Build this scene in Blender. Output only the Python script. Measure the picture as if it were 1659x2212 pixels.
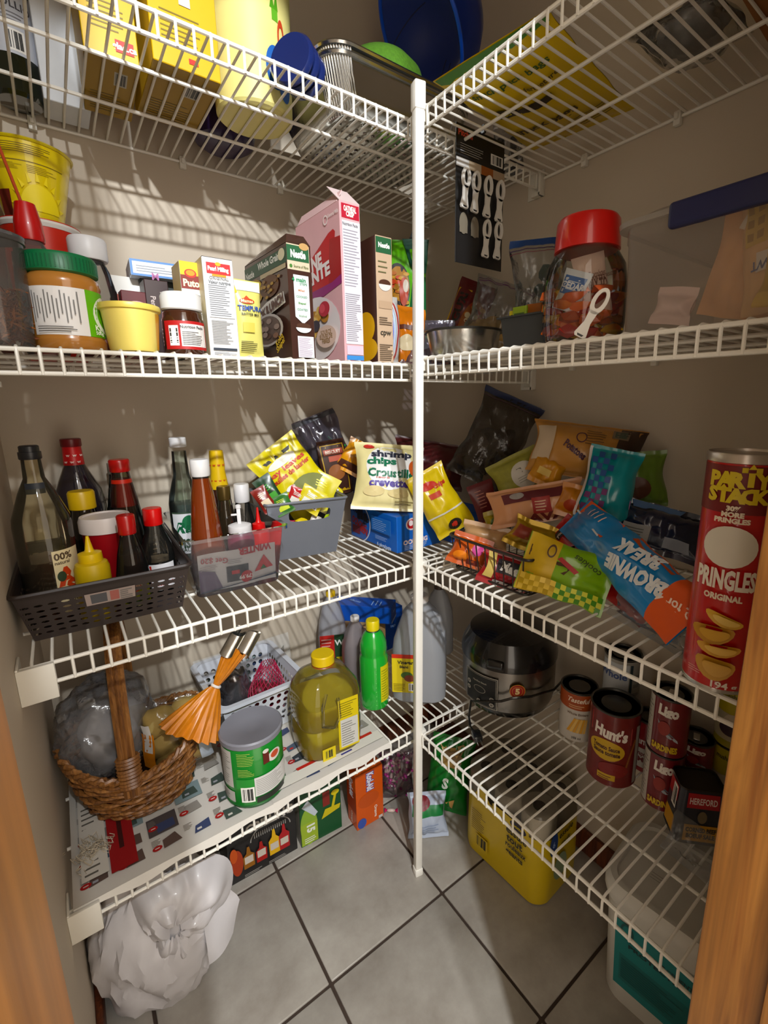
import bpy, bmesh, math, random
from mathutils import Vector, Matrix, Euler, noise
from mathutils.geometry import tessellate_polygon
scene = bpy.context.scene
for o in list(bpy.data.objects): bpy.data.objects.remove(o)
COL = scene.collection
rnd = random.Random(7)
pi = math.pi
# ------------------------------------------------------------------ camera (metres; back wall y=0, right wall x=0)
CAM = Vector((-1.0727, -1.3462, 1.3089))
AX_R = Vector((0.797004, -0.603921, -0.008007)); AX_U = Vector((0.134800, 0.164943, 0.977048)); AX_F = Vector((0.588739, 0.779791, -0.212869))
FPX, PPX, PPY, IW, IH = 1011.6, 70.39, -26.15, 1659, 2212
cd = bpy.data.cameras.new('camera'); cam = bpy.data.objects.new('camera', cd); COL.objects.link(cam)
cam.matrix_world = Matrix(((AX_R.x, AX_U.x, -AX_F.x, CAM.x), (AX_R.y, AX_U.y, -AX_F.y, CAM.y), (AX_R.z, AX_U.z, -AX_F.z, CAM.z), (0, 0, 0, 1)))
cd.sensor_fit = 'HORIZONTAL'; cd.sensor_width = 36; cd.lens = FPX / IW * 36; cd.shift_x = -PPX / IW; cd.shift_y = PPY / IW; cd.clip_start = .02
scene.camera = cam
# ------------------------------------------------------------------ world, lamps, exposure
scene.view_settings.view_transform = 'Standard'; scene.view_settings.look = 'None'
scene.view_settings.gamma = 1; scene.view_settings.use_curve_mapping = False
scene.view_settings.exposure = 0.26
w = bpy.data.worlds.new('world'); scene.world = w; w.use_nodes = True
w.node_tree.nodes['Background'].inputs[0].default_value = (1.0, .87, .72, 1); w.node_tree.nodes['Background'].inputs[1].default_value = 2.2
def point_lamp(name, loc, power, colr, size):
    ld = bpy.data.lights.new(name, 'POINT'); ld.energy = power; ld.color = colr; ld.shadow_soft_size = size
    o = bpy.data.objects.new(name, ld); COL.objects.link(o); o.location = loc; return o
point_lamp('kitchen_ceiling_bulb', (-1.2, -2.27, 2.42), 155, (.93, .97, 1), .024)
point_lamp('kitchen_ceiling_bulb', (-1.0, -2.27, 2.42), 62, (.93, .97, 1), .024)
try: scene.cycles.transparent_max_bounces = 32
except Exception: pass
# ------------------------------------------------------------------ pixel helpers (photo pixel -> place in the room)
def ray(u, v): return AX_F + AX_R * ((u - IW / 2 - PPX) / FPX) - AX_U * ((v - IH / 2 - PPY) / FPX)
def at(u, v, z): d = ray(u, v); return CAM + d * ((z - CAM.z) / d.z)
def aty(u, v, y): d = ray(u, v); return CAM + d * ((y - CAM.y) / d.y)
def atx(u, v, x): d = ray(u, v); return CAM + d * ((x - CAM.x) / d.x)
def proj(P):
    d = Vector(P) - CAM; k = d.dot(AX_F); return (IW / 2 + PPX + FPX * d.dot(AX_R) / k, IH / 2 + PPY - FPX * d.dot(AX_U) / k)
def bis(fn, lo, hi):
    s = fn(lo) > 0
    for _ in range(45):
        m = (lo + hi) / 2
        if (fn(m) > 0) == s: lo = m
        else: hi = m
    return lo
def coly(u, z, y): return Vector((bis(lambda x: proj((x, y, z))[0] - u, -1.3, .3), y, z))      # on shelf z, y behind lip, column u
def colx(u, z, x): return Vector((x, bis(lambda y: proj((x, y, z))[0] - u, -1.12, .1), z))
def zt(P, v): return bis(lambda z: proj((P[0], P[1], z))[1] - v, -.1, 2.9)
def mpp(P): return (Vector(P) - CAM).dot(AX_F) / FPX       # metres per pixel
def facing(P, off=0):
    d = CAM - Vector(P); return math.atan2(d.x, -d.y) + off
# ------------------------------------------------------------------ materials
MATS = {}
def lin(h):
    if not isinstance(h, str): return (h[0], h[1], h[2], 1)
    h = h.lstrip('#'); h = h if len(h) == 6 else ''.join(x * 2 for x in h); c = [int(h[i:i + 2], 16) / 255 for i in (0, 2, 4)]
    return tuple((x / 12.92 if x <= .04045 else ((x + .055) / 1.055) ** 2.4) for x in c) + (1,)
def vivid(h):
    c = lin(h); v = [x ** .86 for x in c[:3]]; L = .2126 * v[0] + .7152 * v[1] + .0722 * v[2]
    return tuple(min(.92, max(.002, L + (x - L) * 1.15)) for x in v) + (1,)
def newmat(name):
    m = bpy.data.materials.new(name); m.use_nodes = True; nt = m.node_tree
    return m, nt, nt.nodes, nt.nodes['Principled BSDF'], nt.links
def P(color, rough=.5, metal=0., var=.06, scale=30, bump=0., spec=.5, coat=0.):
    key = ('P', str(color), rough, metal, var, scale, bump, spec, coat)
    if key in MATS: return MATS[key]
    m, nt, n, b, l = newmat('paint_%d' % len(MATS)); c = vivid(color)
    b.inputs['Roughness'].default_value = rough; b.inputs['Metallic'].default_value = metal
    b.inputs['Specular IOR Level'].default_value = spec; b.inputs['Coat Weight'].default_value = coat
    if var or bump:
        tc = n.new('ShaderNodeTexCoord'); nz = n.new('ShaderNodeTexNoise'); nz.inputs['Scale'].default_value = scale; nz.inputs['Detail'].default_value = 4
        l.new(tc.outputs['Object'], nz.inputs['Vector'])
        mx = n.new('ShaderNodeMix'); mx.data_type = 'RGBA'; l.new(nz.outputs['Fac'], mx.inputs['Factor'])
        mx.inputs['A'].default_value = tuple(max(0, x * (1 - var)) for x in c[:3]) + (1,); mx.inputs['B'].default_value = tuple(min(1, x * (1 + var)) for x in c[:3]) + (1,)
        l.new(mx.outputs['Result'], b.inputs['Base Color'])
        if bump:
            bp = n.new('ShaderNodeBump'); bp.inputs['Strength'].default_value = bump; bp.inputs['Distance'].default_value = .002
            l.new(nz.outputs['Fac'], bp.inputs['Height']); l.new(bp.outputs['Normal'], b.inputs['Normal'])
    else: b.inputs['Base Color'].default_value = c
    MATS[key] = m; return m
def INK(color, rough=.45): return P(color, rough, 0, 0, 1)
def CLEAR(tint='#ffffff', body=.06, bodycol='#e8ecf0', rough=.08, ior=1.45, gloss=1.0, bump=0., scale=40):
    """thin clear plastic or glass: mostly see-through, Fresnel gloss, a little milky body"""
    key = ('C', tint, body, bodycol, rough, ior, gloss, bump, scale)
    if key in MATS: return MATS[key]
    m, nt, n, b, l = newmat('clear_%d' % len(MATS)); n.remove(b); out = n['Material Output']
    tr = n.new('ShaderNodeBsdfTransparent'); tr.inputs[0].default_value = lin(tint)
    df = n.new('ShaderNodeBsdfDiffuse'); df.inputs[0].default_value = lin(bodycol)
    tl = n.new('ShaderNodeBsdfTranslucent'); tl.inputs[0].default_value = lin(bodycol)
    ad = n.new('ShaderNodeMixShader'); ad.inputs[0].default_value = .5; l.new(df.outputs[0], ad.inputs[1]); l.new(tl.outputs[0], ad.inputs[2])
    m1 = n.new('ShaderNodeMixShader'); m1.inputs[0].default_value = body; l.new(tr.outputs[0], m1.inputs[1]); l.new(ad.outputs[0], m1.inputs[2])
    gl = n.new('ShaderNodeBsdfGlossy'); gl.inputs['Roughness'].default_value = rough
    fr = n.new('ShaderNodeFresnel'); fr.inputs[0].default_value = ior
    mu = n.new('ShaderNodeMath'); mu.operation = 'MULTIPLY'; mu.inputs[1].default_value = gloss; l.new(fr.outputs[0], mu.inputs[0])
    m2 = n.new('ShaderNodeMixShader'); l.new(mu.outputs[0], m2.inputs[0]); l.new(m1.outputs[0], m2.inputs[1]); l.new(gl.outputs[0], m2.inputs[2])
    if bump:
        tc = n.new('ShaderNodeTexCoord'); nz = n.new('ShaderNodeTexNoise'); nz.inputs['Scale'].default_value = scale; nz.inputs['Detail'].default_value = 5
        l.new(tc.outputs['Object'], nz.inputs['Vector']); bp = n.new('ShaderNodeBump'); bp.inputs['Strength'].default_value = bump; bp.inputs['Distance'].default_value = .01
        l.new(nz.outputs['Fac'], bp.inputs['Height'])
        for s in (gl, fr, df): l.new(bp.outputs['Normal'], s.inputs['Normal'])
    l.new(m2.outputs[0], out.inputs[0]); MATS[key] = m; return m
def GLASS(tint='#f4f8f4'): return CLEAR(tint, .02, '#dfe8e2', .03, 1.5)
def wood_mat(name, c1, c2, scale=1.0, rough=.45):
    m, nt, n, b, l = newmat(name); tc = n.new('ShaderNodeTexCoord'); mp = n.new('ShaderNodeMapping'); mp.inputs['Scale'].default_value = (26 * scale, 26 * scale, 1.6 * scale)
    l.new(tc.outputs['Object'], mp.inputs[0]); nz = n.new('ShaderNodeTexNoise'); nz.inputs['Scale'].default_value = 2.2; nz.inputs['Detail'].default_value = 6; nz.inputs['Distortion'].default_value = 1.2
    l.new(mp.outputs[0], nz.inputs['Vector']); cr = n.new('ShaderNodeValToRGB'); cr.color_ramp.elements[0].position = .33; cr.color_ramp.elements[1].position = .68
    cr.color_ramp.elements[0].color = lin(c1); cr.color_ramp.elements[1].color = lin(c2); l.new(nz.outputs['Fac'], cr.inputs[0])
    n2 = n.new('ShaderNodeTexNoise'); n2.inputs['Scale'].default_value = 1; mp2 = n.new('ShaderNodeMapping'); mp2.inputs['Scale'].default_value = (260, 260, 6); l.new(tc.outputs['Object'], mp2.inputs[0]); l.new(mp2.outputs[0], n2.inputs['Vector'])
    mx = n.new('ShaderNodeMix'); mx.data_type = 'RGBA'; mx.blend_type = 'MULTIPLY'; mx.inputs['Factor'].default_value = .75
    l.new(cr.outputs[0], mx.inputs['A']); l.new(n2.outputs['Fac'], mx.inputs['B'])
    g = n.new('ShaderNodeGamma'); g.inputs[1].default_value = .8; l.new(mx.outputs['Result'], g.inputs[0])
    l.new(g.outputs[0], b.inputs['Base Color']); b.inputs['Roughness'].default_value = rough
    bp = n.new('ShaderNodeBump'); bp.inputs['Strength'].default_value = .15; bp.inputs['Distance'].default_value = .001; l.new(nz.outputs['Fac'], bp.inputs['Height']); l.new(bp.outputs['Normal'], b.inputs['Normal'])
    return m
def wall_mat(name, c):
    m, nt, n, b, l = newmat(name); tc = n.new('ShaderNodeTexCoord'); nz = n.new('ShaderNodeTexNoise'); nz.inputs['Scale'].default_value = 140; nz.inputs['Detail'].default_value = 3
    l.new(tc.outputs['Object'], nz.inputs['Vector']); bp = n.new('ShaderNodeBump'); bp.inputs['Strength'].default_value = .12; bp.inputs['Distance'].default_value = .002
    l.new(nz.outputs['Fac'], bp.inputs['Height']); l.new(bp.outputs['Normal'], b.inputs['Normal'])
    n2 = n.new('ShaderNodeTexNoise'); n2.inputs['Scale'].default_value = 3; l.new(tc.outputs['Object'], n2.inputs['Vector'])
    mx = n.new('ShaderNodeMix'); mx.data_type = 'RGBA'; c = lin(c); mx.inputs['A'].default_value = tuple(x * .95 for x in c[:3]) + (1,); mx.inputs['B'].default_value = c
    l.new(n2.outputs['Fac'], mx.inputs['Factor']); l.new(mx.outputs['Result'], b.inputs['Base Color']); b.inputs['Roughness'].default_value = .7
    return m
# ------------------------------------------------------------------ object helpers
def link(o, parent=None):
    COL.objects.link(o)
    if parent is not None: o.parent = parent
    return o
def tag(o, label, cat, group=None, kind=None):
    o['label'] = label; o['category'] = cat
    if group: o['group'] = group
    if kind: o['kind'] = kind
    return o
def thing(name, label, cat, loc=(0, 0, 0), rot=0, group=None):
    o = bpy.data.objects.new(name, None); o.empty_display_size = .02; COL.objects.link(o); o.location = loc
    o.rotation_euler = (0, 0, rot) if not hasattr(rot, '__len__') else rot
    return tag(o, label, cat, group)
class MB:
    """collects faces, becomes one mesh object"""
    def __init__(s): s.V = []; s.F = []; s.I = []; s.M = []
    def mi(s, m):
        if m not in s.M: s.M.append(m)
        return s.M.index(m)
    def add(s, V, F, m):
        k = len(s.V); i = s.mi(m); s.V += [tuple(v) for v in V]; s.F += [tuple(a + k for a in f) for f in F]; s.I += [i] * len(F); return s
    def box(s, x0, x1, y0, y1, z0, z1, m, M=None):
        V = [Vector((x, y, z)) for z in (z0, z1) for y in (y0, y1) for x in (x0, x1)]
        if M is not None: V = [M @ v for v in V]
        return s.add(V, [(0, 2, 3, 1), (4, 5, 7, 6), (0, 1, 5, 4), (2, 6, 7, 3), (0, 4, 6, 2), (1, 3, 7, 5)], m)
    def bbox(s, x0, x1, y0, y1, z0, z1, m, r=.003, seg=2, M=None):
        bm = bmesh.new(); bmesh.ops.create_cube(bm, size=1)
        for v in bm.verts: v.co = Vector(((x0 + x1) / 2 + v.co.x * (x1 - x0), (y0 + y1) / 2 + v.co.y * (y1 - y0), (z0 + z1) / 2 + v.co.z * (z1 - z0)))
        bmesh.ops.bevel(bm, geom=bm.edges[:], offset=r, segments=seg, affect='EDGES', profile=.5)
        bm.verts.index_update(); V = [v.co.copy() for v in bm.verts]
        if M is not None: V = [M @ v for v in V]
        s.add(V, [tuple(v.index for v in f.verts) for f in bm.faces], m); bm.free(); return s
    def lathe(s, prof, m, seg=28, cx=0, cy=0, cap0=True, cap1=True, sq=None, M=None):
        V = []; F = []
        for r, z in prof:
            for k in range(seg):
                a = 2 * pi * k / seg; c, sn = math.cos(a), math.sin(a); rr = r
                if sq: rr = r * sq(a, z)
                V.append(Vector((cx + rr * c, cy + rr * sn, z)))
        for i in range(len(prof) - 1):
            for k in range(seg):
                k2 = (k + 1) % seg; F.append((i * seg + k, i * seg + k2, (i + 1) * seg + k2, (i + 1) * seg + k))
        if cap0: F.append(tuple(range(seg - 1, -1, -1)))
        if cap1: b = (len(prof) - 1) * seg; F.append(tuple(b + k for k in range(seg)))
        if M is not None: V = [M @ v for v in V]
        return s.add(V, F, m)
    def tube(s, pts, r, m, seg=6, cap=True, rr=None):
        pts = [Vector(p) for p in pts]; V = []; F = []; up = None
        for i, p in enumerate(pts):
            t = (pts[min(i + 1, len(pts) - 1)] - pts[max(i - 1, 0)]); t = t.normalized() if t.length > 1e-9 else Vector((0, 0, 1))
            if up is None: up = Vector((0, 0, 1)) if abs(t.z) < .9 else Vector((1, 0, 0))
            a = t.cross(up); a = a.normalized() if a.length > 1e-6 else t.orthogonal().normalized(); b = t.cross(a).normalized(); up = a.cross(t)
            q = rr[i] if rr else r
            for k in range(seg): an = 2 * pi * k / seg; V.append(p + a * (q * math.cos(an)) + b * (q * math.sin(an)))
        for i in range(len(pts) - 1):
            for k in range(seg): k2 = (k + 1) % seg; F.append((i * seg + k, i * seg + k2, (i + 1) * seg + k2, (i + 1) * seg + k))
        if cap: F.append(tuple(range(seg - 1, -1, -1))); b = (len(pts) - 1) * seg; F.append(tuple(b + k for k in range(seg)))
        return s.add(V, F, m)
    def grid(s, fn, nu, nv, m, flip=False, closeu=False):
        V = [fn(i / nu, j / nv) for j in range(nv + 1) for i in range(nu + (0 if closeu else 1))]; q = nu if closeu else nu + 1; F = []
        for j in range(nv):
            for i in range(nu):
                i2 = (i + 1) % q; f = (j * q + i, j * q + i2, (j + 1) * q + i2, (j + 1) * q + i); F.append(f[::-1] if flip else f)
        return s.add(V, F, m)
    def build(s, name, parent=None, smooth=True, ang=40, loc=None, rot=None):
        me = bpy.data.meshes.new(name); me.from_pydata(s.V, [], s.F)
        for m in s.M: me.materials.append(m)
        me.polygons.foreach_set('material_index', s.I); me.polygons.foreach_set('use_smooth', [smooth] * len(s.F)); me.update()
        if smooth: me.set_sharp_from_angle(angle=math.radians(ang))
        o = bpy.data.objects.new(name, me); link(o, parent)
        if loc is not None: o.location = loc
        if rot is not None: o.rotation_euler = rot
        return o
def ico(r, seed, jit=.15, sub=2, sc=(1, 1, 1)):
    bm = bmesh.new(); bmesh.ops.create_icosphere(bm, subdivisions=sub, radius=1); bm.verts.index_update()
    V = [Vector((v.co.x * sc[0], v.co.y * sc[1], v.co.z * sc[2])) * r * (1 + jit * noise.noise(v.co * 1.7 + Vector((seed * 3.1, seed, -seed)))) for v in bm.verts]
    F = [tuple(v.index for v in f.verts) for f in bm.faces]; bm.free(); return V, F
# ------------------------------------------------------------------ flat print on surfaces
FONT = {}
def glyphs(txt, bold):
    k = (txt, bold)
    if k not in FONT:
        cu = bpy.data.curves.new('t', 'FONT'); cu.body = txt; cu.size = 1; cu.resolution_u = 2; cu.offset = bold; cu.fill_mode = 'FRONT'
        o = bpy.data.objects.new('t', cu); COL.objects.link(o); bpy.context.view_layer.update(); me = bpy.data.meshes.new_from_object(o)
        V = [(v.co.x, v.co.y) for v in me.vertices]; F = [tuple(p.vertices) for p in me.polygons]
        bpy.data.objects.remove(o); bpy.data.curves.remove(cu); bpy.data.meshes.remove(me)
        xs = [v[0] for v in V] or [0, 1]; FONT[k] = (V, F, min(xs), max(xs))
    return FONT[k]
class Print(MB):
    """ink on a surface: mp(u, v, e) -> point at (u, v) metres on the surface, e off it"""
    def __init__(s, mp, curved=False, e0=.0004, de=.0002): super().__init__(); s.mp = mp; s.cv = curved; s.e = e0; s.de = de; s.cuts = []
    def nx(s): s.e += s.de; s.cuts.append((len(s.V), len(s.F))); return s.e
    def rect(s, u0, v0, u1, v1, c, step=.007):
        e = s.nx(); nu = max(1, int(abs(u1 - u0) / step)) if s.cv else 1; nv = max(1, int(abs(v1 - v0) / step)) if s.cv == 2 else 1
        s.grid(lambda a, b: s.mp(u0 + (u1 - u0) * a, v0 + (v1 - v0) * b, e), nu, nv, c if not isinstance(c, str) else INK(c)); return s
    def ell(s, cu, cv, ru, rv, c, seg=24, a0=0, a1=2 * pi, r0=0.):
        e = s.nx(); nr = 3 if s.cv else 1
        s.grid(lambda a, b: s.mp(cu + ru * (r0 + (1 - r0) * b) * math.cos(a0 + (a1 - a0) * a), cv + rv * (r0 + (1 - r0) * b) * math.sin(a0 + (a1 - a0) * a), e), seg, nr, c if not isinstance(c, str) else INK(c)); return s
    def poly(s, pts, c):
        e = s.nx(); T = tessellate_polygon([[Vector((p[0], p[1], 0)) for p in pts]]); V = [s.mp(p[0], p[1], e) for p in pts]
        F = []
        for t in T:
            a, b, d = (Vector((pts[i][0], pts[i][1])) for i in t); cr = (b - a).x * (d - a).y - (b - a).y * (d - a).x; F.append(t if cr > 0 else t[::-1])
        s.add(V, F, c if not isinstance(c, str) else INK(c)); return s
    def text(s, t, u, v, h, c, w=None, rot=0, bold=.02, al=.5, shear=0):
        """h: cap height, w: total width (squeezed to fit), anchored at its middle"""
        V, F, x0, x1 = glyphs(t, bold); e = s.nx(); sc = h / .69; sx = sc if w is None else w / max(1e-6, x1 - x0); co, si = math.cos(rot), math.sin(rot); Q = []
        for x, y in V:
            X = (x - x0 - (x1 - x0) * al) * sx + shear * (y - .34) * sc; Y = (y - .34) * sc; Q.append(s.mp(u + X * co - Y * si, v + X * si + Y * co, e))
        return s.add(Q, F, c if not isinstance(c, str) else INK(c))
    def lines(s, u0, v0, u1, v1, n, c, seed=1, fill=.45):
        r = random.Random(seed); h = (v1 - v0) / n; e = s.nx()
        for k in range(n):
            ue = u0 + (u1 - u0) * r.uniform(.6, 1); vv = v0 + h * k; nu = max(1, int(abs(ue - u0) / .007)) if s.cv else 1
            s.grid(lambda a, b: s.mp(u0 + (ue - u0) * a, vv + h * fill * b, e), nu, 1, c if not isinstance(c, str) else INK(c))
        return s
    def barcode(s, u0, v0, u1, v1, vert=False, seed=3, bg='#e9e6df'):
        s.rect(u0, v0, u1, v1, bg); r = random.Random(seed); e = s.nx(); m = INK('#15130f'); q = (u1 - u0) * .08; p = (v1 - v0) * .1; n = 22
        for k in range(n):
            if r.random() < .42: continue
            if vert: a = v0 + p + (v1 - v0 - 2 * p) * k / n; b = a + (v1 - v0 - 2 * p) / n * .9; s.grid(lambda x, y: s.mp(u0 + q + (u1 - u0 - 2 * q) * x, a + (b - a) * y, e), 1, 1, m)
            else: a = u0 + q + (u1 - u0 - 2 * q) * k / n; b = a + (u1 - u0 - 2 * q) / n * .9; s.grid(lambda x, y: s.mp(a + (b - a) * x, v0 + p + (v1 - v0 - 2 * p) * y, e), 1, 1, m)
        return s
    def done(s, parent, name='print'):
        if 1 < len(s.cuts) <= 5:            # a few big patches: each its own part
            C_ = s.cuts + [(len(s.V), len(s.F))]; o = None
            for (v0, f0), (v1, f1) in zip(C_, C_[1:]):
                if f1 == f0: continue
                q = MB(); q.V = s.V[v0:v1]; q.F = [tuple(i - v0 for i in f) for f in s.F[f0:f1]]; q.M = [s.M[s.I[f0]]]; q.I = [0] * (f1 - f0); o = q.build(name, parent, smooth=bool(s.cv), ang=60)
            return o
        return s.build(name, parent, smooth=bool(s.cv), ang=60)
def cyl(rf, cx=0, cy=0):
    """map for a turned body: u = arc length from the front (local -Y), v = height, rf(v) = radius"""
    def mp(u, v, e):
        r = rf(v) if callable(rf) else rf; a = u / r - pi / 2; return Vector((cx + (r + e) * math.cos(a), cy + (r + e) * math.sin(a), v))
    return mp
def prof_r(prof):
    def f(z):
        for (r0, z0), (r1, z1) in zip(prof, prof[1:]):
            if z0 <= z <= z1 and z1 > z0: return r0 + (r1 - r0) * (z - z0) / (z1 - z0)
        return prof[0][0] if z < prof[0][1] else prof[-1][0]
    return f
def front(y): return lambda u, v, e: Vector((u, y - e, v))
def back_(y): return lambda u, v, e: Vector((-u, y + e, v))
def side_r(x): return lambda u, v, e: Vector((x + e, u, v))       # +X face, u runs along +Y
def side_l(x): return lambda u, v, e: Vector((x - e, -u, v))
def top_(z): return lambda u, v, e: Vector((u, v, z + e))
def bot_(z): return lambda u, v, e: Vector((u, -v, z - e))
# ------------------------------------------------------------------ the room shell
ZL = (1.8692, 1.3859, .9102, .4428); ZR = (1.8574, 1.3956, .9302, .4636); D = .4633; A = .4336; LX = -1.175; YF = -1.222; S = .332
m_wall = wall_mat('wall_paint', '#c6b9a6'); m_white = P('#e6e2d8', .35, var=.03); m_bracket = P('#d9d5ca', .4, var=.03)
m_wood = wood_mat('oak_stain', '#6a3408', '#9a5c1c'); m_base = wood_mat('base_stain', '#4a1d0d', '#7a3516', 1.5)
def struct(mb, name, smooth=False, **k): o = mb.build(name, None, smooth=smooth, **k); o['kind'] = 'structure'; return o
struct(MB().box(-1.3, .12, 0, .1, -.05, 2.6, m_wall), 'wall_back')
struct(MB().box(0, .1, YF, 0, -.05, 2.6, m_wall), 'wall_right')
struct(MB().box(LX - .1, LX, YF, 0, -.05, 2.6, m_wall), 'wall_left')
struct(MB().box(-1.3, .12, -1.33, .1, 2.6, 2.68, m_wall), 'ceiling')
mb = MB(); mb.box(-.638, .12, -1.33, YF - .01, -.05, 2.6, m_wall); mb.box(-2.0, -1.112, -1.33, YF, -.05, 2.6, m_wall); mb.box(-1.112, -.638, -1.33, YF, 2.24, 2.6, m_wall)
struct(mb, 'wall_front')
def jamb(name, x0, x1, s):
    mb = MB(); mb.bbox(x0, x1, -1.335, YF - (.010 if s < 0 else 0), 0, 2.24, m_wood, .003)
    xa, xb = (x1 - .001, x1 + .010) if s > 0 else (x0 - .010, x0 + .001)
    mb.bbox(xa, xb, -1.335, -1.285, 0, 2.2, m_wood, .003); return struct(mb, name, True)
jamb('trim_1', -1.112, -1.0908, 1); jamb('trim_2', -.66, -.6375, -1)
# baseboards
def baseb(name, x0, x1, y0, y1): return struct(MB().bbox(x0, x1, y0, y1, 0, .075, m_base, .004), name, True)
baseb('baseboard_back', LX, 0, -.013, 0); baseb('baseboard_right', -.013, 0, YF, -.013); baseb('baseboard_left', LX, LX + .013, YF, -.013)
# floor: grout bed, tiles as pieces
m_grout = P('#2c211a', .9, var=.25, scale=60)
m_tile, nt, n, b, l = newmat('tile_ceramic'); tc = n.new('ShaderNodeTexCoord')
n1 = n.new('ShaderNodeTexNoise'); n1.inputs['Scale'].default_value = 7; n1.inputs['Detail'].default_value = 8; n1.inputs['Roughness'].default_value = .65; geo = n.new('ShaderNodeNewGeometry'); l.new(geo.outputs['Position'], n1.inputs['Vector'])
cr = n.new('ShaderNodeValToRGB'); cr.color_ramp.elements[0].position = .3; cr.color_ramp.elements[0].color = lin('#8b8379'); cr.color_ramp.elements[1].position = .72; cr.color_ramp.elements[1].color = lin('#aea89e')
l.new(n1.outputs['Fac'], cr.inputs[0]); l.new(cr.outputs[0], b.inputs['Base Color']); b.inputs['Roughness'].default_value = .42
n2 = n.new('ShaderNodeTexNoise'); n2.inputs['Scale'].default_value = 40; n2.inputs['Detail'].default_value = 6; l.new(geo.outputs['Position'], n2.inputs['Vector'])
bp = n.new('ShaderNodeBump'); bp.inputs['Strength'].default_value = .12; bp.inputs['Distance'].default_value = .002; l.new(n2.outputs['Fac'], bp.inputs['Height']); l.new(bp.outputs['Normal'], b.inputs['Normal'])
floor = struct(MB().box(-2.2, .6, -2.6, .02, -.06, -.004, m_grout), 'floor')
TX, TY = -.4146, -.5748; full = None
for i in range(-5, 3):
    for j in range(-4, 3):
        x0, x1, y0, y1 = TX + i * S + .0035, TX + (i + 1) * S - .0035, TY + (j - 1) * S + .0035, TY + j * S - .0035
        if y1 > YF: x0, x1 = max(x0, LX), min(x1, 0)
        y1 = min(y1, 0)
        if x1 - x0 < .01 or y1 - y0 < .01: continue
        MB().bbox(x0, x1, y0, y1, -.012, 0, m_tile, .0025).build('tile', floor, ang=60)
# ------------------------------------------------------------------ wire shelves
WR = .0024; RR = .0034; LIP = .0383; PITCH = .0253
def wire_mesh(depth, name):
    mb = MB(); mb.tube([(0, 0, -.001), (0, -depth + .006, -.001), (0, -depth - .001, -.004), (0, -depth - .003, -.010), (0, -depth - .002, -LIP - .002)], WR, m_white, 6)
    o = mb.build('wire', None); me = o.data; bpy.data.objects.remove(o); return me
def shelf(name, label, length, depth, loc, rot, mids, clips):
    t = thing(name, label, 'shelf', loc, rot, 'white wire pantry shelves'); me = wire_mesh(depth, name)
    n = int(length / PITCH); off = (length - (n - 1) * PITCH) / 2
    for k in range(n):
        o = bpy.data.objects.new('wire', me); link(o, t); o.location = (off + k * PITCH, 0, 0)
    for y, z in [(-depth, -.0055), (-depth, -LIP), (-.004, -.006)] + [(-depth * q, -.0062) for q in mids]:
        MB().tube([(0, y, z), (length, y, z)], RR, m_white, 8).build('rail', t)
    for x in clips:
        mb = MB(); mb.bbox(x - .007, x + .007, -.012, 0.0, -.022, .004, m_bracket, .002); mb.bbox(x - .004, x + .004, -.018, -.008, -.012, -.002, m_bracket, .002); mb.build('wall_clip', t)
    return t
nm = ('top', 'second', 'third', 'lowest')
for i in range(4):
    shelf('wire_shelf', '%s wire shelf counted from above, along the wall left of the white post' % nm[i], 1.171, D, (-1.172, 0, ZL[i]), 0, (.36, .68), (.14, .42, .66, .9))
    t = shelf('wire_shelf', '%s wire shelf counted from above, along the wall right of the white post' % nm[i], .735, A - .004, (0, -.478, ZR[i]), -pi / 2, (.36, .68), (.12, .33, .62))
# end brackets (plastic cups on the walls)
def bracket(name, label, x, y, z, sx):
    t = thing(name, label, 'shelf bracket', (x, y, z), 0, 'white shelf end brackets'); s = sx; W = .047 if sx > 0 else .019
    def bx(mb, a, b, *r): mb.bbox(min(a * s, b * s), max(a * s, b * s), *r); return mb
    mb = MB(); bx(mb, .0002, .004, -.016, .035, -.058, .004, m_bracket, .0015); bx(mb, .0002, W, -.016, .012, -.058, -.050, m_bracket, .001); mb.build('plate', t)
    mb = MB(); bx(mb, .0002, W, -.017, -.010, -.058, .001 if sx > 0 else -.0075, m_bracket, .001); mb.build('front_cover', t)
for i in range(4):
    bracket('shelf_bracket', 'white plastic bracket at the left end of the %s left-hand shelf' % nm[i], LX, -D, ZL[i], 1)
    bracket('shelf_bracket', 'white plastic bracket on the right wall under the %s left-hand shelf' % nm[i], 0, -D, ZL[i], -1)
# support post
PB, PT = Vector((-.4346, -.4924, 0)), Vector((-.4427, -.5275, 1.885))
t = thing('support_post', 'tall white square post standing where the two shelf runs meet', 'post', PB)
d = (PT - PB); Mx = Matrix.Rotation(math.atan2(-d.y, d.z), 4, 'X') @ Matrix.Rotation(math.atan2(d.x, d.z), 4, 'Y') @ Matrix.Rotation(math.radians(-12), 4, 'Z')
MB().bbox(-.0095, .0095, -.0095, .0095, .012, 1.87, m_white, .002, M=Mx).build('pole', t)
MB().bbox(-.0115, .0115, -.0115, .0115, 1.845, 1.892, m_white, .003, M=Mx).build('cap', t)
MB().bbox(-.0115, .0115, -.0115, .0115, 0, .024, m_white, .003, M=Mx).build('foot', t)
for z in ZR:
    o = MB().bbox(-.004, .022, -.006, .02, z - .03, z + .002, m_white, .002, M=Mx); o.build('shelf_hook', t)
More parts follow.
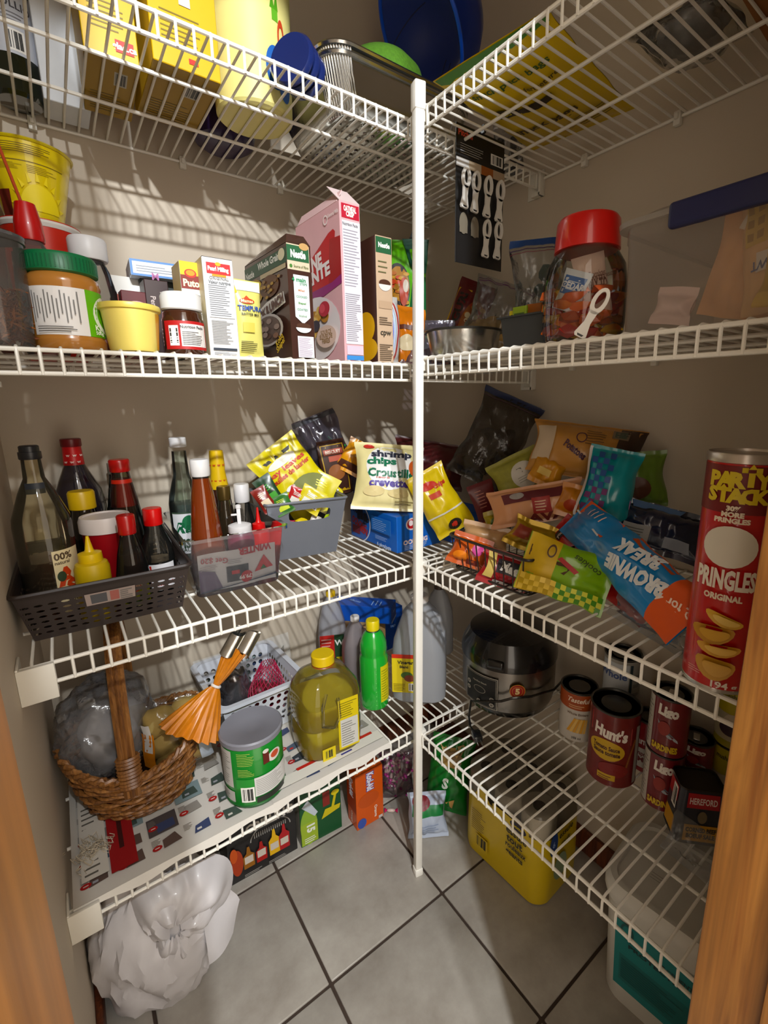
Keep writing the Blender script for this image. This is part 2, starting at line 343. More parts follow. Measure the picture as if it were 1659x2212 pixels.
# ------------------------------------------------------------------ generators
Z1, Z2, Z3, Z4 = [z + .0016 for z in ZL]; R1, R2, R3, R4 = [z + .0016 for z in ZR]
def turned(name, label, cat, Pt, parts, rz=None, group=None, rot=None):
    """parts: (part name, [(r, z)...], material[, segments[, cap0, cap1]])"""
    t = thing(name, label, cat, Pt, rot if rot is not None else (facing(Pt) if rz is None else rz), group)
    for p in parts:
        seg = p[3] if len(p) > 3 else 32; c0, c1 = (p[4], p[5]) if len(p) > 5 else (True, True)
        MB().lathe(p[1], p[2], seg, cap0=c0, cap1=c1).build(p[0], t)
    return t
def boxK(K, uL, uR, rz):
    """near bottom corner K; front face runs right to column uR, left face runs back to column uL -> width, depth, centre"""
    ex = Vector((math.cos(rz), math.sin(rz), 0)); ey = Vector((-math.sin(rz), math.cos(rz), 0))
    wv = bis(lambda q: proj(K + ex * q)[0] - uR, 0, .7); dv = bis(lambda q: proj(K + ey * q)[0] - uL, 0, .7)
    return wv, dv, K + ex * wv / 2 + ey * dv / 2
def carton(name, label, cat, c, w, d, h, rz, mat, mats=None, r=.0012, group=None, rot=None, lid=True):
    """closed box, base centre c, local front = -Y; mats may recolour faces: dict face -> material"""
    t = thing(name, label, cat, c, rot if rot is not None else rz, group)
    MB().bbox(-w / 2, w / 2, -d / 2, d / 2, 0, h, mat, r, 1).build('carton', t, ang=20)
    F = {'front': Print(front(-d / 2)), 'left': Print(side_l(-w / 2)), 'right': Print(side_r(w / 2)), 'top': Print(top_(h)), 'back': Print(back_(d / 2)), 'bottom': Print(bot_(0))}
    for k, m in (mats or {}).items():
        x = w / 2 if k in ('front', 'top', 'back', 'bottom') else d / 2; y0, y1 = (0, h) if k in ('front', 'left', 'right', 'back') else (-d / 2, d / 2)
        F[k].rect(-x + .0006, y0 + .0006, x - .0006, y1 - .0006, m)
    return t, F
def fin(t, F, names=None):
    for k, p in F.items():
        if p.V: p.done(t, 'print')
    return t
# soft pillow bags -------------------------------------------------
def bagmap(w, h, t, seed=1, seal=.012, wr=.004, pinch=.10, sag=0., crease=1., warp=0., pw=.55):
    sv = Vector((seed * 7.3, seed * 1.9, seed * 3.3))
    def f(u, v, e=0, side=-1):
        a = max(-1, min(1, 2 * u / w)); q = max(0, min(1, (v - seal) / (h - 2 * seal)))
        env = max(0., math.sin(pi * q)) ** pw if 0 < q < 1 else 0.
        prof = max(0., 1 - abs(a) ** 2.4) ** .6
        if sag: env *= 1 + sag * (0.5 - q)
        wid = 1 - pinch * math.sin(pi * q) ** .7 if 0 < q < 1 else 1
        th = t / 2 * env * prof
        wr_ = wr * 1.5
        nv = noise.noise(Vector((u * 22, v * 16, side * 2)) + sv) + .5 * noise.noise(Vector((u * 60, v * 38, side * 5)) + sv)
        edge = math.exp(-q * 7) + math.exp(-(1 - q) * 7)
        cr = abs(noise.noise(Vector((u * 55, .3 * v, side)) + sv)) * 2 - .4
        th += (wr_ * nv * (.35 + env) + crease * wr_ * cr * edge * 1.3) * (prof ** .5) * (1 if 0 < q < 1 else .25)
        y = side * (max(th, .0006) + e)
        wv = warp * (noise.noise(Vector((u * 6, v * 6, 0)) + sv))
        return Vector((u * wid + wv * .4 + 1.6 * wr * a * noise.noise(Vector((a * .8, v * 20, 3)) + sv), y + wv + (.002 * math.sin(u * 900) if (v < seal or v > h - seal) else 0) * 0, v + .3 * wr * noise.noise(Vector((u * 30, v * 3, 9)) + sv)))
    return f
def bag(name, label, cat, w, h, t, loc, rot, mat, seed=1, group=None, nu=26, nv=34, part='bag', backmat=None, **k):
    """bag lies in its local XZ plane, bottom edge on the local x axis, printed front towards local -Y"""
    o = thing(name, label, cat, loc, rot, group); f = bagmap(w, h, t, seed, **k); mb = MB()
    mb.grid(lambda a, b: f((a - .5) * w, b * h, 0, -1), nu, nv, mat); mb.grid(lambda a, b: f((a - .5) * w, b * h, 0, 1), nu, nv, backmat or mat, flip=True)
    mb.build(part, o, ang=75); return o, Print(lambda u, v, e: f(u, v, e, -1), 2, .0013, .0003)
def look_rot(Pt, lean=0, turn=0, roll=0):
    """stand facing the camera, leaning back by lean, rolled about the view"""
    return (Matrix.Rotation(facing(Pt) + turn, 4, 'Z') @ Matrix.Rotation(-lean, 4, 'X') @ Matrix.Rotation(roll, 4, 'Y')).to_euler()
def shell_blob(name, parent, c, r, sc, mat, seed, amp=.16, fr=2.4, sub=4, ridged=True):
    V, F = ico(1, seed, 0, sub, (1, 1, 1)); Q = []
    for v in V:
        n1 = noise.noise(v * fr + Vector((seed, 0, seed))); n2 = 1 - abs(noise.noise(v * fr * 2.1 + Vector((0, seed * 2, 0)))) * 2; n3 = 1 - abs(noise.noise(v * fr * 5 + Vector((seed, seed, 0)))) * 2
        k = 1 + amp * (n1 + (.5 * n2 + .25 * n3 if ridged else 0)); Q.append(Vector((c[0] + v.x * k * r * sc[0], c[1] + v.y * k * r * sc[1], c[2] + v.z * k * r * sc[2])))
    return MB().add(Q, F, mat).build(name, parent, ang=70)
def spray(mb, n, box, size, mats, seed):
    """loose flakes inside a container"""
    r = random.Random(seed)
    for _ in range(n):
        c = Vector([r.uniform(a, b) for a, b in box]); M = Matrix.Translation(c) @ Euler((r.uniform(0, 6), r.uniform(0, 6), r.uniform(0, 6))).to_matrix().to_4x4(); s = size * r.uniform(.6, 1.3)
        V = [M @ Vector(p) for p in ((-s, 0, 0), (0, -s * .35, s * .2), (s, 0, .1 * s), (0, s * .35, s * .3))]; mb.add(V, [(0, 1, 2, 3)], r.choice(mats))
m_film = CLEAR('#eef0f2', .10, '#d8d8da', .12, 1.5, 1.3, .5, 26); m_pet = CLEAR('#f6f8f8', .05, '#dfe6e8', .06, 1.45); m_frost = CLEAR('#e4e4e2', .34, '#d9d6d0', .25, 1.45, .8)
m_foil = P('#c9c9c6', .22, 1.0, .05, 40, .25); m_steel = P('#b9b6b0', .3, 1.0, .04)
# ================================================================== second shelf, left run
def st(u, z, y, vtop):
    p = coly(u, z, y); return p, zt(p, vtop) - z, mpp(p)
m_paperwhite = P('#dedcd6', .6); m_brown = P('#3a1a0e', .4); m_kraft = P('#9c7a4e', .7, var=.12)
# cups at the left border
p = coly(-4, Z2, -.27); h2 = zt(p, 492) - Z2; h1 = zt(p, 338) - Z2; hc = h1 - h2
mcup = P('#43180f', .35); cupp = [(.024, 0), (.034, hc * .96), (.0355, hc * .97), (.0355, hc)]
t = turned('paper_cup', 'dark brown printed paper cup on top of another at the left border', 'cup', (p.x, p.y, Z2 + h2), [('cup', cupp, mcup), ('rim', [(.035, hc * .965), (.0368, hc * .98), (.035, hc * .995)], P('#c9b9a5'))], group='stacked brown paper cups')
q = Print(cyl(prof_r(cupp)), 1); q.text('Cha', .020, hc * .52, .018, '#e6ddd0', shear=.2).ell(.022, hc * .2, .014, .026, '#e6ddd0').ell(.022, hc * .2, .011, .021, '#2a100a').done(t)
t = turned('paper_cup', 'dark brown paper cup underneath another, behind the clear tub of dried flakes', 'cup', (p.x, p.y, Z2), [('cup', [(r, z * h2 / hc) for r, z in cupp], mcup), ('rim', [(.035, h2 * .965), (.0368, h2 * .98), (.035, h2 * .995)], P('#c9b9a5'))], group='stacked brown paper cups')
# clear tub with dried flakes
p = coly(6, Z2, -.40); h = zt(p, 512) - Z2; r = .046
prof = [(r * .82, 0), (r * .86, .004), (r * .97, h * .96), (r * 1.02, h * .965), (r * 1.02, h)]
t = turned('plastic_tub', 'clear round tub half full of brown dried flakes at the left border', 'tub', p, [('tub', prof, CLEAR('#ebe9e5', .14, '#d9d4cd', .12)), ('lid', [(r * 1.03, h), (r * 1.04, h + .004), (r * .9, h + .007)], CLEAR('#e6e6e6', .2))])
mb = MB(); rr = random.Random(4)
for k in range(420):
    a, q, z = rr.uniform(0, 6.3), r * .8 * rr.random() ** .5, .004 + h * .5 * rr.random(); s = rr.uniform(.006, .014); M = Matrix.Translation((q * math.cos(a), q * math.sin(a), z)) @ Euler((rr.uniform(0, 6), rr.uniform(0, 6), 0)).to_matrix().to_4x4()
    mb.add([M @ Vector(v) for v in ((-s, -.0015, 0), (0, -.003, .003), (s, 0, 0), (0, .002, .002))], [(0, 1, 2, 3)], [P('#6b3418', .7), P('#8a4a22', .7), P('#4e2412', .7)][k % 3])
o = mb.build('dried_flakes', t, smooth=False); o['kind'] = 'stuff'
# red noodle cup with yellow cup on it
p = coly(134, Z2, -.115); hB = zt(p, 492) - Z2; hT = zt(p, 330) - Z2 - hB; m = mpp(p)
prof = [(.052, 0), (.063, hB * .95), (.065, hB)]
t = turned('noodle_cup', 'red and white instant noodle cup carrying the tall yellow cup', 'noodle cup', p, [('cup', prof, P('#b3261c', .35)), ('rim', [(.064, hB * .95), (.067, hB * .975), (.064, hB)], P('#dcd8d0', .4))])
q = Print(cyl(prof_r(prof)), 1); f = hB * .55; q.ell(.035, f + .045, .02, .014, '#e6c21c').rect(.0, f + .018, .07, f + .021, '#eee7dc').text('F M', .05, f, .017, '#f2ece2', bold=.05).text('NG ING', .045, f + .027, .006, '#f2ece2').rect(-.03, f - .06, .07, f - .02, '#d8601e').done(t)
rt, rb = 76 * m, 46 * m
prof = [(rb, 0), (rb * 1.02, .004), (rt * .97, hT * .95), (rt, hT * .955)]
t = turned('noodle_cup', 'tall yellow flared instant noodle cup with a printed rising sun', 'noodle cup', (p.x - 6 * m, p.y, Z2 + hB), [('cup', prof, P('#dcc313', .25, coat=.5)), ('rim', [(rt, hT * .95), (rt * 1.03, hT * .97), (rt, hT * .99)], P('#c8b21a', .3)), ('lid', [(rt * .98, hT * .97), (rt * .97, hT * .985)], P('#b9a417', .35))])
q = Print(cyl(prof_r(prof)), 1); c = .012; q.lines(-.05, hT * .8, .055, hT * .92, 5, '#6b5a10', 3, .3).rect(-.045, hT * .70, .06, hT * .71, '#6b5a10').lines(.0, hT * .58, .045, hT * .68, 5, '#8a7612', 8, .3).lines(-.04, hT * .6, -.005, hT * .68, 5, '#8a7612', 9, .3)
q.ell(c, hT * .12, .030, .042, '#f0d81c', a0=0, a1=pi)
for k in range(9):
    a = pi * (k + .5) / 9; q.poly([(c + .033 * math.cos(a - .09), hT * .12 + .046 * math.sin(a - .09)), (c + .033 * math.cos(a + .09), hT * .12 + .046 * math.sin(a + .09)), (c + .044 * math.cos(a), hT * .12 + .062 * math.sin(a))], '#f0d81c')
q.rect(-.05, .0, -.03, hT * .35, '#5a1710').done(t)
# squeeze bottle with a straw
p = coly(108, Z2, -.262); h = zt(p, 440) - Z2; m = mpp(p); r = 38 * m; hs = h * .76
t = turned('squeeze_bottle', 'clear squeeze bottle with red cap and a straw sticking out', 'bottle', p, [('bottle', [(r * .95, 0), (r, .004), (r, hs * .6), (r * .93, hs * .85), (r * .55, hs * .99), (r * .5, hs * 1.02)], CLEAR('#e9dfdc', .22, '#cdbfbb', .15)),
    ('cap', [(r * .62, hs), (r * .66, hs + .004), (r * .62, hs + .03), (r * .45, h), (r * .2, h + .003)], P('#a8140f', .35, coat=.4))])
MB().tube([(-.004, 0, h), (-.022, .0, h + .085)], .0024, P('#9c3a22', .3), 8).build('straw', t); MB().tube([(-.022, 0, h + .085), (-.027, 0, h + .105)], .0026, CLEAR('#f0f0f0', .4), 8).build('straw_tip', t)
# peanut butter jar
p = coly(158, Z2, -.375); h = zt(p, 557) - Z2; m = mpp(p); r = 66 * m; hb = h * .8
prof = [(r * .9, 0), (r * .97, .004), (r, .015), (r, hb * .12), (r * .97, hb * .16), (r * .97, hb * .82), (r, hb * .86), (r * .98, hb * .94), (r * .86, hb)]
t = turned('peanut_butter_jar', 'big peanut butter jar with green screw lid and white label', 'jar', p, [('jar', prof, P('#a36a34', .22, coat=.6)), ('lid', [(r * .9, hb), (r * .98, hb + .002), (r * .98, h - .004), (r * .93, h)], P('#0c5a33', .4))])
mb = MB()
for k in range(56): a = 2 * pi * k / 56; mb.box(-.0009, .0009, -r * .99, -r * .975, hb + .004, h - .006, P('#0a4a2a', .4), M=Matrix.Rotation(a, 4, 'Z'))
mb.build('lid_ribs', t)
q = Print(cyl(prof_r(prof)), 1); v0, v1 = hb * .18, hb * .80; q.rect(-r * 1.0, v0, r * .55, v1, '#e2dfdc').rect(r * .55, v0, r * 1.45, v1, '#5fa81e').ell(r * 1.35, (v0 + v1) / 2, r * .62, (v1 - v0) * .42, '#e8efe0').ell(r * 1.38, (v0 + v1) / 2, r * .5, (v1 - v0) * .34, '#5fa81e')
for k in range(13): q.rect(-r * .92 + k * r * .1, v0 + .018 + (k % 3) * .006, -r * .92 + k * r * .1 + .0016, v1 - .006 - (k % 4) * .004, '#6a6866')
q.lines(-r * .8, v0 + .004, r * .4, v0 + .014, 3, '#55524f', 3, .4).text('KJ', r * .78, v0 + .014, .008, '#eef2e6').text('500g', r * .82, v0 + .006, .005, '#eef2e6').done(t)
# chili jar
p = coly(216, Z2, -.245); h = zt(p, 515) - Z2; m = mpp(p); r = 42 * m; hb = h * .82
t = turned('spice_jar', 'clear spice jar of red chili with a white flip lid', 'jar', (p.x + 6 * m, p.y, Z2), [('jar', [(r * .95, 0), (r, .004), (r, hb * .55), (r * 1.0, hb * .7), (r * .8, hb * .9), (r * .62, hb)], m_pet), ('chili_flakes', [(r * .93, .002), (r * .97, .004), (r * .97, hb * .5), (r * .9, hb * .54), (r * .3, hb * .53)], P('#5a140c', .7, var=.4, scale=120, bump=.6)),
    ('lid', [(r * .78, hb), (r * .82, hb + .003), (r * .82, h - .004), (r * .76, h)], P('#dcdcdf', .4))])
# margarine tub
p = coly(292, Z2, -.408); h = zt(p, 660) - Z2; m = mpp(p); r = 56 * m; hb = h * .86
prof = [(r * .78, 0), (r * .82, .004), (r * .95, hb * .94), (r * .96, hb)]
t = turned('margarine_tub', 'pale yellow plastic margarine tub with lid', 'tub', p, [('tub', prof, P('#ddc76c', .4)), ('lid', [(r * .97, hb), (r * 1.03, hb + .001), (r * 1.05, h - .006), (r * 1.02, h - .001), (r * .95, h), (r * .93, h - .003)], P('#d8c160', .4))])
q = Print(cyl(prof_r(prof)), 1); q.rect(r * .95, .004, r * 1.5, hb * .95, '#c58a1e'); q.done(t)
# hazelnut spread jar
p = coly(403, Z2, -.385); h = zt(p, 636) - Z2; m = mpp(p); r = 41 * m; hb = h * .72
prof = [(r * .95, 0), (r, .003), (r, hb * .78), (r * .93, hb * .85), (r * .93, hb * .93), (r * .84, hb)]
t = turned('chocolate_spread_jar', 'chocolate spread jar with white lid and red bordered label', 'jar', p, [('jar', prof, P('#2c1309', .12, coat=1)), ('lid', [(r * .92, hb), (r * .97, hb + .002), (r * .97, h - .006), (r * .88, h)], P('#dddcda', .4))])
q = Print(cyl(prof_r(prof)), 1); v0, v1 = .008, hb * .74; q.rect(-r * 1.0, v0, r * 1.3, v1, '#a11c1c').rect(-r * .15, v0 + .005, r * 1.2, v1 - .005, '#ddd9d4').barcode(-r * .72, v0 + .006, -r * .25, v1 - .008, True)
q.text('Nutrition Facts', r * .42, v1 - .010, .0045, '#222222').lines(-r * .08, v0 + .008, r * .9, v1 - .016, 8, '#555555', 5, .35).done(t)
# small boxes behind: blue one lies flat on others
def mini(nm, lab, u, y, z0, vt, w, d, rz, mat): 
    p = coly(u, z0, y); return carton(nm, lab, 'box', p, w, d, zt(p, vt) - z0, rz, mat)
t, F = mini('pudding_box', 'dark maroon dessert mix box behind the yellow tub with a round logo', 308, -.245, Z2, 632, .05, .028, .05, P('#4a0f14', .4)); F['front'].ell(0, .095, .02, .012, '#c9a7a0').ell(0, .095, .017, .009, '#8a1f22').lines(-.02, .02, .02, .07, 5, '#c9a7a0', 3, .3); fin(t, F)
t, F = mini('pudding_box', 'dark brown dessert mix box with pink lettering up its side', 351, -.235, Z2, 610, .042, .05, .02, P('#23100f', .4)); F['front'].text('Perfect', -.008, .10, .009, '#b9a9a4', rot=-pi / 2).text('Mousse & More', .008, .1, .006, '#b9a9a4', rot=-pi / 2).text('M', .0, .155, .012, '#9c5a8a'); fin(t, F)
p = coly(290, Z2, -.175); t, F = carton('tea_box', 'small red box with torn white flap behind the chili jar', 'box', p, .05, .05, zt(p, 642) - Z2, .05, P('#9c3a2a', .5)); h = zt(p, 642) - Z2
MB().box(-.03, .03, -.001, .001, 0, .04, m_paperwhite, M=Matrix.Translation((0, -.02, h)) @ Matrix.Rotation(-.35, 4, 'X')).build('flap', t, smooth=False); fin(t, F)
p = coly(356, Z2, -.165); t, F = carton('gelatin_box', 'dark green box hidden under the flat blue box', 'box', p, .07, .06, zt(p, 612) - Z2, .06, P('#1c211d', .5)); fin(t, F); zz = zt(p, 612)
t, F = carton('tea_box', 'flat blue and white box lying on top of the small boxes', 'box', (p.x + .004, p.y - .01, zz), .105, .09, .030, -.05, P('#c9d2dc', .4)); F['front'].rect(-.052, 0, .052, .03, '#3a6fb0').rect(-.048, .004, .05, .026, '#dfe3e8').lines(-.042, .008, .04, .022, 3, '#7a8088', 2, .4); F['left'].rect(-.044, .002, .044, .028, '#b5c4d6'); F['top'].rect(-.05, -.043, .05, .043, '#3a6fb0'); fin(t, F)
# Puto mix box
K = coly(408, Z2, -.375); w, d, c = boxK(K, 392, 450, 0.02); h = zt(K, 562) - Z2
t, F = carton('rice_cake_mix_box', 'yellow topped rice cake mix box beside the taller white box', 'box', c, w, max(d, .05), h, .02, m_paperwhite, {'left': P('#c2a86a', .5)})
f = F['front']; f.rect(-w / 2, h * .80, w / 2, h, '#d8b41c').rect(-w / 2, h * .72, w / 2, h * .86, '#6b1a12').ell(0, h * .88, w * .3, h * .045, '#a8201a').ell(0, h * .885, w * .22, h * .03, '#c9831c').text('Puto', 0, h * .78, h * .07, '#f0e6b8', w=w * .8, bold=.04).rect(-w / 2, 0, w / 2, h * .2, '#d8b41c').rect(-w * .44, h * .04, w * .44, h * .68, '#dcdad8').text('Nutrition Facts', 0, h * .655, .005, '#333', w=w * .75).lines(-w * .38, h * .1, w * .4, h * .62, 22, '#7a7876', 4, .35)
F['right'].rect(-.03, 0, .03, h, '#8a2216'); fin(t, F)
# pancake mix box
K = coly(452, Z2, -.395); w, d, c = boxK(K, 443, 515, .0); h = zt(K, 556) - Z2
t, F = carton('pancake_mix_box', 'tall white pancake mix box with a red panel near the top', 'box', c, w, max(d, .055), h, 0, P('#d9d9d8', .5), {'left': P('#d0c29a', .5), 'top': P('#2a2a2c', .6)})
f = F['front']; f.rect(-w * .38, h * .84, w * .4, h * .95, '#b81f22').text('Pearl Milling', 0, h * .892, h * .04, '#f2eeea', w=w * .68, bold=.05).ell(0, h * .94, w * .09, h * .02, '#d8a02a').rect(-w * .22, h * .815, w * .24, h * .838, '#c98a2a').text('ORIGINAL', 0, h * .80, .005, '#888').text('Valeur nutritive', -.0, h * .755, .006, '#2a2a2a', w=w * .72).rect(-w * .42, h * .40, w * .42, h * .775, '#cdd0d4').text('Valeur nutritive', -.0, h * .755, .006, '#2a2a2a', w=w * .72).lines(-w * .38, h * .42, w * .36, h * .74, 15, '#5a5a5c', 6, .3).lines(-w * .38, h * .13, w * .4, h * .38, 15, '#6a6a6c', 7, .35).rect(-w * .4, h * .06, w * .4, h * .085, '#1d2430').lines(-w * .38, h * .01, w * .38, h * .05, 3, '#6a6a6c', 8, .35)
fin(t, F)
# tempura batter packet
p = coly(541, Z2, -.36); m = mpp(p); h = zt(p, 606) - Z2; w = 62 * m
t, pr = bag('batter_mix_packet', 'yellow tempura batter mix packet beside the chocolate cereal box', 'packet', w, h, .03, p, (.02, 0, .1), P('#d8d078', .3), 11, wr=.0003, crease=.2, pinch=.03, seal=.01)
pr.rect(-w * .5, h * .86, w * .48, h * .985, '#dcdcd4').poly([(-w * .5, h * .8), (-w * .46, h * .99), (-w * .36, h * .83)], '#c9b81e').ell(-w * .08, h * .73, w * .26, h * .035, '#b03a1c').poly([(-w * .2, h * .755), (w * .03, h * .755), (-w * .08, h * .8)], '#b03a1c').text('Mamas', -w * .08, h * .73, .006, '#f0e4b0').text('TEMPURA', w * .02, h * .64, .009, '#1c3a8a', w=w * .86, bold=.03).text('BATTER MIX', w * .0, h * .565, .0045, '#1d1d1d', bold=.02).lines(-w * .36, h * .1, w * .3, h * .24, 6, '#4a4526', 3, .4).rect(-w * .3, h * .34, w * .1, h * .46, '#c9bb5c').done(t)
# chocolate cereal box
K = coly(633, Z2, -.405); w, d, c = boxK(K, 545, 683, .04); h = zt(K, 502) - Z2 + .0; mck = P('#2e1710', .35, coat=.3)
t, F = carton('cereal_box', 'dark brown chocolate cereal box with green band and slanted top', 'box', c, w, d, h * .93, .04, mck); hb = h * .93
# slanted open top
V = [(-w / 2, -d / 2, hb), (w / 2, -d / 2, hb), (w / 2, d / 2, hb), (-w / 2, d / 2, hb), (-w * .3, -d * .42, hb + h * .09), (w * .45, -d * .4, hb + h * .10), (w * .45, d * .35, hb + h * .09), (-w * .2, d * .3, hb + h * .08)]
MB().add([Vector(v) for v in V], [(0, 1, 5, 4), (1, 2, 6, 5), (2, 3, 7, 6), (3, 0, 4, 7), (4, 5, 6, 7)], mck).build('top_flaps', t, smooth=False)
f = F['front']; f.rect(-w * .5, hb * .78, w * .42, hb * .995, '#c7b79c').rect(-w * .5, hb * .855, w * .40, hb * .985, '#1f4a2c').text('Nestle', -w * .04, hb * .915, hb * .06, '#f0efe8', w=w * .62, bold=.05).ell(-w * .36, hb * .81, w * .06, hb * .016, '#3d6b2e').text('Source of Fibre', w * .05, hb * .812, .005, '#57623a', w=w * .6).ell(w * .2, hb * .985, w * .2, hb * .03, '#b08a5a')
f.poly([(-w * .3, hb * .74), (w * .33, hb * .74), (w * .33, hb * .38), (w * .02, hb * .32), (-w * .3, hb * .38)], '#dcdde0').text('4 main', -w * .08, hb * .70, hb * .035, '#2e7a4a', bold=.04).text('STEPS', w * .1, hb * .665, hb * .02, '#2e7a4a')
for k in range(5): f.text(('Milled', 'COOKED', 'Shaped', 'COATED', 'finished')[k], .0, hb * (.61 - .055 * k), hb * .018, ('#b97a4a', '#6a9a7a', '#4a8a3a', '#6a9a7a', '#8aa88a')[k])
f.ell(w * .0, hb * .30, w * .3, hb * .028, '#3a1f12').ell(0, hb * .285, w * .32, hb * .045, '#d9d6d2', a0=pi, a1=2 * pi).rect(-w * .28, hb * .02, w * .4, hb * .21, '#dad8dc').lines(-w * .24, hb * .03, w * .36, hb * .2, 16, '#8a6a8a', 5, .3)
f = F['left']; f.rect(-d * .5, hb * .84, d * .5, hb * .965, '#24402e').text('Whole Grain', d * .1, hb * .92, .013, '#d8d8cc', w=d * .5, bold=.03).text('Nestle', -d * .36, hb * .885, .013, '#d8d8cc', bold=.03).ell(d * .40, hb * .92, d * .07, hb * .05, '#c8c0a0').rect(-d * .1, hb * .795, d * .48, hb * .835, '#a89878')
f.ell(-d * .25, hb * .7, d * .2, hb * .12, '#9c7a2e').ell(-d * .2, hb * .74, d * .12, hb * .05, '#c9b03a').ell(d * .1, hb * .70, d * .22, hb * .10, '#4a2a14')
for k in range(16):
    rr = random.Random(k); f.ell(d * rr.uniform(-.1, .35), hb * rr.uniform(.58, .76), d * .035, hb * .014, rr.choice(['#7a5a30', '#5a3a1c', '#93702e']))
f.poly([(-d * .48, hb * .33), (-d * .3, hb * .47), (d * .05, hb * .56), (d * .44, hb * .60), (d * .47, hb * .5), (d * .1, hb * .44), (-d * .2, hb * .34), (-d * .44, hb * .22)], '#c9c4bc')
for k, ch in enumerate('KOKO'): f.text(ch, d * (-.40 + .105 * k), hb * (.325 + .045 * k), hb * .07, '#3a1d16', bold=.06, rot=.55)
for k, ch in enumerate('KRUNCH'): f.text(ch, d * (.0 + .083 * k), hb * (.475 + .014 * k), hb * .075, '#3a1d16', bold=.06, rot=.22)
f.ell(d * .05, hb * .30, d * .36, hb * .15, '#a39c98', r0=.86).ell(d * .05, hb * .30, d * .3, hb * .13, '#4a3a34')
for k in range(14):
    rr = random.Random(k + 50); f.ell(d * rr.uniform(-.2, .3), hb * rr.uniform(.2, .4), d * .06, hb * .025, rr.choice(['#6a4a3a', '#7d6a62', '#3a241a']))
f.text('Koko', d * .34, hb * .19, .012, '#c9a53a', rot=.5).text('Shape!', d * .36, hb * .14, .012, '#c9a53a', rot=.5).rect(-d * .5, hb * .02, -d * .12, hb * .16, '#c9c6c0').lines(-d * .48, hb * .03, -d * .15, hb * .15, 6, '#77746e', 2, .4)
fin(t, F)
# pink oat cereal box
K = coly(746, Z2, -.395); w, d, c = boxK(K, 655, 787, .03); h = zt(K, 430) - Z2; mpk = P('#cf9ea2', .4)
t, F = carton('cereal_box', 'tall pink cereal box with red panel and an open top flap', 'box', c, w, d, h, .03, mpk)
MB().box(-w * .5, w * .5, 0, .0012, 0, d * .30, P('#d8c2c0', .5), M=Matrix.Translation((0, -d * .5, h)) @ Matrix.Rotation(-.9, 4, 'X')).build('top_flap', t, smooth=False)
MB().box(0, .0012, -d * .45, d * .45, 0, w * .55, P('#d8b2b2', .5), M=Matrix.Translation((-w * .5, 0, h)) @ Matrix.Rotation(.5, 4, 'Y')).build('top_flap', t, smooth=False)
f = F['front']; f.rect(-w * .42, h * .9, w * .45, h * .985, '#a01828').text('OATMEAL', 0, h * .957, .010, '#f0e4dc', w=w * .62, bold=.05).text('CRISP', 0, h * .927, .009, '#f0e4dc', w=w * .4, bold=.05).rect(-w * .42, h * .12, w * .47, h * .885, '#d3cfd6').text('Nutrition Facts', -w * .02, h * .865, .006, '#333', w=w * .75).lines(-w * .38, h * .49, w * .42, h * .845, 20, '#8a8690', 3, .3).lines(-w * .38, h * .14, w * .42, h * .45, 24, '#8a8690', 4, .38).rect(-w * .4, h * .05, w * .45, h * .11, '#c9b9c9').rect(-w * .42, h * .015, w * .46, h * .045, '#3a7ac0')
f = F['left']; f.poly([(-d * .5, h * .64), (d * .26, h * .84), (d * .36, h * .85), (d * .40, h * .83), (d * .30, h * .50), (-d * .5, h * .47)], '#a8161c').poly([(d * .28, h * .80), (d * .5, h * .79), (d * .5, h * .54), (d * .22, h * .5)], '#8f1418').poly([(-d * .5, h * .50), (d * .3, h * .53), (d * .5, h * .56), (d * .5, h * .505), (d * .1, h * .46), (-d * .5, h * .45)], '#7a1a5a')
f.text('NE', -d * .02, h * .70, h * .085, '#e8dcd8', bold=.05, rot=.12).text('ANTE', -d * .02, h * .61, h * .08, '#e8dcd8', w=d * .58, bold=.05, rot=.12).text('fruits', -d * .28, h * .495, .012, '#e0b0d0', rot=.1)
f.ell(d * .22, h * .925, d * .05, h * .03, '#e8dcd8', r0=.7).text('General Mills', d * .38, h * .94, .007, '#e8dcd8', w=d * .22)
f.ell(-d * .1, h * .25, d * .55, h * .22, '#dcd3d2')
for k in range(26):
    rr = random.Random(k + 9); f.ell(d * rr.uniform(-.45, .2), h * rr.uniform(.15, .40), d * rr.uniform(.05, .1), h * rr.uniform(.02, .04), rr.choice(['#c08a3a', '#d2a552', '#a86f28', '#dcb870']))
f.ell(d * .16, h * .37, d * .12, h * .05, '#a81e2e').ell(d * .12, h * .375, d * .06, h * .03, '#c83a48').ell(-d * .05, h * .27, d * .1, h * .04, '#1c1626').ell(d * .18, h * .185, d * .22, h * .075, '#d8b9a8').text('SOURCE', d * .18, h * .215, .009, '#8a6a42').text('ELEVEE DE', d * .18, h * .185, .009, '#8a6a42').text('FIBRES', d * .18, h * .155, .009, '#8a6a42').text('390 g', -d * .05, h * .03, .009, '#e8d8d8')
fin(t, F)
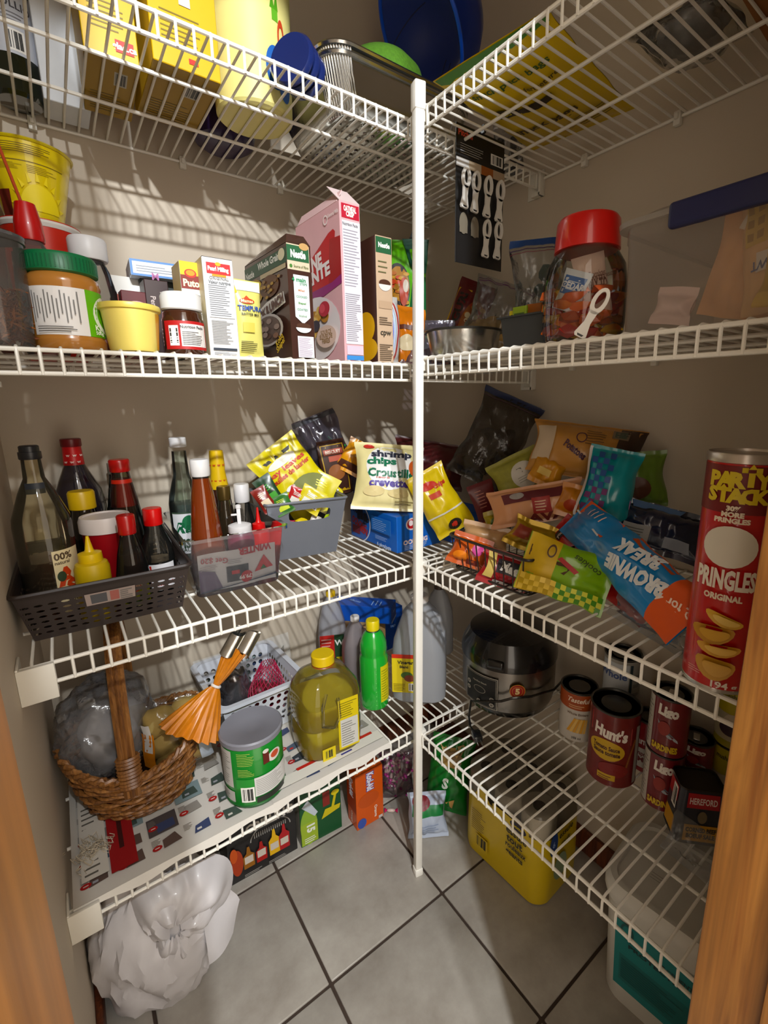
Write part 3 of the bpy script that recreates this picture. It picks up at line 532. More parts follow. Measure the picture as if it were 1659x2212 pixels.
# narrow beige/green cereal box
K = coly(799, Z2, -.385); w, d, c = boxK(K, 786, 832, .0); h = zt(K, 516) - Z2
t, F = carton('cereal_box', 'narrow beige cereal box with green top band beside the pink box', 'box', c, w, max(d, .1), h, 0, P('#b59a80', .4), {'left': P('#2e1710', .4)})
f = F['front']; f.rect(-w * .5, h * .87, w * .45, h * .99, '#1f4a2c').text('Nestle', 0, h * .93, h * .035, '#e9e8e0', w=w * .7, bold=.05).ell(0, h * .64, w * .36, h * .03, '#3a1f12').ell(0, h * .63, w * .38, h * .05, '#d5d0ca', a0=pi, a1=2 * pi).rect(-w * .4, h * .44, w * .4, h * .5, '#a88c72').lines(-w * .4, h * .72, w * .3, h * .84, 3, '#5a5a3a', 3, .2).text('cpw', 0, h * .25, .012, '#2e2a22', bold=.02).lines(-w * .4, h * .31, w * .4, h * .38, 4, '#57483a', 2, .4).lines(-w * .42, h * .02, w * .42, h * .16, 9, '#57483a', 5, .4)
F['left'].ell(0, h * .3, .04, h * .13, '#c99a1c').ell(.0, h * .12, .05, h * .1, '#c99a1c'); fin(t, F)
# striped packet
p = coly(843, Z2, -.37); h = zt(p, 640) - Z2; w = .05
t, pr = bag('striped_packet', 'standing packet with red, white and blue stripes next to the beige box', 'packet', w, h, .05, p, (0, 0, .1), P('#c8c5c2', .35), 21, wr=.0015, pinch=.02)
pr.rect(-w * .45, 0, -w * .3, h * .93, '#dadada').rect(-w * .32, .0, -w * .18, h * .93, '#1f3aa0').rect(-w * .15, 0, -w * .06, h * .94, '#a9c0e0').rect(-w * .04, 0, w * .04, h * .95, '#d9d9dc').rect(w * .05, 0, w * .14, h * .97, '#b03a34').done(t)
# green noodle bag, behind
p = coly(873, Z2 + .06, -.2); w = 92 * mpp(p) * 1.1; h = zt(p, 512) - p.z
t, pr = bag('noodle_bag', 'bright green noodle bag with a bowl picture behind the post', 'bag', w, h, .05, p, look_rot(p, .08, .05, .02), P('#5aa81e', .28, coat=.4), 31, wr=.003, seal=.014)
pr.ell(-w * .16, h * .53, w * .28, h * .24, '#14120e').ell(-w * .14, h * .54, w * .24, h * .2, '#a06a24')
for k in range(22):
    rr = random.Random(k); pr.ell(w * rr.uniform(-.33, .05), h * rr.uniform(.4, .68), w * .07, h * .018, rr.choice(['#c08a36', '#a85a24', '#b83a22', '#8a5a1e']), seg=10)
pr.ell(-w * .02, h * .5, w * .1, h * .13, '#a8351f').ell(w * .02, h * .55, w * .06, h * .06, '#cfc3b2').poly([(-w * .05, h), (w * .12, h * .74), (w * .3, h * .66), (w * .5, h * .7), (w * .5, h)], '#0e3a26').poly([(w * .1, h * .3), (w * .2, h * .66), (w * .5, h * .66), (w * .5, h * .32)], '#14552a').ell(w * .3, h * .36, w * .1, h * .12, '#a8601e').done(t)
MB().add([Vector((w * .0, 0, h * .9)), Vector((w * .32, 0, h * .9)), Vector((w * .2, -.01, h * 1.12)), Vector((w * .12, .012, h * 1.05)), Vector((w * .38, .01, h * 1.06))], [(0, 1, 2), (0, 3, 2), (1, 4, 2)], P('#15181a', .5)).build('torn_flap', t, smooth=False)
# orange snack bag, low behind
p = coly(872, Z2, -.30); w = .10; h = zt(p, 648) - Z2
t, pr = bag('snack_bag', 'crumpled orange snack bag under the green noodle bag', 'bag', w, h, .05, p, look_rot(p, .3, .2, .15), P('#c46a14', .3), 33, wr=.006, warp=.01)
pr.ell(0, h * .35, w * .3, h * .12, '#d8c6a0').rect(-w * .3, h * .55, w * .3, h * .62, '#4a1d10').done(t)
# dark violet film bag folded over the lip
p = coly(925, Z2, -.335); w = 120 * mpp(p); h = zt(p, 655) - Z2
t, pr = bag('plastic_bag', 'limp smoky violet plastic bag lying behind the post', 'bag', w, .13, .035, p, (-.25, 0.0, facing(p) + .1), CLEAR('#c9c4d0', .30, '#9a94a4', .1, 1.5, 1.4, .4), 35, wr=.008, warp=.03)
# maroon noodle bag with slanted word
p = coly(975, Z2 + .04, -.27); m = mpp(p); w = 84 * m; h = 160 * m
t, pr = bag('noodle_bag', 'maroon instant noodle bag with yellow slanted lettering', 'bag', w, h, .05, p, look_rot(p, .1, -.05, .38), P('#5a0f12', .28, coat=.4), 37, wr=.003)
pr.poly([(-w * .48, h * .1), (-w * .12, h * .1), (-w * .10, h * .86), (-w * .46, h * .86)], '#c9a01c').text('NOGURI', -w * .28, h * .47, w * .2, '#1a1210', w=h * .66, rot=pi / 2, bold=.05).ell(w * .17, h * .45, w * .3, h * .3, '#8a4a20')
for k in range(26):
    rr = random.Random(k + 3); pr.ell(w * rr.uniform(-.05, .4), h * rr.uniform(.22, .68), w * .08, h * .03, rr.choice(['#b8863a', '#a33a22', '#cfc19a', '#7a5a1e', '#c06a2a']), seg=10)
pr.done(t)
# ================================================================== second shelf, right run
# foil pan
p = colx(1000, R2, -.27); m = mpp(p); r = 82 * m; h = zt(p, 716) - R2
t = thing('foil_pan', 'round foil pan with a dark folded rim beside the post', 'pan', p, 0); mb = MB(); mb.lathe([(r * .8, 0), (r * .82, .002), (r * .96, h - .004)], m_foil, 72, cap1=False, sq=lambda a, z: 1 + .02 * math.sin(a * 36) * (1 if z > .001 else 0)); mb.build('pan', t, ang=80)
mb = MB(); mb.tube([(r * math.cos(a), r * math.sin(a), h - .003) for a in [2 * pi * k / 40 for k in range(41)]], .003, P('#4a4844', .3, .9), 6); mb.build('rim', t)
MB().lathe([(r * .9, h - .006), (r * .5, h - .008)], P('#1c1b1a', .4), 40).build('lid', t)
# clear crumb bag with violet zip
p = colx(1050, R2 + .02, -.15); m = mpp(p); w, h = 130 * m, 165 * m
t, pr = bag('zip_bag', 'clear bag of bread bits with a thin violet zip, slumped against the wall', 'bag', w, h, .07, p, look_rot(p, .25, .1, .3), m_film, 41, wr=.008, warp=.02, seal=.008)
pr.rect(-w * .48, h * .9, w * .48, h * .915, '#5a2a5a').rect(-w * .48, h * .935, w * .48, h * .945, '#5a2a5a').done(t, 'zip')
shell_blob('bread_crumbs', t, (0, 0, h * .28), .05, (1.1, .45, .8), P('#9a7a48', .8, var=.5, scale=60, bump=.8), 5, .25)
# zip bag with blue strip and greens
p = colx(1168, R2, -.14); m = mpp(p); w, h = 118 * m, zt(p, 505) - R2
t, pr = bag('zip_bag', 'clear bag with wide blue zip and green and red wrapped sweets inside', 'bag', w, h, .06, p, look_rot(p, .1, .15, -.05), m_film, 43, wr=.006, seal=.008)
pr.rect(-w * .5, h * .93, w * .5, h * .995, '#1c3a78').rect(-w * .5, h * .895, w * .5, h * .905, '#3a2a4a').rect(-w * .5, h * .87, w * .5, h * .876, '#6a2a3a').done(t, 'zip')
for k in range(9):
    rr = random.Random(k); V, F = ico(.014 + .008 * rr.random(), k, .4, 2); o = Vector((rr.uniform(-w * .3, w * .3), rr.uniform(-.012, .012), h * rr.uniform(.3, .75))); MB().add([v + o for v in V], F, P(rr.choice(['#1f4a40', '#2a5a4a', '#a8231c', '#cfd6d2', '#17332e']), .35)).build('wrapped_sweet', t)
# dark bin with tea sachets
K = colx(1080, R2, -.355); w = .105; d = .13; rz = facing(K) * .0 - pi / 2 + .12
c = K + Vector((math.cos(rz) * w / 2 - math.sin(rz) * d / 2, math.sin(rz) * w / 2 + math.cos(rz) * d / 2, 0)); h = zt(K, 690) - R2
t = thing('storage_bin', 'small dark grey open plastic bin holding tea sachets', 'bin', c, rz); md = P('#26282a', .45)
def open_bin(t, w, d, h, mat, tap=.9, th=.0025, rimw=.006, name='bin', slot=None):
    mb = MB(); a, b = w / 2, d / 2; k = tap
    def ring(q, z, o=0): return [Vector((sx * (a * q - o), sy * (b * q - o), z)) for sx, sy in ((-1, -1), (1, -1), (1, 1), (-1, 1))]
    L = [ring(k, 0), ring(1, h), ring(1, h, -rimw), ring(1, h + .003, -rimw), ring(1, h + .003, th), ring(k, th * 1.5, th)]
    V = [v for q in L for v in q]; F = [(3, 2, 1, 0)]
    for i in range(5):
        for j in range(4): F.append((i * 4 + j, i * 4 + (j + 1) % 4, (i + 1) * 4 + (j + 1) % 4, (i + 1) * 4 + j))
    F.append((20, 21, 22, 23)); mb.add(V, F, mat); return mb.build(name, t, ang=25)
open_bin(t, w, d, h, md)
for k, (cx, cy, c1, c2, a) in enumerate([(-.036, -.035, '#c9b91c', '#2a2a14', .05), (-.022, -.045, '#7f9a1e', '#2f4a14', -.05), (.0, -.03, '#8a4a1e', '#d8cdb0', .1), (.03, -.02, '#c9c0aa', '#8a8270', .2), (.01, .02, '#1f3a24', '#c9c0aa', -.1)]):
    q, F = carton('tea_sachet', ('yellow', 'lime green', 'brown', 'cream', 'dark green')[k] + ' tea sachet standing in the small dark bin', 'sachet', t.matrix_basis @ Vector((cx, cy, .006)), .032, .006, h + .012 + .004 * k, rz + a, P(c1, .4), r=.0008); F['front'].rect(-.012, h * .5, .012, h + .004, c2).lines(-.01, h * .6, .01, h, 4, '#d8d2c0', k, .3); fin(q, F)
# candy jar
p = colx(1255, R2, -.335); m = mpp(p); r = 84 * m; h = zt(p, 475) - R2; hb = h * .76
prof = [(r * .86, 0), (r * .95, .005), (r, hb * .2), (r, hb * .62), (r * .93, hb * .82), (r * .74, hb * .97), (r * .66, hb * 1.02)]
t = turned('candy_jar', 'large clear candy jar with a wide red screw lid', 'jar', p, [('jar', prof, CLEAR('#eef0ee', .06, '#d6d2c8', .05, 1.5)), ('lid', [(r * .68, hb * .98), (r * .78, hb * .985), (r * .78, hb * 1.0), (r * .74, h - .006), (r * .68, h)], P('#b81a16', .3, coat=.5))])
rr = random.Random(6)
for k in range(60):
    a, q = rr.uniform(0, 6.28), r * .82 * rr.random() ** .4; V, F = ico(.012 + .006 * rr.random(), k, .5, 1, (1.3, .8, .7)); o = Vector((q * math.cos(a), q * math.sin(a), .014 + .07 * rr.random()))
    MB().add([v + o for v in V], F, P(rr.choice(['#c8501a', '#d8701e', '#a81c18', '#c8962a', '#d9b23a', '#d8601a']), .25, rr.choice([0, .6]))).build('candy', t)
for k, (w_, h_, off, rt, c1, words) in enumerate([(r * .8, hb * .62, (r * .30, -r * .30, hb * .30), (.1, -.25, .3), '#c9a796', ['CURLY TO', 'Bels Chocolates']), (r * .7, hb * .42, (-r * .42, -r * .50, hb * .34), (.1, .35, -.2), '#d8dce2', ['CEDAR'])]):
    f = bagmap(w_, h_, .02, k + 60, wr=.003); o = MB(); o.grid(lambda a, b: f((a - .5) * w_, b * h_, 0, -1), 16, 18, P(c1, .4)); o.grid(lambda a, b: f((a - .5) * w_, b * h_, 0, 1), 16, 18, P(c1, .4), flip=True)
    b_ = o.build('sweet_packet', t, loc=off, rot=rt, ang=70); q = Print(lambda u, v, e: f(u, v, e, -1), 2, .0008)
    if k == 0: q.text(words[0], 0, h_ * .48, .017, '#4a2418', w=w_ * .8, bold=.04).text(words[1], 0, h_ * .66, .010, '#5a3020', w=w_ * .8, bold=.01, shear=.3).text('ALL CHOCOLATES INSIDE', 0, h_ * .6, .005, '#5a3020')
    else: q.rect(-w_ * .42, h_ * .4, w_ * .4, h_ * .85, '#1d4f96').rect(-w_ * .25, h_ * .52, w_ * .25, h_ * .73, '#d8dce2').rect(-w_ * .23, h_ * .54, w_ * .23, h_ * .71, '#1d4f96').text('CEDAR', 0, h_ * .62, .009, '#e8ecf2', bold=.04)
    q.done(b_)
# white clip standing at the lip
def chip_clip(t, L, name='clip'):
    """one jaw: loop handle above, tapering jaw below; local z up, flat in XZ"""
    mw = P('#dcd8d0', .35); mb = MB(); th = .005
    def out(a): return Vector((L * .15 * math.cos(a), 0, L * .74 + L * .26 * math.sin(a)))
    def inn(a): return Vector((L * .075 * math.cos(a), 0, L * .76 + L * .17 * math.sin(a)))
    n = 20
    for s in (-1, 1):
        V = [out(2 * pi * k / n) + Vector((0, s * th / 2, 0)) for k in range(n)] + [inn(2 * pi * k / n) + Vector((0, s * th / 2, 0)) for k in range(n)]
        mb.add(V, [((k, (k + 1) % n, n + (k + 1) % n, n + k) if s < 0 else (n + k, n + (k + 1) % n, (k + 1) % n, k)) for k in range(n)], mw)
    for fn in (out, inn): mb.grid(lambda a, b: fn(a * 2 * pi) + Vector((0, (b - .5) * th, 0)), n, 1, mw)
    V = [Vector((x * L, y, z * L)) for y in (-th / 2, th / 2) for x, z in ((-.085, .54), (-.07, .3), (-.13, .05), (-.1, 0), (.1, 0), (.13, .05), (.07, .3), (.085, .54))]
    mb.add(V, [tuple(range(8)), tuple(range(15, 7, -1))] + [(k, 8 + k, 8 + (k + 1) % 8, (k + 1) % 8) for k in range(8)], mw)
    o = mb.build(name, t, ang=30)
    MB().add([Vector((x * L, -th * .56, z * L)) for x, z in ((-.07, .06), (.07, .06), (.05, .02), (-.05, .02))], [(0, 3, 2, 1)], INK('#171615')).build('grip', o, smooth=False); return o
p = colx(1250, R2, -.425); t = thing('bag_clip', 'white plastic clip standing on the lip beside the candy jar', 'clip', p, (Matrix.Rotation(facing(p), 4, 'Z') @ Matrix.Rotation(.5, 4, 'Y')).to_euler()); chip_clip(t, .075)
# hanging card with clips
K = aty(985, 262, -.495); K2 = aty(1090, 300, -.495); zb = aty(1035, 577, -.495).z; w = K2.x - K.x; ztop = K.z; h = ztop - zb
t = thing('clip_card', 'black hanging card with white chip clips below the top shelf', 'card', (K.x + w / 2, -.495, zb), 0); mk = P('#131212', .35)
MB().bbox(-w / 2, w / 2, -.0008, .0008, 0, h, mk, .0004, 1).build('card', t, smooth=False)
q = Print(front(-.0008)); q.text('Pitchel', -w * .32, h * .94, .011, '#c94a3a', bold=.03).lines(-w * .42, h * .80, w * .12, h * .88, 5, '#9a9894', 3, .3).barcode(w * .2, h * .80, w * .46, h * .88)
for k, c in enumerate(['#c9c6c2', '#b9a78e', '#8a4a22', '#a08a72']): q.rect(-w * .5 + k * w * .25, h * .70, -w * .5 + (k + 1) * w * .25, h * .765, c)
q.ell(-w * .35, h * .30, w * .085, h * .08, '#6b6355').rect(-w * .43, h * .23, -w * .27, h * .30, '#6b6355').ell(-w * .12, h * .29, w * .085, h * .08, '#6b6355').rect(-w * .2, h * .22, -w * .04, h * .29, '#6b6355').done(t)
for k, (u, v, s) in enumerate([(1012, 358, 1), (1034, 368, 1), (1060, 378, 1), (1086, 388, 1), (1057, 473, 1), (1082, 477, 1)]):
    g = aty(u, v, -.51); a = aty(u - 7, v + 90 if k < 4 else v + 82, -.51); L = (g - a).length
    o = chip_clip(t, L * 1.0, 'clip'); o.location = (a.x - (K.x + w / 2), -.011, a.z - zb); o.rotation_euler = (0, math.atan2(g.x - a.x, g.z - a.z), 0)
MB().box(-.003, .003, -.012, .0, h - .004, h + .012, P('#222', .4)).build('hang_tab', t, smooth=False)
# big clear tote ------------------------------------------------------
yL = colx(1322, R2, -.405).y; yR = -1.205; h = zt((-.405, yL, R2), 482) - R2; ln = yL - yR; d = .345
t = thing('storage_tote', 'large clear lidded storage tote with a dark blue handle', 'tote', (-.405 + d / 2, (yL + yR) / 2, R2), -pi / 2)
mt = CLEAR('#f6f3f0', .20, '#f0e8e0', .2, 1.45, .6); a, b = ln / 2, d / 2; mb = MB()
def rr_ring(a, b, r, z, n=6):
    P_ = []
    for cx, cy, a0 in ((a - r, b - r, 0), (-a + r, b - r, pi / 2), (-a + r, -b + r, pi), (a - r, -b + r, 1.5 * pi)):
        P_ += [Vector((cx + r * math.cos(a0 + k * pi / 2 / n), cy + r * math.sin(a0 + k * pi / 2 / n), z)) for k in range(n + 1)]
    return P_
def loft(mb, rings, mat, cap0=True, cap1=False):
    n = len(rings[0]); V = [v for q in rings for v in q]; F = [(i * n + k, i * n + (k + 1) % n, (i + 1) * n + (k + 1) % n, (i + 1) * n + k) for i in range(len(rings) - 1) for k in range(n)]
    if cap0: F.append(tuple(range(n - 1, -1, -1)))
    if cap1: F.append(tuple((len(rings) - 1) * n + k for k in range(n)))
    mb.add(V, F, mat); return mb
loft(mb, [rr_ring(a * .975, b * .95, .03, .0), rr_ring(a * .98, b * .955, .03, .004), rr_ring(a * .995, b * .985, .03, h * .80), rr_ring(a, b, .03, h * .82), rr_ring(a, b, .03, h * .97)], mt); mb.build('tub', t)
mb = MB(); loft(mb, [rr_ring(a + .012, b + .006, .035, h * .94), rr_ring(a + .013, b + .007, .035, h * .985), rr_ring(a, b - .004, .03, h), rr_ring(a * .9, b * .85, .03, h + .012)], CLEAR('#f2efec', .38, '#e6e0d8', .2, 1.45, .6), True, True); mb.build('lid', t)
hu = (-.405, colx(1445, R2 + .1, -.415).y); xh = yL - hu[1] - a
z0, z1 = zt((-.42, hu[1], R2), 498) - R2, zt((-.42, hu[1], R2), 440) - R2
mb = MB(); mb.bbox(xh, a * .86, -b - .022, -b - .008, z0, z1, P('#0e1236', .4), .005, 3); mb.build('handle', t)
for k, (x, w_, h_, tk, c1, rt, sd) in enumerate([(-.005, .09, .15, .04, '#c9986a', (.05, .25, .1), 71), (.065, .10, .15, .04, '#d0a878', (.05, -.1, -.1), 72), (.045, .09, .085, .03, '#d8ccb8', (-.1, .5, .2), 73), (.075, .08, .08, .05, '#b9983f', (0, .1, 0), 74), (-.075, .06, .05, .04, '#d8c0ba', (0, .2, 0), 75)]):
    f = bagmap(w_, h_, tk, sd, wr=.006, warp=.01); o = MB(); mm = P(c1, .4, var=.25, scale=25); o.grid(lambda a_, b_: f((a_ - .5) * w_, b_ * h_, 0, -1), 18, 20, mm); o.grid(lambda a_, b_: f((a_ - .5) * w_, b_ * h_, 0, 1), 18, 20, mm, flip=True)
    b_ = o.build('snack_packet', t, loc=(x, -b * .74 + (.02, .0, -.012, -.02, .01)[k], .012 + (.08 if k == 2 else 0)), rot=rt, ang=70); q = Print(lambda u, v, e: f(u, v, e, -1), 2, .001)
    if k == 1: q.rect(-w_ * .4, h_ * .52, w_ * .4, h_ * .86, '#c2a04a'); [q.rect(-w_ * .37 + i * w_ * .15, h_ * (.56 + .1 * j), -w_ * .28 + i * w_ * .15, h_ * (.62 + .1 * j), '#8a6a2a') for i in range(5) for j in range(3)]; q.rect(-w_ * .2, h_ * .3, w_ * .25, h_ * .45, '#cfcac2').text('NET WT', 0, h_ * .35, .010, '#3a4a7a', rot=pi, bold=.03).text('200g', 0.01, h_ * .42, .009, '#3a4a7a', rot=pi, bold=.03)
    if k == 3: q.rect(-w_ * .5, h_ * .02, w_ * .5, h_ * .2, '#c9a94a').text('ers', -w_ * .1, h_ * .12, .018, '#2a3a6a', rot=pi, bold=.05)
    if k == 2: q.lines(-w_ * .3, h_ * .3, w_ * .3, h_ * .7, 6, '#a08a78', 3, .4)
    if q.V: q.done(b_)
# ================================================================== top shelf, left run (seen from below)
p = at(44, 226, Z1); m = mpp(p); r = 46 * m
t = turned('wine_bottle', 'dark green glass bottle with white label at the upper left corner', 'bottle', p, [('bottle', [(r * .85, 0), (r, .006), (r, .19), (r * .85, .215), (r * .4, .245), (r * .36, .31), (r * .4, .312), (r * .4, .325)], P('#0e120a', .06, coat=1, var=.1))])
q = Print(cyl(r), 1); q.rect(-r * .55, .065, r * 1.1, .17, '#b9bcc4').text('COLLIO', r * .25, .145, .012, '#3a3a40').barcode(-r * .15, .07, r * .55, .105).lines(-r * .3, .112, r * .8, .135, 4, '#6a6a70', 3, .3).done(t)
p = at(128, 208, Z1); t, F = carton('white_box', 'plain white tall box between the dark bottle and the yellow boxes', 'box', (p.x + .014, -.06, Z1), .075, .08, .34, 0, P('#cfd2d6', .5)); fin(t, F)
for k, (fl, fr, bl, words) in enumerate([((181, 106), (302, 146), (178, 234), 0), ((331, 126), (478, 181), (287, 254), 1)]):
    A0, A1 = at(*fl, Z1), at(*fr, Z1); A2 = at(*bl, Z1); rz = math.atan2(A1.y - A0.y, A1.x - A0.x); w = (A1 - A0).length; d = min(.2, abs((A2 - A0).dot(Vector((-math.sin(rz), math.cos(rz), 0))))); c = (A0 + A1) / 2 + Vector((-math.sin(rz), math.cos(rz), 0)) * d / 2; h = .27
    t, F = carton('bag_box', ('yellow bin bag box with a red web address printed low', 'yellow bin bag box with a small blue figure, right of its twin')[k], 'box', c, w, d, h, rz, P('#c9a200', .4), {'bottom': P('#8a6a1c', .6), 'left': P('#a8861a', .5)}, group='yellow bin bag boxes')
    f = F['front']; f.lines(-w * .35, .04, w * .4, .085, 6, '#6b5a14', 3 + k, .3).text('ASSORTED PACK', w * .0, .15, .009, '#4a3c10', w=w * .7)
    if k == 0: f.rect(w * .08, .012, w * .42, .03, '#b02418').text('glad.ca', w * .25, .021, .009, '#f0e4e0', bold=.04).rect(w * .0, .11, w * .3, .14, '#8a8a9a')
    else: f.rect(w * .02, .012, w * .16, .02, '#b02418').poly([(-.004, .15), (.012, .15), (.016, .17), (.012, .19), (-.002, .188), (-.008, .17)], '#2a5aa8').rect(-.006, .095, .012, .12, '#c9ccd2')
    F['bottom'].barcode(w * .05, d * .1, w * .3, d * .32, bg='#9a9484').lines(-w * .4, -d * .4, w * .35, -d * .05, 8, '#5a4a1c', 5, .25); fin(t, F)
# pale yellow bucket with a scalloped rim
p = at(552, 262, Z1); m = mpp(p); r = 78 * m; h = .30
prof = [(r * .94, 0), (r, .004), (r * 1.13, h)]
t = thing('party_bucket', 'pale yellow paper bucket with scalloped rim and blue and red print', 'bucket', p, facing(p)); mb = MB(); my = P('#d9cf86', .5)
mb.lathe(prof, my, 48, cap1=False); mb.grid(lambda a, b: Vector(((r * 1.13 + .002 * b) * math.cos(2 * pi * a), (r * 1.13 + .002 * b) * math.sin(2 * pi * a), h + b * (.008 + .008 * abs(math.sin(a * pi * 14))))), 112, 2, my, closeu=True); mb.build('bucket', t)
q = Print(cyl(prof_r(prof)), 1); q.poly([(r * .55, .16), (r * .62, .185), (r * .68, .165), (r * .76, .19), (r * .8, .16)], '#4a8a2a').rect(r * .6, .142, r * .78, .16, '#5a9a34').ell(r * .86, .12, r * .12, .03, '#b03a24', r0=.6).ell(r * .62, .065, r * .26, .036, '#1f4f9a').ell(r * .92, .05, r * .24, .034, '#1f4f9a').rect(r * .6, .05, r * .68, .085, '#d8d4a0').ell(r * .5, .058, r * .06, .008, '#c9ccd8').done(t)
# purple bowl behind
p = at(486, 322, Z1); m = mpp(p); r = 74 * m
turned('mixing_bowl', 'dark purple bowl behind the pale yellow bucket', 'bowl', p, [('bowl', [(r * .6, 0), (r * .8, .01), (r, .07), (r * 1.05, .1), (r * 1.0, .1)], P('#1d1030', .35))])
# blue plates on edge
p = at(650, 222, Z1); m = mpp(p)
for k in range(3):
    c = Vector((-.640 + .018 * k, -.402 + .010 * k, Z1)); r = .046 - .002 * k
    t = thing('serving_plate', 'glossy dark blue round plate standing on edge, ' + ('front', 'middle', 'rear')[k] + ' one of three beside the foil tray', 'plate', c + Vector((0, 0, r + .002)), (pi / 2 - .15, 0, -1.0)); MB().lathe([(r * .3, .004), (r * .9, .006), (r, 0), (r * 1.0, -.004), (r * .9, .002)], P('#0f1a4a', .25, coat=.5), 36).build('disc', t)
# foil roasting trays (nested pair)
F0 = Vector((-.572, -.42, Z1 + .004)); w = .385; d = .29; zr = .088
for k in range(2):
    t = thing('foil_tray', ('large fluted foil roasting tray with a rolled rim on the top shelf', 'second foil tray nested inside the large fluted one')[k], 'tray', (F0.x + w / 2, -.42 + d / 2 + .002, Z1 + .004 + .016 * k), 0); a, b, h = w / 2, d / 2, zr; mb = MB(); n = 168
    def rg(q, z, fl=0):
        out = []; R_ = rr_ring(a * q, b * q, .05, z, 41)
        for i, v in enumerate(R_): s = 1 + fl * math.sin(i * 2.1); out.append(Vector((v.x * s, v.y * s, z)))
        return out
    loft(mb, [rg(.80, 0), rg(.82, .002, .006), rg(.9, h * .5, .012), rg(.975, h - .004, .012), rg(.98, h)], m_foil); mb.build('tray', t, ang=80)
    mb = MB(); R_ = rr_ring(a, b, .055, h, 10); mb.tube(R_ + [R_[0]], .0045, m_foil, 6); mb.build('rim', t)
    if k == 0:
        mb = MB(); rr = random.Random(3)
        for i in range(14):
            for j in range(9): x, y = (-.7 + 1.4 * i / 13) * a * 1.0, (-.68 + 1.36 * j / 8) * b; mb.lathe([(.005, -.0006), (.003, -.0028)], m_foil, 6, x, y)
        o = mb.build('embossing', t); o['kind'] = 'stuff'
# lime cloth on the trays
zc = Z1 + zr + .022; p = aty(825, 112, -.32)
t = thing('mesh_bag', 'lime green knitted mesh bag lying in the foil trays', 'bag', (p.x, -.31, zc - .012), .1)
mb = MB(); mb.lathe([(.098, 0), (.102, .02), (.094, .05), (.07, .075), (.035, .088)], P('#3c6412', .85, var=.35, scale=150, bump=1.0), 48); o = mb.build('fabric', t); mb = MB(); mb.tube([(-.02, -.02, .09), (.01, -.02, .105), (.05, -.01, .1), (.07, 0, .085)], .006, P('#14140f', .6), 6); mb.build('strap', t)
# blue mesh dome
p = Vector((-.262, -.30, 2.150)); mbl = CLEAR('#6a86dc', .5, '#2448b8', .4, 1.4, .5)
t = thing('mesh_food_cover', 'blue mesh food cover leaning above the foil trays with a bright rim', 'food cover', p, (Matrix.Rotation(-.25, 4, 'Z') @ Matrix.Rotation(.95, 4, 'Y')).to_euler()); r = .145
MB().lathe([(r, 0), (r * .97, .03), (r * .85, .08), (r * .6, .125), (r * .3, .15), (.002, .158)], mbl, 48, cap0=False).build('mesh', t)
MB().tube([(r * math.cos(2 * pi * k / 48), r * math.sin(2 * pi * k / 48), 0) for k in range(49)], .0045, P('#1440b8', .3), 8).build('rim', t)
mb = MB(); rr = random.Random(2)
for k in range(9): a = rr.uniform(0, 6.28); mb.tube([((r - .004 - .0 * q) * math.cos(a + q * .5) * (1 - q * .35), (r - .004) * math.sin(a + q * .5) * (1 - q * .35), .01 + q * .09) for q in [i / 8 for i in range(9)]], .0012, P('#0a1038', .6), 5)
mb.build('lace', t)
# clear bag of small things at the right end
p = Vector((-.055, -.40, Z1)); t, pr = bag('plastic_bag', 'clear bag of small black topped bottles at the right wall end', 'bag', .085, .12, .045, p, (0, 0, facing(p)), m_film, 81, wr=.005)
for k, x in enumerate((-.018, .014)): MB().lathe([(.012, .004), (.012, .05), (.007, .06), (.009, .061), (.009, .085)], P('#15151a', .3), 14, x, 0).build('bottle', t)
# ================================================================== top shelf, right run
c0, c1, c2 = at(1003, 252, R1), at(1190, 40, R1), at(1425, 172, R1); w = .26; h = .40
p = Vector((-.395, -.505, R1 + .03)); t, pr = bag('sandwich_bag_pack', 'big yellow printed pack of snack bags lying flat on the top shelf', 'pack', .24, .36, .055, (-.245, -.60, R1 + .030), (pi / 2, 0, -pi / 2 + .25), P('#cfae12', .35), 91, wr=.003, seal=.012, pinch=.02, backmat=P('#cfae12', .35)); w, h = .24, .36
t.location = (-.40, -.66, R1 + .036); t.rotation_euler = (pi / 2, 0, pi / 2 + .15)
pr.rect(-w * .48, h * .0, w * .48, h * .05, '#3d6b2a').text('snack bags', w * .05, h * .62, .026, '#3a2a08', w=w * .6, bold=.03, rot=pi).text('snack pack bags', .0, h * .2, .014, '#2e4a1c', w=w * .7, bold=.02, rot=pi).rect(w * .1, h * .36, w * .32, h * .44, '#241c10').text('60', w * .21, h * .40, .014, '#d8c030', rot=pi, bold=.03).rect(-w * .2, h * .40, w * .1, h * .45, '#241c10').lines(-w * .42, h * .72, w * .0, h * .86, 6, '#5a4a10', 3, .35).text('fermeture', -w * .2, h * .3, .012, '#4a3c10', rot=pi).done(t)
t, pr = bag('plastic_bag', 'crumpled clear plastic bag on the top right shelf', 'bag', .14, .15, .07, (-.20, -.878, R1 + .05), (pi / 2, 0, pi / 2), m_film, 93, wr=.007, warp=.008)
shell_blob('contents', t, (0, 0, .075), .03, (1.5, .6, 1.6), P('#8a8680', .5, var=.3), 8, .25)
p = at(1630, 42, R1); t, F = carton('cardboard_box', 'brown cardboard box at the upper right corner', 'box', (-.15, -1.085, R1), .2, .2, .18, .06, m_kraft, {'bottom': P('#7a4a24', .7, var=.15)}); fin(t, F)
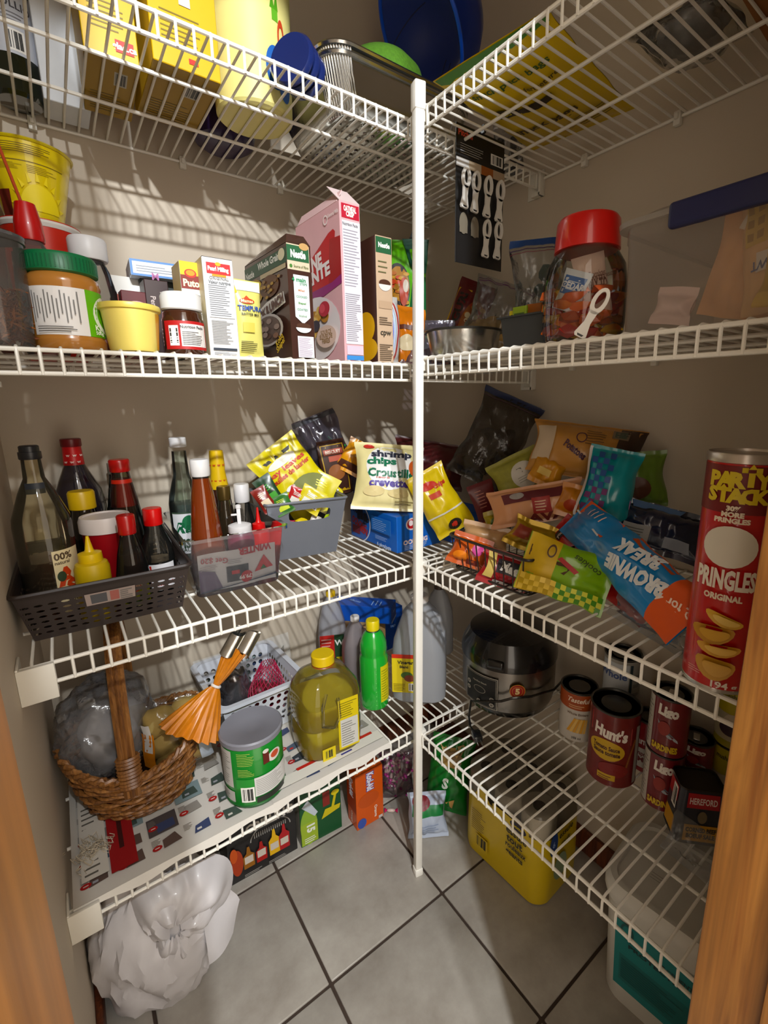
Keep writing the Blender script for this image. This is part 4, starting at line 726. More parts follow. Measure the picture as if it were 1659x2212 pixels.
# ================================================================== third shelf, left run
def perf(mb, mp, u0, u1, v0, v1, nu, nv, fu, fv, mat, n=12, stag=0, power=2., skip=None):
    """panel of nu x nv cells, each with a rounded opening that takes fu x fv of the cell"""
    du, dv = (u1 - u0) / nu, (v1 - v0) / nv
    for j in range(nv):
        for i in range(nu):
            cu, cv = u0 + (i + .5) * du, v0 + (j + .5) * dv; O = []; I = []
            for k in range(n):
                a = 2 * pi * (k + .5) / n; c, s = math.cos(a), math.sin(a); q = max(abs(c), abs(s)); O.append(mp(cu + du / 2 * c / q, cv + dv / 2 * s / q, 0))
                e = (abs(c) ** power + abs(s) ** power) ** (-1 / power); I.append(mp(cu + du / 2 * fu * c * e, cv + dv / 2 * fv * s * e, 0))
            if skip and skip(i, j): mb.add([mp(cu - du / 2, cv - dv / 2, 0), mp(cu + du / 2, cv - dv / 2, 0), mp(cu + du / 2, cv + dv / 2, 0), mp(cu - du / 2, cv + dv / 2, 0)], [(0, 1, 2, 3)], mat); continue
            C4 = [mp(cu + sx * du / 2, cv + sy * dv / 2, 0) for sx, sy in ((1, 1), (-1, 1), (-1, -1), (1, -1))]
            F = [(k, (k + 1) % n, n + (k + 1) % n, n + k) for k in range(n)]; V = O + I + C4; m = n // 4
            for qd in range(4):
                k0 = qd * m + m // 2 - 1; F.append((k0 % n, 2 * n + qd, (k0 + 1) % n))
            mb.add(V, F, mat)
def walls(w, d, h, tap):
    """four side maps of a tapered open box (front, right, back, left), u in [-.5,.5], v in [0,1]"""
    def mk(k):
        def mp(u, v, e):
            q = tap + (1 - tap) * v; a, b = w / 2 * q, d / 2 * q
            x, y = [(2 * u * a, -b - e), (a + e, 2 * u * b), (-2 * u * a, b + e), (-a - e, -2 * u * b)][k]; return Vector((x, y, v * h))
        return mp
    return [mk(k) for k in range(4)]
def rimtube(t, w, d, z, r, mat, rad=.03, name='rim'):
    R_ = rr_ring(w / 2, d / 2, rad, z, 6); return MB().tube(R_ + [R_[0]], r, mat, 6).build(name, t)
# dark woven-look basket
mbk = P('#1e1613', .5); bw, bd, bh = .262, .36, .09; bc = Vector((-1.036, -.225, Z3))
t = thing('plastic_basket', 'dark brown perforated plastic basket full of bottles at the left end', 'basket', bc, -.02); mb = MB(); Wl = walls(bw, bd, bh, .87)
for k in range(4): perf(mb, Wl[k], -.5, .5, .08, .80, 14 if k % 2 == 0 else 18, 6, .62, .36, mbk, 8, power=6, skip=(lambda i, j: 4 < i < 9 and j > 2) if k == 0 else None); mb.grid(lambda a, b: Wl[k](a - .5, .80 + .2 * b, 0), 8, 1, mbk); mb.grid(lambda a, b: Wl[k](a - .5, .08 * b, 0), 8, 1, mbk)
mb.box(-bw * .42, bw * .42, -bd * .42, bd * .42, 0, .002, mbk); mb.build('basket', t, smooth=False); rimtube(t, bw + .006, bd + .006, bh, .004, mbk, .012)
q = Print(lambda u, v, e: Wl[0](u / bw, v / bh, e + .0008)); q.rect(-.038, bh * .52, .04, bh * .78, '#8a7a72').rect(-.03, bh * .55, -.005, bh * .75, '#3a3a3c').rect(.0, bh * .55, .014, bh * .76, '#8a4a42').lines(.016, bh * .54, .036, bh * .76, 5, '#5a5652', 2, .5).done(t, 'handle_slot')
def bottle(nm, lab, u, y, vt, rpx, parts, z=Z3 + .004, x=None, r=None, grp=None):
    """parts: (name, [(r fraction, z fraction)], mat)"""
    p = coly(u, z, y) if x is None else colx(u, z, x); h = zt(p, vt) - z; m = mpp(p) if r is None else 0; r = rpx * m if r is None else r
    t = turned(nm, lab, 'bottle', p, [(a, [(r * q, h * s) for q, s in b], c, 28) for a, b, c in parts], group=grp); return t, r, h
BOT = [(.9, 0), (1, .02), (1, .5)]
t, r, h = bottle('vinegar_bottle', 'large clear bottle of cider vinegar with a black cap', 128, -.29, 962, 50, [('bottle', [(.92, 0), (1, .02), (1, .55), (.97, .60), (.62, .74), (.36, .82), (.32, .93)], CLEAR('#f2ecd8', .06, '#c9bd98', .04, 1.5)), ('liquid', [(.9, .01), (.97, .025), (.97, .36), (.4, .362)], CLEAR('#b98a5a', .45, '#5a2a10', .1)), ('cap', [(.36, .925), (.38, .93), (.38, .965), (.33, .967), (.33, .995), (.28, 1)], P('#0d0d0e', .35))])
q = Print(cyl(r), 1); q.rect(r * .1, h * .05, r * 1.25, h * .42, '#cdbd94').text('100%', r * .42, h * .385, .012, '#3a2a1c', bold=.03).text('natural', r * .42, h * .35, .006, '#3a2a1c').ell(r * .32, h * .27, r * .16, h * .03, '#23301c').text('Ar', r * .72, h * .27, .030, '#a83214', bold=.05, rot=.1).text('Sa', r * .85, h * .2, .026, '#a83214', bold=.05, rot=.1).text('Sa', r * .7, h * .13, .012, '#4a3a1c').done(t)
q = Print(cyl(lambda v: r * .52), 1); q.rect(-r * .36, h * .74, r * .3, h * .80, '#12161c').done(t, 'neck_label')
t, r, h = bottle('soy_sauce_bottle', 'dark soy sauce bottle with a red patterned neck wrapper', 200, -.088, 947, 45, [('bottle', [(.95, 0), (1, .02), (1, .52), (.9, .64), (.5, .78), (.40, .82)], P('#18141a', .08, coat=1)), ('neck_wrap', [(.44, .80), (.40, .82), (.36, .94), (.37, .945)], P('#a3181a', .35)), ('cap', [(.38, .945), (.40, .95), (.40, .995), (.36, 1)], P('#5a0d12', .35))])
q = Print(cyl(r), 1); q.rect(-r * .9, h * .2, r * .9, h * .46, '#a81e1c').text('KIK', -r * .2, h * .4, .014, '#e8dcd0', bold=.04).done(t)
q = Print(cyl(lambda v: r * .40), 1, .0012)
for k in range(6): q.text('w', (-.3 + .12 * (k % 6)) * r, h * (.845 + .045 * (k % 2)), .006, '#e8cfc8')
q.done(t, 'neck_print')
t, r, h = bottle('oyster_sauce_bottle', 'tall sauce bottle with red cap and red neck sleeve', 292, -.148, 992, 34, [('bottle', [(.95, 0), (1, .02), (1, .4), (.72, .68), (.5, .86), (.46, .9)], GLASS('#b9b294')), ('sauce', [(.9, .01), (.95, .03), (.95, .4), (.66, .66), (.2, .661)], P('#3a2412', .2)), ('neck_sleeve', [(.76, .62), (.53, .84)], P('#b32414', .35)), ('cap', [(.52, .9), (.55, .905), (.55, .99), (.5, 1)], P('#b0180f', .3, coat=.4))])
t, r, h = bottle('vinegar_bottle', 'clear bottle behind the tall red capped sauce bottle', 276, -.06, 1000, 22, [('bottle', [(.95, 0), (1, .02), (1, .55), (.5, .84), (.45, .9)], GLASS('#d8d8d0')), ('cap', [(.5, .9), (.52, .92), (.5, 1)], P('#8a8478', .4))])
t, r, h = bottle('seasoning_bottle', 'dark seasoning bottle with a yellow cap behind the red tub', 207, -.163, 1060, 24, [('bottle', [(.95, 0), (1, .02), (1, .62), (.85, .78), (.8, .82)], P('#15100c', .1, coat=1)), ('cap', [(.95, .82), (1, .825), (1, .98), (.9, 1)], P('#c9a312', .35))])
p = coly(252, Z3 + .004, -.248); m = mpp(p); r = 45 * m; h = zt(p, 1112) - p.z
t = turned('seasoning_tub', 'red plastic tub with a tilted white snap lid in the dark basket', 'tub', p, [('tub', [(r * .82, 0), (r * .86, .004), (r * .96, h * .8), (r, h * .82)], P('#8a1016', .4)), ('lid', [(r * 1.0, h * .82), (r * 1.05, h * .825), (r * 1.05, h * .95), (r * .98, h), (r * .86, h), (r * .84, h * .985)], P('#cfc5c0', .4))])
q = Print(cyl(lambda v: r * .95), 1, .003); q.poly([(r * .5, h * .5), (r * .62, h * .58), (r * .7, h * .5), (r * .85, h * .55), (r * .75, h * .45), (r * .85, h * .36), (r * .68, h * .4), (r * .58, h * .33), (r * .58, h * .43)], '#dcd6d0').done(t)
t, r, h = bottle('mustard_bottle', 'yellow squeeze mustard bottle with a pointed nozzle', 216, -.345, 1158, 32, [('bottle', [(.92, 0), (1, .03), (1, .62), (.9, .68), (.7, .70)], P('#b99a10', .4)), ('cap', [(.66, .69), (.7, .70), (.66, .80), (.3, .82), (.24, .84), (.08, 1)], P('#d0ac10', .35))])
t, r, h = bottle('seasoning_bottle', 'brown seasoning bottle with red cap and lime label', 298, -.335, 1112, 32, [('bottle', [(.95, 0), (1, .02), (1, .35), (.75, .6), (.5, .76), (.48, .8)], GLASS('#a89a80')), ('liquid', [(.9, .01), (.95, .03), (.95, .36), (.7, .6), (.2, .61)], P('#2e1a0e', .2)), ('cap', [(.5, .8), (.53, .81), (.53, .99), (.48, 1)], P('#9c1414', .3, coat=.4))])
q = Print(cyl(r), 1); q.rect(-r * .8, h * .06, r * .9, h * .34, '#a8b02a').rect(-r * .55, h * .22, r * .1, h * .40, '#14130e').ell(-r * .1, h * .28, r * .5, h * .07, '#b32a14').text('Mamas', -r * .1, h * .28, .008, '#f0e0c0', bold=.03).text('LIQUID', -r * .1, h * .14, .014, '#1c2a10', bold=.04).done(t)
t, r, h = bottle('sesame_oil_bottle', 'dark sesame oil bottle with red cap and white label', 350, -.268, 1097, 32, [('bottle', [(.95, 0), (1, .02), (1, .42), (.9, .56), (.52, .74), (.5, .8)], GLASS('#c9c2b4')), ('oil', [(.9, .01), (.95, .03), (.95, .38), (.3, .385)], P('#120c0a', .15, coat=1)), ('cap', [(.53, .8), (.56, .81), (.56, .99), (.5, 1)], P('#b8160f', .3, coat=.4))])
q = Print(cyl(r), 1); q.rect(-r * .9, h * .04, r * 1.0, h * .36, '#d8d6d8').rect(-r * .75, h * .25, -r * .45, h * .345, '#b0241c').text('SESAME OIL', .1 * r, h * .19, .008, '#a8241c', w=r * 1.2, bold=.03).text('HUILE DE SESAME', .1 * r, h * .12, .007, '#a8241c', w=r * 1.3, bold=.03).lines(-r * .3, h * .25, r * .8, h * .33, 2, '#44506a', 4, .3).done(t)
# clear bin with bottles and a flyer
cw, cdp, ch = .198, .30, .128; cc = Vector((-.803, -.232, Z3))
t = thing('clear_bin', 'clear plastic bin lined with a store flyer, holding sauce bottles', 'bin', cc, -.03); mcl = CLEAR('#eef0f2', .10, '#d4d6da', .08, 1.45); mb = MB()
loft(mb, [rr_ring(cw / 2 * .84, cdp / 2 * .9, .014, 0), rr_ring(cw / 2 * .86, cdp / 2 * .91, .014, .003), rr_ring(cw / 2 * .99, cdp / 2 * .99, .016, ch * .9), rr_ring(cw / 2, cdp / 2, .016, ch), rr_ring(cw / 2 + .010, cdp / 2 + .008, .02, ch), rr_ring(cw / 2 + .010, cdp / 2 + .008, .02, ch - .007)], mcl); mb.build('bin', t); fw = cw * .80
mb = MB(); mb.grid(lambda a, b: Vector(((a - .5) * fw, -cdp / 2 * (.885 + .06 * b) + .004 + .003 * math.sin(a * 9), .006 + b * ch * .66)), 12, 4, P('#d4d3d6', .6)); o = mb.build('flyer', t)
FM = lambda u, v, e: Vector((u, -cdp / 2 * (.885 + .06 * v / (ch * .66)) + .0025 + .003 * math.sin((u / fw + .5) * 9) - e, .006 + v)); H = ch * .66
q = Print(FM, 1); q.text('WINTER', fw * .22, H * .93, .015, '#a82430', w=fw * .45, rot=pi, bold=.04).poly([(fw * .2, H * .3), (fw * .46, H * .36), (fw * .34, H * .72)], '#b82a30').rect(-fw * .16, H * .16, fw * .12, H * .58, '#20242e').rect(-fw * .1, H * .36, fw * .0, H * .46, '#b82a30').ell(fw * .09, H * .24, fw * .08, H * .16, '#b0202a').text('579.99', fw * .09, H * .24, .008, '#f0e8e8', rot=pi, bold=.04).poly([(-fw * .5, 0), (fw * .5, H * .12), (fw * .5, H * .18), (fw * .1, H * .1), (-fw * .5, H * .04)], '#1d2a4a').poly([(-fw * .5, H * .02), (-fw * .22, H * .05), (-fw * .3, H * .5), (-fw * .5, H * .62)], '#5a4a6a').text('Get $20', -fw * .3, H * .8, .011, '#a84a52', rot=pi - .15, bold=.02).lines(-fw * .48, H * .58, -fw * .22, H * .72, 3, '#a89aa0', 3, .3).lines(-fw * .15, H * .66, fw * .1, H * .8, 3, '#8a8a90', 4, .3).poly([(fw * .28, H * .34), (fw * .37, H * .34), (fw * .325, H * .46)], '#2a6a3a').done(o)
zb = Z3 + .005
t, r, h = bottle('fish_sauce_bottle', 'clear fish sauce bottle with white cap and green round label', 414, -.145, 945, 30, [('bottle', [(.95, 0), (1, .02), (1, .5), (.9, .57), (.52, .72), (.45, .9)], GLASS('#dfe8e2')), ('sauce', [(.9, .01), (.95, .03), (.95, .5), (.3, .505)], CLEAR('#b9c4c4', .3, '#9aa6a8')), ('cap', [(.5, .93), (.53, .935), (.53, .995), (.48, 1)], P('#cfcfd0', .4))], zb)
q = Print(cyl(r), 1); q.rect(-r * .95, h * .12, r * 1.0, h * .44, '#d2d2d4').ell(r * .15, h * .36, r * .45, h * .06, '#0f5a34').text('Ru', -r * .15, h * .325, .024, '#0c4a2c', bold=.04, shear=.3).text('FISH', -.05 * r, h * .20, .020, '#14301f', w=r * 1.1, bold=.05).text('SAUCE', .0, h * .15, .008, '#14301f').rect(-r * .95, h * .435, r, h * .445, '#2a3a2a').done(t)
t, r, h = bottle('sauce_bottle', 'amber sauce bottle with ribbed white cap in the clear bin', 458, -.30, 992, 37, [('bottle', [(.95, 0), (1, .02), (.98, .2), (.6, .72), (.44, .86)], P('#5a2008', .08, coat=1, var=.15)), ('neck', [(.47, .80), (.44, .87)], GLASS('#c9b89a')), ('cap', [(.46, .87), (.5, .88), (.5, .99), (.45, 1)], P('#d4d2d0', .4))], zb)
t, r, h = bottle('sauce_bottle', 'dark sauce bottle with a yellow patterned neck wrapper', 489, -.155, 973, 28, [('bottle', [(.95, 0), (1, .02), (1, .3), (.62, .7), (.55, .74)], P('#250d08', .08, coat=1)), ('neck_wrap', [(.66, .66), (.5, .82), (.52, .86), (.5, .97), (.46, 1)], P('#c9a410', .35))], zb)
q = Print(cyl(lambda v: r * .56), 1, .001)
for k in range(8): q.text('w', (-.5 + .3 * (k % 4)) * r, h * (.74 + .14 * (k // 4)), .006, '#a82414')
q.done(t, 'neck_print')
t, r, h = bottle('vinegar_bottle', 'small dark bottle with a gold cap tucked behind the amber bottle', 499, -.232, 1050, 18, [('bottle', [(.95, 0), (1, .02), (1, .6), (.6, .84)], P('#1a140c', .1, coat=1)), ('cap', [(.7, .84), (.75, .85), (.75, .98), (.7, 1)], P('#4a3a1c', .3, .6))], zb)
t, r, h = bottle('soy_sauce_bottle', 'small dark bottle with white cap near the red squeeze bottle', 534, -.175, 1045, 22, [('bottle', [(.95, 0), (1, .02), (1, .45), (.85, .6), (.62, .76)], GLASS('#d4d0cc')), ('sauce', [(.9, .01), (.95, .03), (.95, .45), (.3, .455)], P('#120a0c', .15, coat=1)), ('cap', [(.66, .76), (.7, .77), (.7, .99), (.64, 1)], P('#d0cece', .4))], zb)
t, r, h = bottle('ketchup_bottle', 'red squeeze bottle with a pointed tip in the clear bin', 566, -.275, 1096, 22, [('bottle', [(.92, 0), (1, .03), (1, .55), (.9, .62), (.6, .64)], P('#a80f14', .35, coat=.3)), ('cap', [(.58, .63), (.62, .64), (.58, .74), (.3, .76), (.2, .8), (.08, 1)], P('#b81218', .35))], zb)
t, r, h = bottle('oil_bottle', 'squat bottle with a white flip spout dispenser in the clear bin', 528, -.318, 1130, 27, [('bottle', [(.92, 0), (1, .03), (1, .75), (.8, .85)], P('#6a2a3a', .3)), ('cap', [(.85, .85), (.88, .86), (.85, .97), (.5, 1)], P('#d2d0d0', .4))], zb)
mb = MB(); mb.bbox(-.004, .004, -.004, .004, h * .98, h + .034, P('#d2d0d0', .4), .001); mb.bbox(-.016, .002, -.003, .003, h + .018, h + .022, P('#d2d0d0', .4), .001); mb.lathe([(.006, h + .034), (.006, h + .040), (.003, h + .042)], P('#d2d0d0', .4), 12); mb.build('spout', t)
# grey bin with packets
gw, gd, gh = .20, .24, .15; gc = Vector((-.588, -.165, Z3)); grz = -.16
t = thing('storage_bin', 'grey plastic bin with a slot handle, full of seasoning packets', 'bin', gc, grz); mg = P('#585b62', .45); mb = MB(); Wl = walls(gw, gd, gh, .76)
for k in range(4):
    if k == 0: mb.grid(lambda a, b: Wl[0](a - .5, b * .62, 0), 6, 3, mg); perf(mb, Wl[0], -.3, .36, .62, .90, 1, 1, .84, .72, mg, 24, power=5); mb.grid(lambda a, b: Wl[0](-.5 + .2 * a, .62 + .38 * b, 0), 2, 2, mg); mb.grid(lambda a, b: Wl[0](.36 + .14 * a, .62 + .38 * b, 0), 2, 2, mg); mb.grid(lambda a, b: Wl[0](-.3 + .66 * a, .90 + .1 * b, 0), 6, 1, mg)
    else: mb.grid(lambda a, b: Wl[k](a - .5, b, 0), 6, 4, mg)
mb.box(-gw * .38, gw * .38, -gd * .38, gd * .38, 0, .003, mg); mb.build('bin', t, smooth=False); rimtube(t, gw + .004, gd + .004, gh, .0035, mg, .008)
def bagpx(nm, lab, cat, uc, vc, wpx, hpx, tk, mat, roll=0, lean=.35, turn=0, y=None, x=None, seed=1, grp=None, **k):
    c = aty(uc, vc, y) if x is None else atx(uc, vc, x); m = mpp(c); w, h = wpx * m, hpx * m
    M = Matrix.Rotation(facing(c) + turn, 4, 'Z') @ Matrix.Rotation(-lean, 4, 'X') @ Matrix.Rotation(roll, 4, 'Y'); loc = c - (M @ Vector((0, 0, h / 2)))
    t, pr = bag(nm, lab, cat, w, h, tk, loc, M.to_euler(), mat, seed, grp, **k); return t, pr, w, h
def sp(q, a): return P(q, a)
t, pr, w, h = bagpx('bay_leaf_bag', 'bright yellow bay leaves bag leaning in the grey bin', 'bag', 640, 1035, 120, 175, .03, P('#cfc014', .3, coat=.3), -.62, .15, .1, y=-.17, seed=101, wr=.003)
t.rotation_euler = t.rotation_euler; pr.poly([(-w * .3, h * .88), (w * .3, h * .88), (w * .26, h * .84), (-w * .26, h * .84)], '#16140c').text('Bay leaves', 0, h * .70, .013, '#b02a20', w=w * .85, bold=.03).text('Feuilles de laurier', 0, h * .62, .013, '#b02a20', w=w * .9, bold=.03).ell(0, h * .78, w * .3, h * .05, '#e2e0d0').ell(w * .05, h * .3, w * .4, h * .2, '#6f7440').ell(-w * .2, h * .46, w * .1, h * .03, '#e8e8e0').barcode(w * .2, h * .06, w * .46, h * .2).done(t)
for k, (u, v, w_, h_, ro, c1, c2, lab, y) in enumerate([(585, 1065, 40, 80, -.55, '#14301a', '#3a8a2a', 'dark green soup mix packet at the left of the grey bin', -.21), (572, 1080, 34, 60, -.5, '#6a1a14', '#c9b89a', 'dark red seasoning packet at the left rim of the grey bin', -.25), (640, 1075, 40, 44, .5, '#a01c1e', '#d8d2c8', 'small red sachet in the middle of the grey bin', -.24), (690, 1060, 70, 80, .5, '#c9bc14', '#e2d83a', 'crumpled yellow packet at the right of the grey bin', -.2), (672, 1080, 60, 50, .6, '#c4b414', '#d8d8cc', 'yellow packet with a barcode at the front of the grey bin', -.26), (610, 1090, 40, 44, -.4, '#2a5a24', '#b9c94a', 'green and yellow sachet at the front of the grey bin', -.265)]):
    t, pr, w, h = bagpx('seasoning_packet', lab, 'packet', u, v, w_, h_, .014, P(c1, .3, coat=.3), ro, .2, 0, y=y, seed=110 + k, wr=.002, seal=.006, nu=14, nv=16, grp='packets in the grey bin')
    pr.rect(-w * .3, h * .2, w * .3, h * .5, c2).lines(-w * .25, h * .6, w * .25, h * .8, 3, c2, k, .4)
    if k == 4: pr.barcode(-w * .1, h * .2, w * .35, h * .5)
    pr.done(t)
for k in range(4):
    c = t.location; q = Matrix.Translation(gc) @ Matrix.Rotation(grz, 4, 'Z') @ Vector((-.045 + .036 * k, -.085, .085)); V, F = ico(.017, k + 9, .5, 2, (1, .6, 1.1)); o = thing('sweet', ('pink', 'yellow', 'white', 'lime')[k] + ' wrapped sweet seen through the slot of the grey bin', 'sweet', q, 0, 'sweets in the grey bin'); MB().add(V, F, P(('#b82a4a', '#c9b01c', '#cfc6c0', '#8aa01c')[k], .35)).build('wrapper', o)
# ziplock behind with chocolate biscuit pack
p = coly(715, Z3, -.05); t, pr, w, h = bagpx('zip_bag', 'smoky zip bag holding a brown biscuit packet against the back wall', 'bag', 712, 985, 95, 185, .05, CLEAR('#b4aebc', .30, '#8a8494', .1, 1.5, 1.2, .3), -.35, .05, .25, y=-.09, seed=120, wr=.006)
pr.rect(-w * .5, h * .94, w * .5, h * .985, '#1c1c24').done(t, 'zip')
t, pr, w, h = bagpx('biscuit_packet', 'brown biscuit packet with gold frame beside the yellow bag', 'packet', 723, 1010, 62, 120, .02, P('#2a140d', .3, coat=.4), -.12, .08, .35, y=-.13, seed=121, wr=.0015, pinch=.02)
pr.rect(-w * .42, h * .06, w * .42, h * .92, '#b08a2a').rect(-w * .39, h * .075, w * .39, h * .905, '#2a140d').ell(0, h * .42, w * .3, h * .14, '#7a4420').rect(-w * .34, h * .74, w * .36, h * .84, '#a04a3a').rect(-w * .2, h * .62, w * .36, h * .72, '#a04a3a').text('BISCUIT', 0, h * .79, .009, '#e8d8c8', bold=.03).done(t)
p = aty(725, 957, -.10); t = thing('bag_clip', 'green plastic clip on the bag left of the shrimp chips', 'clip', p, (0, .5, facing(p))); mgc = P('#0f8a3c', .35)
for s in (-1, 1): MB().bbox(-.03, .03, -.004, .004, -.003, .003, mgc, .0015, M=Matrix.Rotation(s * .25, 4, 'Y')).build('jaw', t)
t, pr, w, h = bagpx('snack_bag', 'crumpled orange and white snack bag above the blue box', 'bag', 772, 990, 70, 75, .05, P('#c9861a', .3, coat=.3), .5, .2, 0, y=-.16, seed=123, wr=.009, warp=.015); pr.rect(-w * .1, h * .5, w * .3, h * .8, '#d8d0c4').rect(-w * .45, h * .1, w * .2, h * .3, '#3a1a10').done(t)
t, pr, w, h = bagpx('snack_bag', 'blue snack bag squeezed behind the shrimp chips', 'bag', 798, 1030, 60, 80, .04, P('#14225a', .3, coat=.3), .2, .1, 0, y=-.13, seed=124, wr=.006); pr.done(t) if pr.V else None
# blue noodle box
K = Vector((-.414, -.384, Z3)); rz = .02; w, d, h = .15, .232, zt(K, 1118) - Z3; c = K + Vector((w / 2, d / 2, 0))
t, F = carton('noodle_box', 'bright blue boxed noodles with black characters below the shrimp chips', 'box', c, w, d, h, rz, P('#0f4fa8', .4))
f = F['left']; f.rect(-d * .5, 0, -d * .12, h * .995, '#2a4f9a').ell(-d * .34, h * .5, d * .3, h * .62, '#c9ccd6', a0=-pi / 2, a1=pi / 2, r0=.94).text('OOLONG', -d * .30, h * .44, .020, '#8a1c20', w=d * .34, rot=-.25, bold=.05).text('MEN', -d * .22, h * .30, .018, '#8a1c20', rot=-.25, bold=.05).rect(-d * .46, h * .12, -d * .28, h * .36, '#5a1a2a')
for k, (uu, vv) in enumerate([(-.40, .8), (-.27, .72), (-.15, .60)]):
    rr = random.Random(k)
    for s in range(8): f.rect(*(lambda x, y, a, b: (d * x, h * y, d * x + a, h * y + b))(uu + rr.uniform(-.05, .04), vv + rr.uniform(-.13, .08), rr.choice([.016, .004]), rr.choice([.004, .018])), '#0c0f1c')
f.rect(d * .02, h * .45, d * .42, h * .86, '#2f66b4').rect(d * .03, h * .46, d * .41, h * .85, '#1a56ac').lines(d * .05, h * .5, d * .38, h * .82, 6, '#7a9ac8', 3, .3).lines(d * .1, h * .24, d * .42, h * .36, 3, '#9ab4d8', 4, .3).text('6 pkgs/pqts', d * .28, h * .1, .010, '#b9cbe4', bold=.03)
f = F['front']; f.ell(-w * .18, h * .74, w * .13, h * .17, '#d8c8c8').ell(-w * .18, h * .74, w * .1, h * .13, '#a8181c').ell(-w * .2, h * .77, w * .05, h * .08, '#e8d8d8').text('OOLONG', -w * .1, h * .25, .012, '#d8c8cc', w=w * .55, bold=.06).lines(-w * .35, h * .05, w * .2, h * .18, 3, '#a8bcdc', 5, .4); fin(t, F); zbx = Z3 + h
# shrimp chips and neighbours
t, pr, w, h = bagpx('shrimp_chips_bag', 'cream bag of shrimp chips lying on the blue box', 'bag', 838, 1030, 150, 150, .075, P('#d2c68e', .3, coat=.35), .1, .45, .12, y=-.31, seed=131, wr=.003)
pr.ell(.0, h * .6, w * .36, h * .34, '#d8d6d2').text('shrimp', .03 * w, h * .80, .019, '#20222e', w=w * .62, bold=.05).text('chips', -.12 * w, h * .68, .019, '#14573a', w=w * .46, bold=.05).text('Croustilles', .06 * w, h * .50, .021, '#14573a', w=w * .8, bold=.04).text('crevette', -.0 * w, h * .36, .019, '#3a2a7a', w=w * .62, bold=.04).text('a saveur de', -.1 * w, h * .43, .006, '#a83a2a').ell(w * .4, h * .6, w * .1, h * .12, '#b04a24').ell(-w * .22, h * .24, w * .16, h * .07, '#c9b884').ell(w * .15, h * .22, w * .16, h * .06, '#c2b07a').lines(w * .1, h * .08, w * .44, h * .14, 2, '#7a7048', 3, .3).ell(-w * .3, h * .92, w * .08, h * .04, '#b02a24').done(t)
t, pr, w, h = bagpx('chip_bag', 'dark maroon chip bag behind the shrimp chips and the post', 'bag', 925, 1000, 160, 100, .08, P('#3d0f10', .3, coat=.3), .18, .35, 0, y=-.16, seed=133, wr=.006, warp=.01); pr.rect(-w * .32, h * .7, -w * .1, h * .78, '#cfc4c0').ell(w * .25, h * .3, w * .1, h * .12, '#5a2418').done(t)
t, pr, w, h = bagpx('chip_bag', 'yellow folded chip bag right of the post on the blue boxes', 'bag', 950, 1082, 88, 150, .06, P('#c4a80c', .3, coat=.35), -.5, .15, .1, y=-.425, seed=135, wr=.006, warp=.008)
pr.ell(-w * .1, h * .78, w * .22, h * .06, '#a8281e').ell(-w * .3, h * .8, w * .07, h * .05, '#14361e').rect(-w * .2, h * .58, w * .12, h * .66, '#a8321e').text('chips', w * .2, h * .74, .012, '#a8281e', bold=.04).ell(w * .05, h * .12, w * .18, h * .08, '#17130c').ell(w * .05, h * .12, w * .09, h * .04, '#a8281e').rect(-w * .48, h * .32, w * .48, h * .345, '#cfc8b4').done(t)
K = coly(925, Z3, -.31); t, F = carton('noodle_box', 'second blue carton lying to the right of the post', 'box', (-.165, -.30, Z3), .16, .2, .075, .05, P('#0d43a0', .4)); F['front'].rect(-.07, .01, .07, .014, '#3a6ac0').lines(-.06, .03, .04, .06, 3, '#3a6ac0', 3, .3); F['left'].rect(-.08, .01, .08, .014, '#3a6ac0'); fin(t, F)
# ================================================================== third shelf, right run
def bx(nm, lab, cat, *a, **k): return bagpx(nm, lab, cat, *a, **k)
def bagends(nm, lab, cat, B, T_, wpx, tk, mat, seed=1, **k):
    '''bag whose bottom end lies at B and top end at T_, printed side towards the camera'''
    ez = (T_ - B); h = ez.length; ez.normalize(); c = (B + T_) / 2; n = (CAM - c).normalized(); ex = ez.cross(-n).normalized() * 1; ex = (-n).cross(ez) * -1; ex = ez.cross(n) * -1; ex.normalize(); ey = ez.cross(ex).normalized()
    if ey.dot(n) > 0: ex = -ex; ey = -ey
    M = Matrix((ex, ey, ez)).transposed(); w = wpx * mpp(c); t, pr = bag(nm, lab, cat, w, h, tk, B, M.to_euler(), mat, seed, None, **k); return t, pr, w, h
t, pr, w, h = bx('zip_bag', 'tall smoky zip bag of dried mushrooms with a dark blue zip', 'bag', 1068, 950, 130, 200, .07, CLEAR('#a8a29a', .28, '#6a625a', .1, 1.5, 1.3, .5), .42, .15, 0, x=-.125, seed=141, wr=.007, warp=.01)
pr.rect(-w * .5, h * .93, w * .5, h * .995, '#141c3c').rect(-w * .5, h * .90, w * .5, h * .907, '#3a2030').done(t, 'zip')
for k in range(16):
    rr = random.Random(k); V, F = ico(.016 + .008 * rr.random(), k + 2, .6, 2, (1.4, .6, .8)); o = Vector((rr.uniform(-w * .32, w * .32), rr.uniform(-.012, .012), h * rr.uniform(.1, .6))); M = Matrix.Rotation(rr.uniform(0, 3), 3, 'Y'); MB().add([M @ v + o for v in V], F, P(rr.choice(['#2a1f18', '#3a2c22', '#4d3d30', '#1c1512']), .7, var=.3)).build('mushroom', t)
t, pr, w, h = bx('potato_chip_bag', 'plump beige potato chip bag with a dark brown end', 'bag', 1262, 975, 235, 118, .10, P('#a8743a', .35, coat=.2), .12, .35, 0, x=-.10, seed=143, wr=.005, seal=.004)
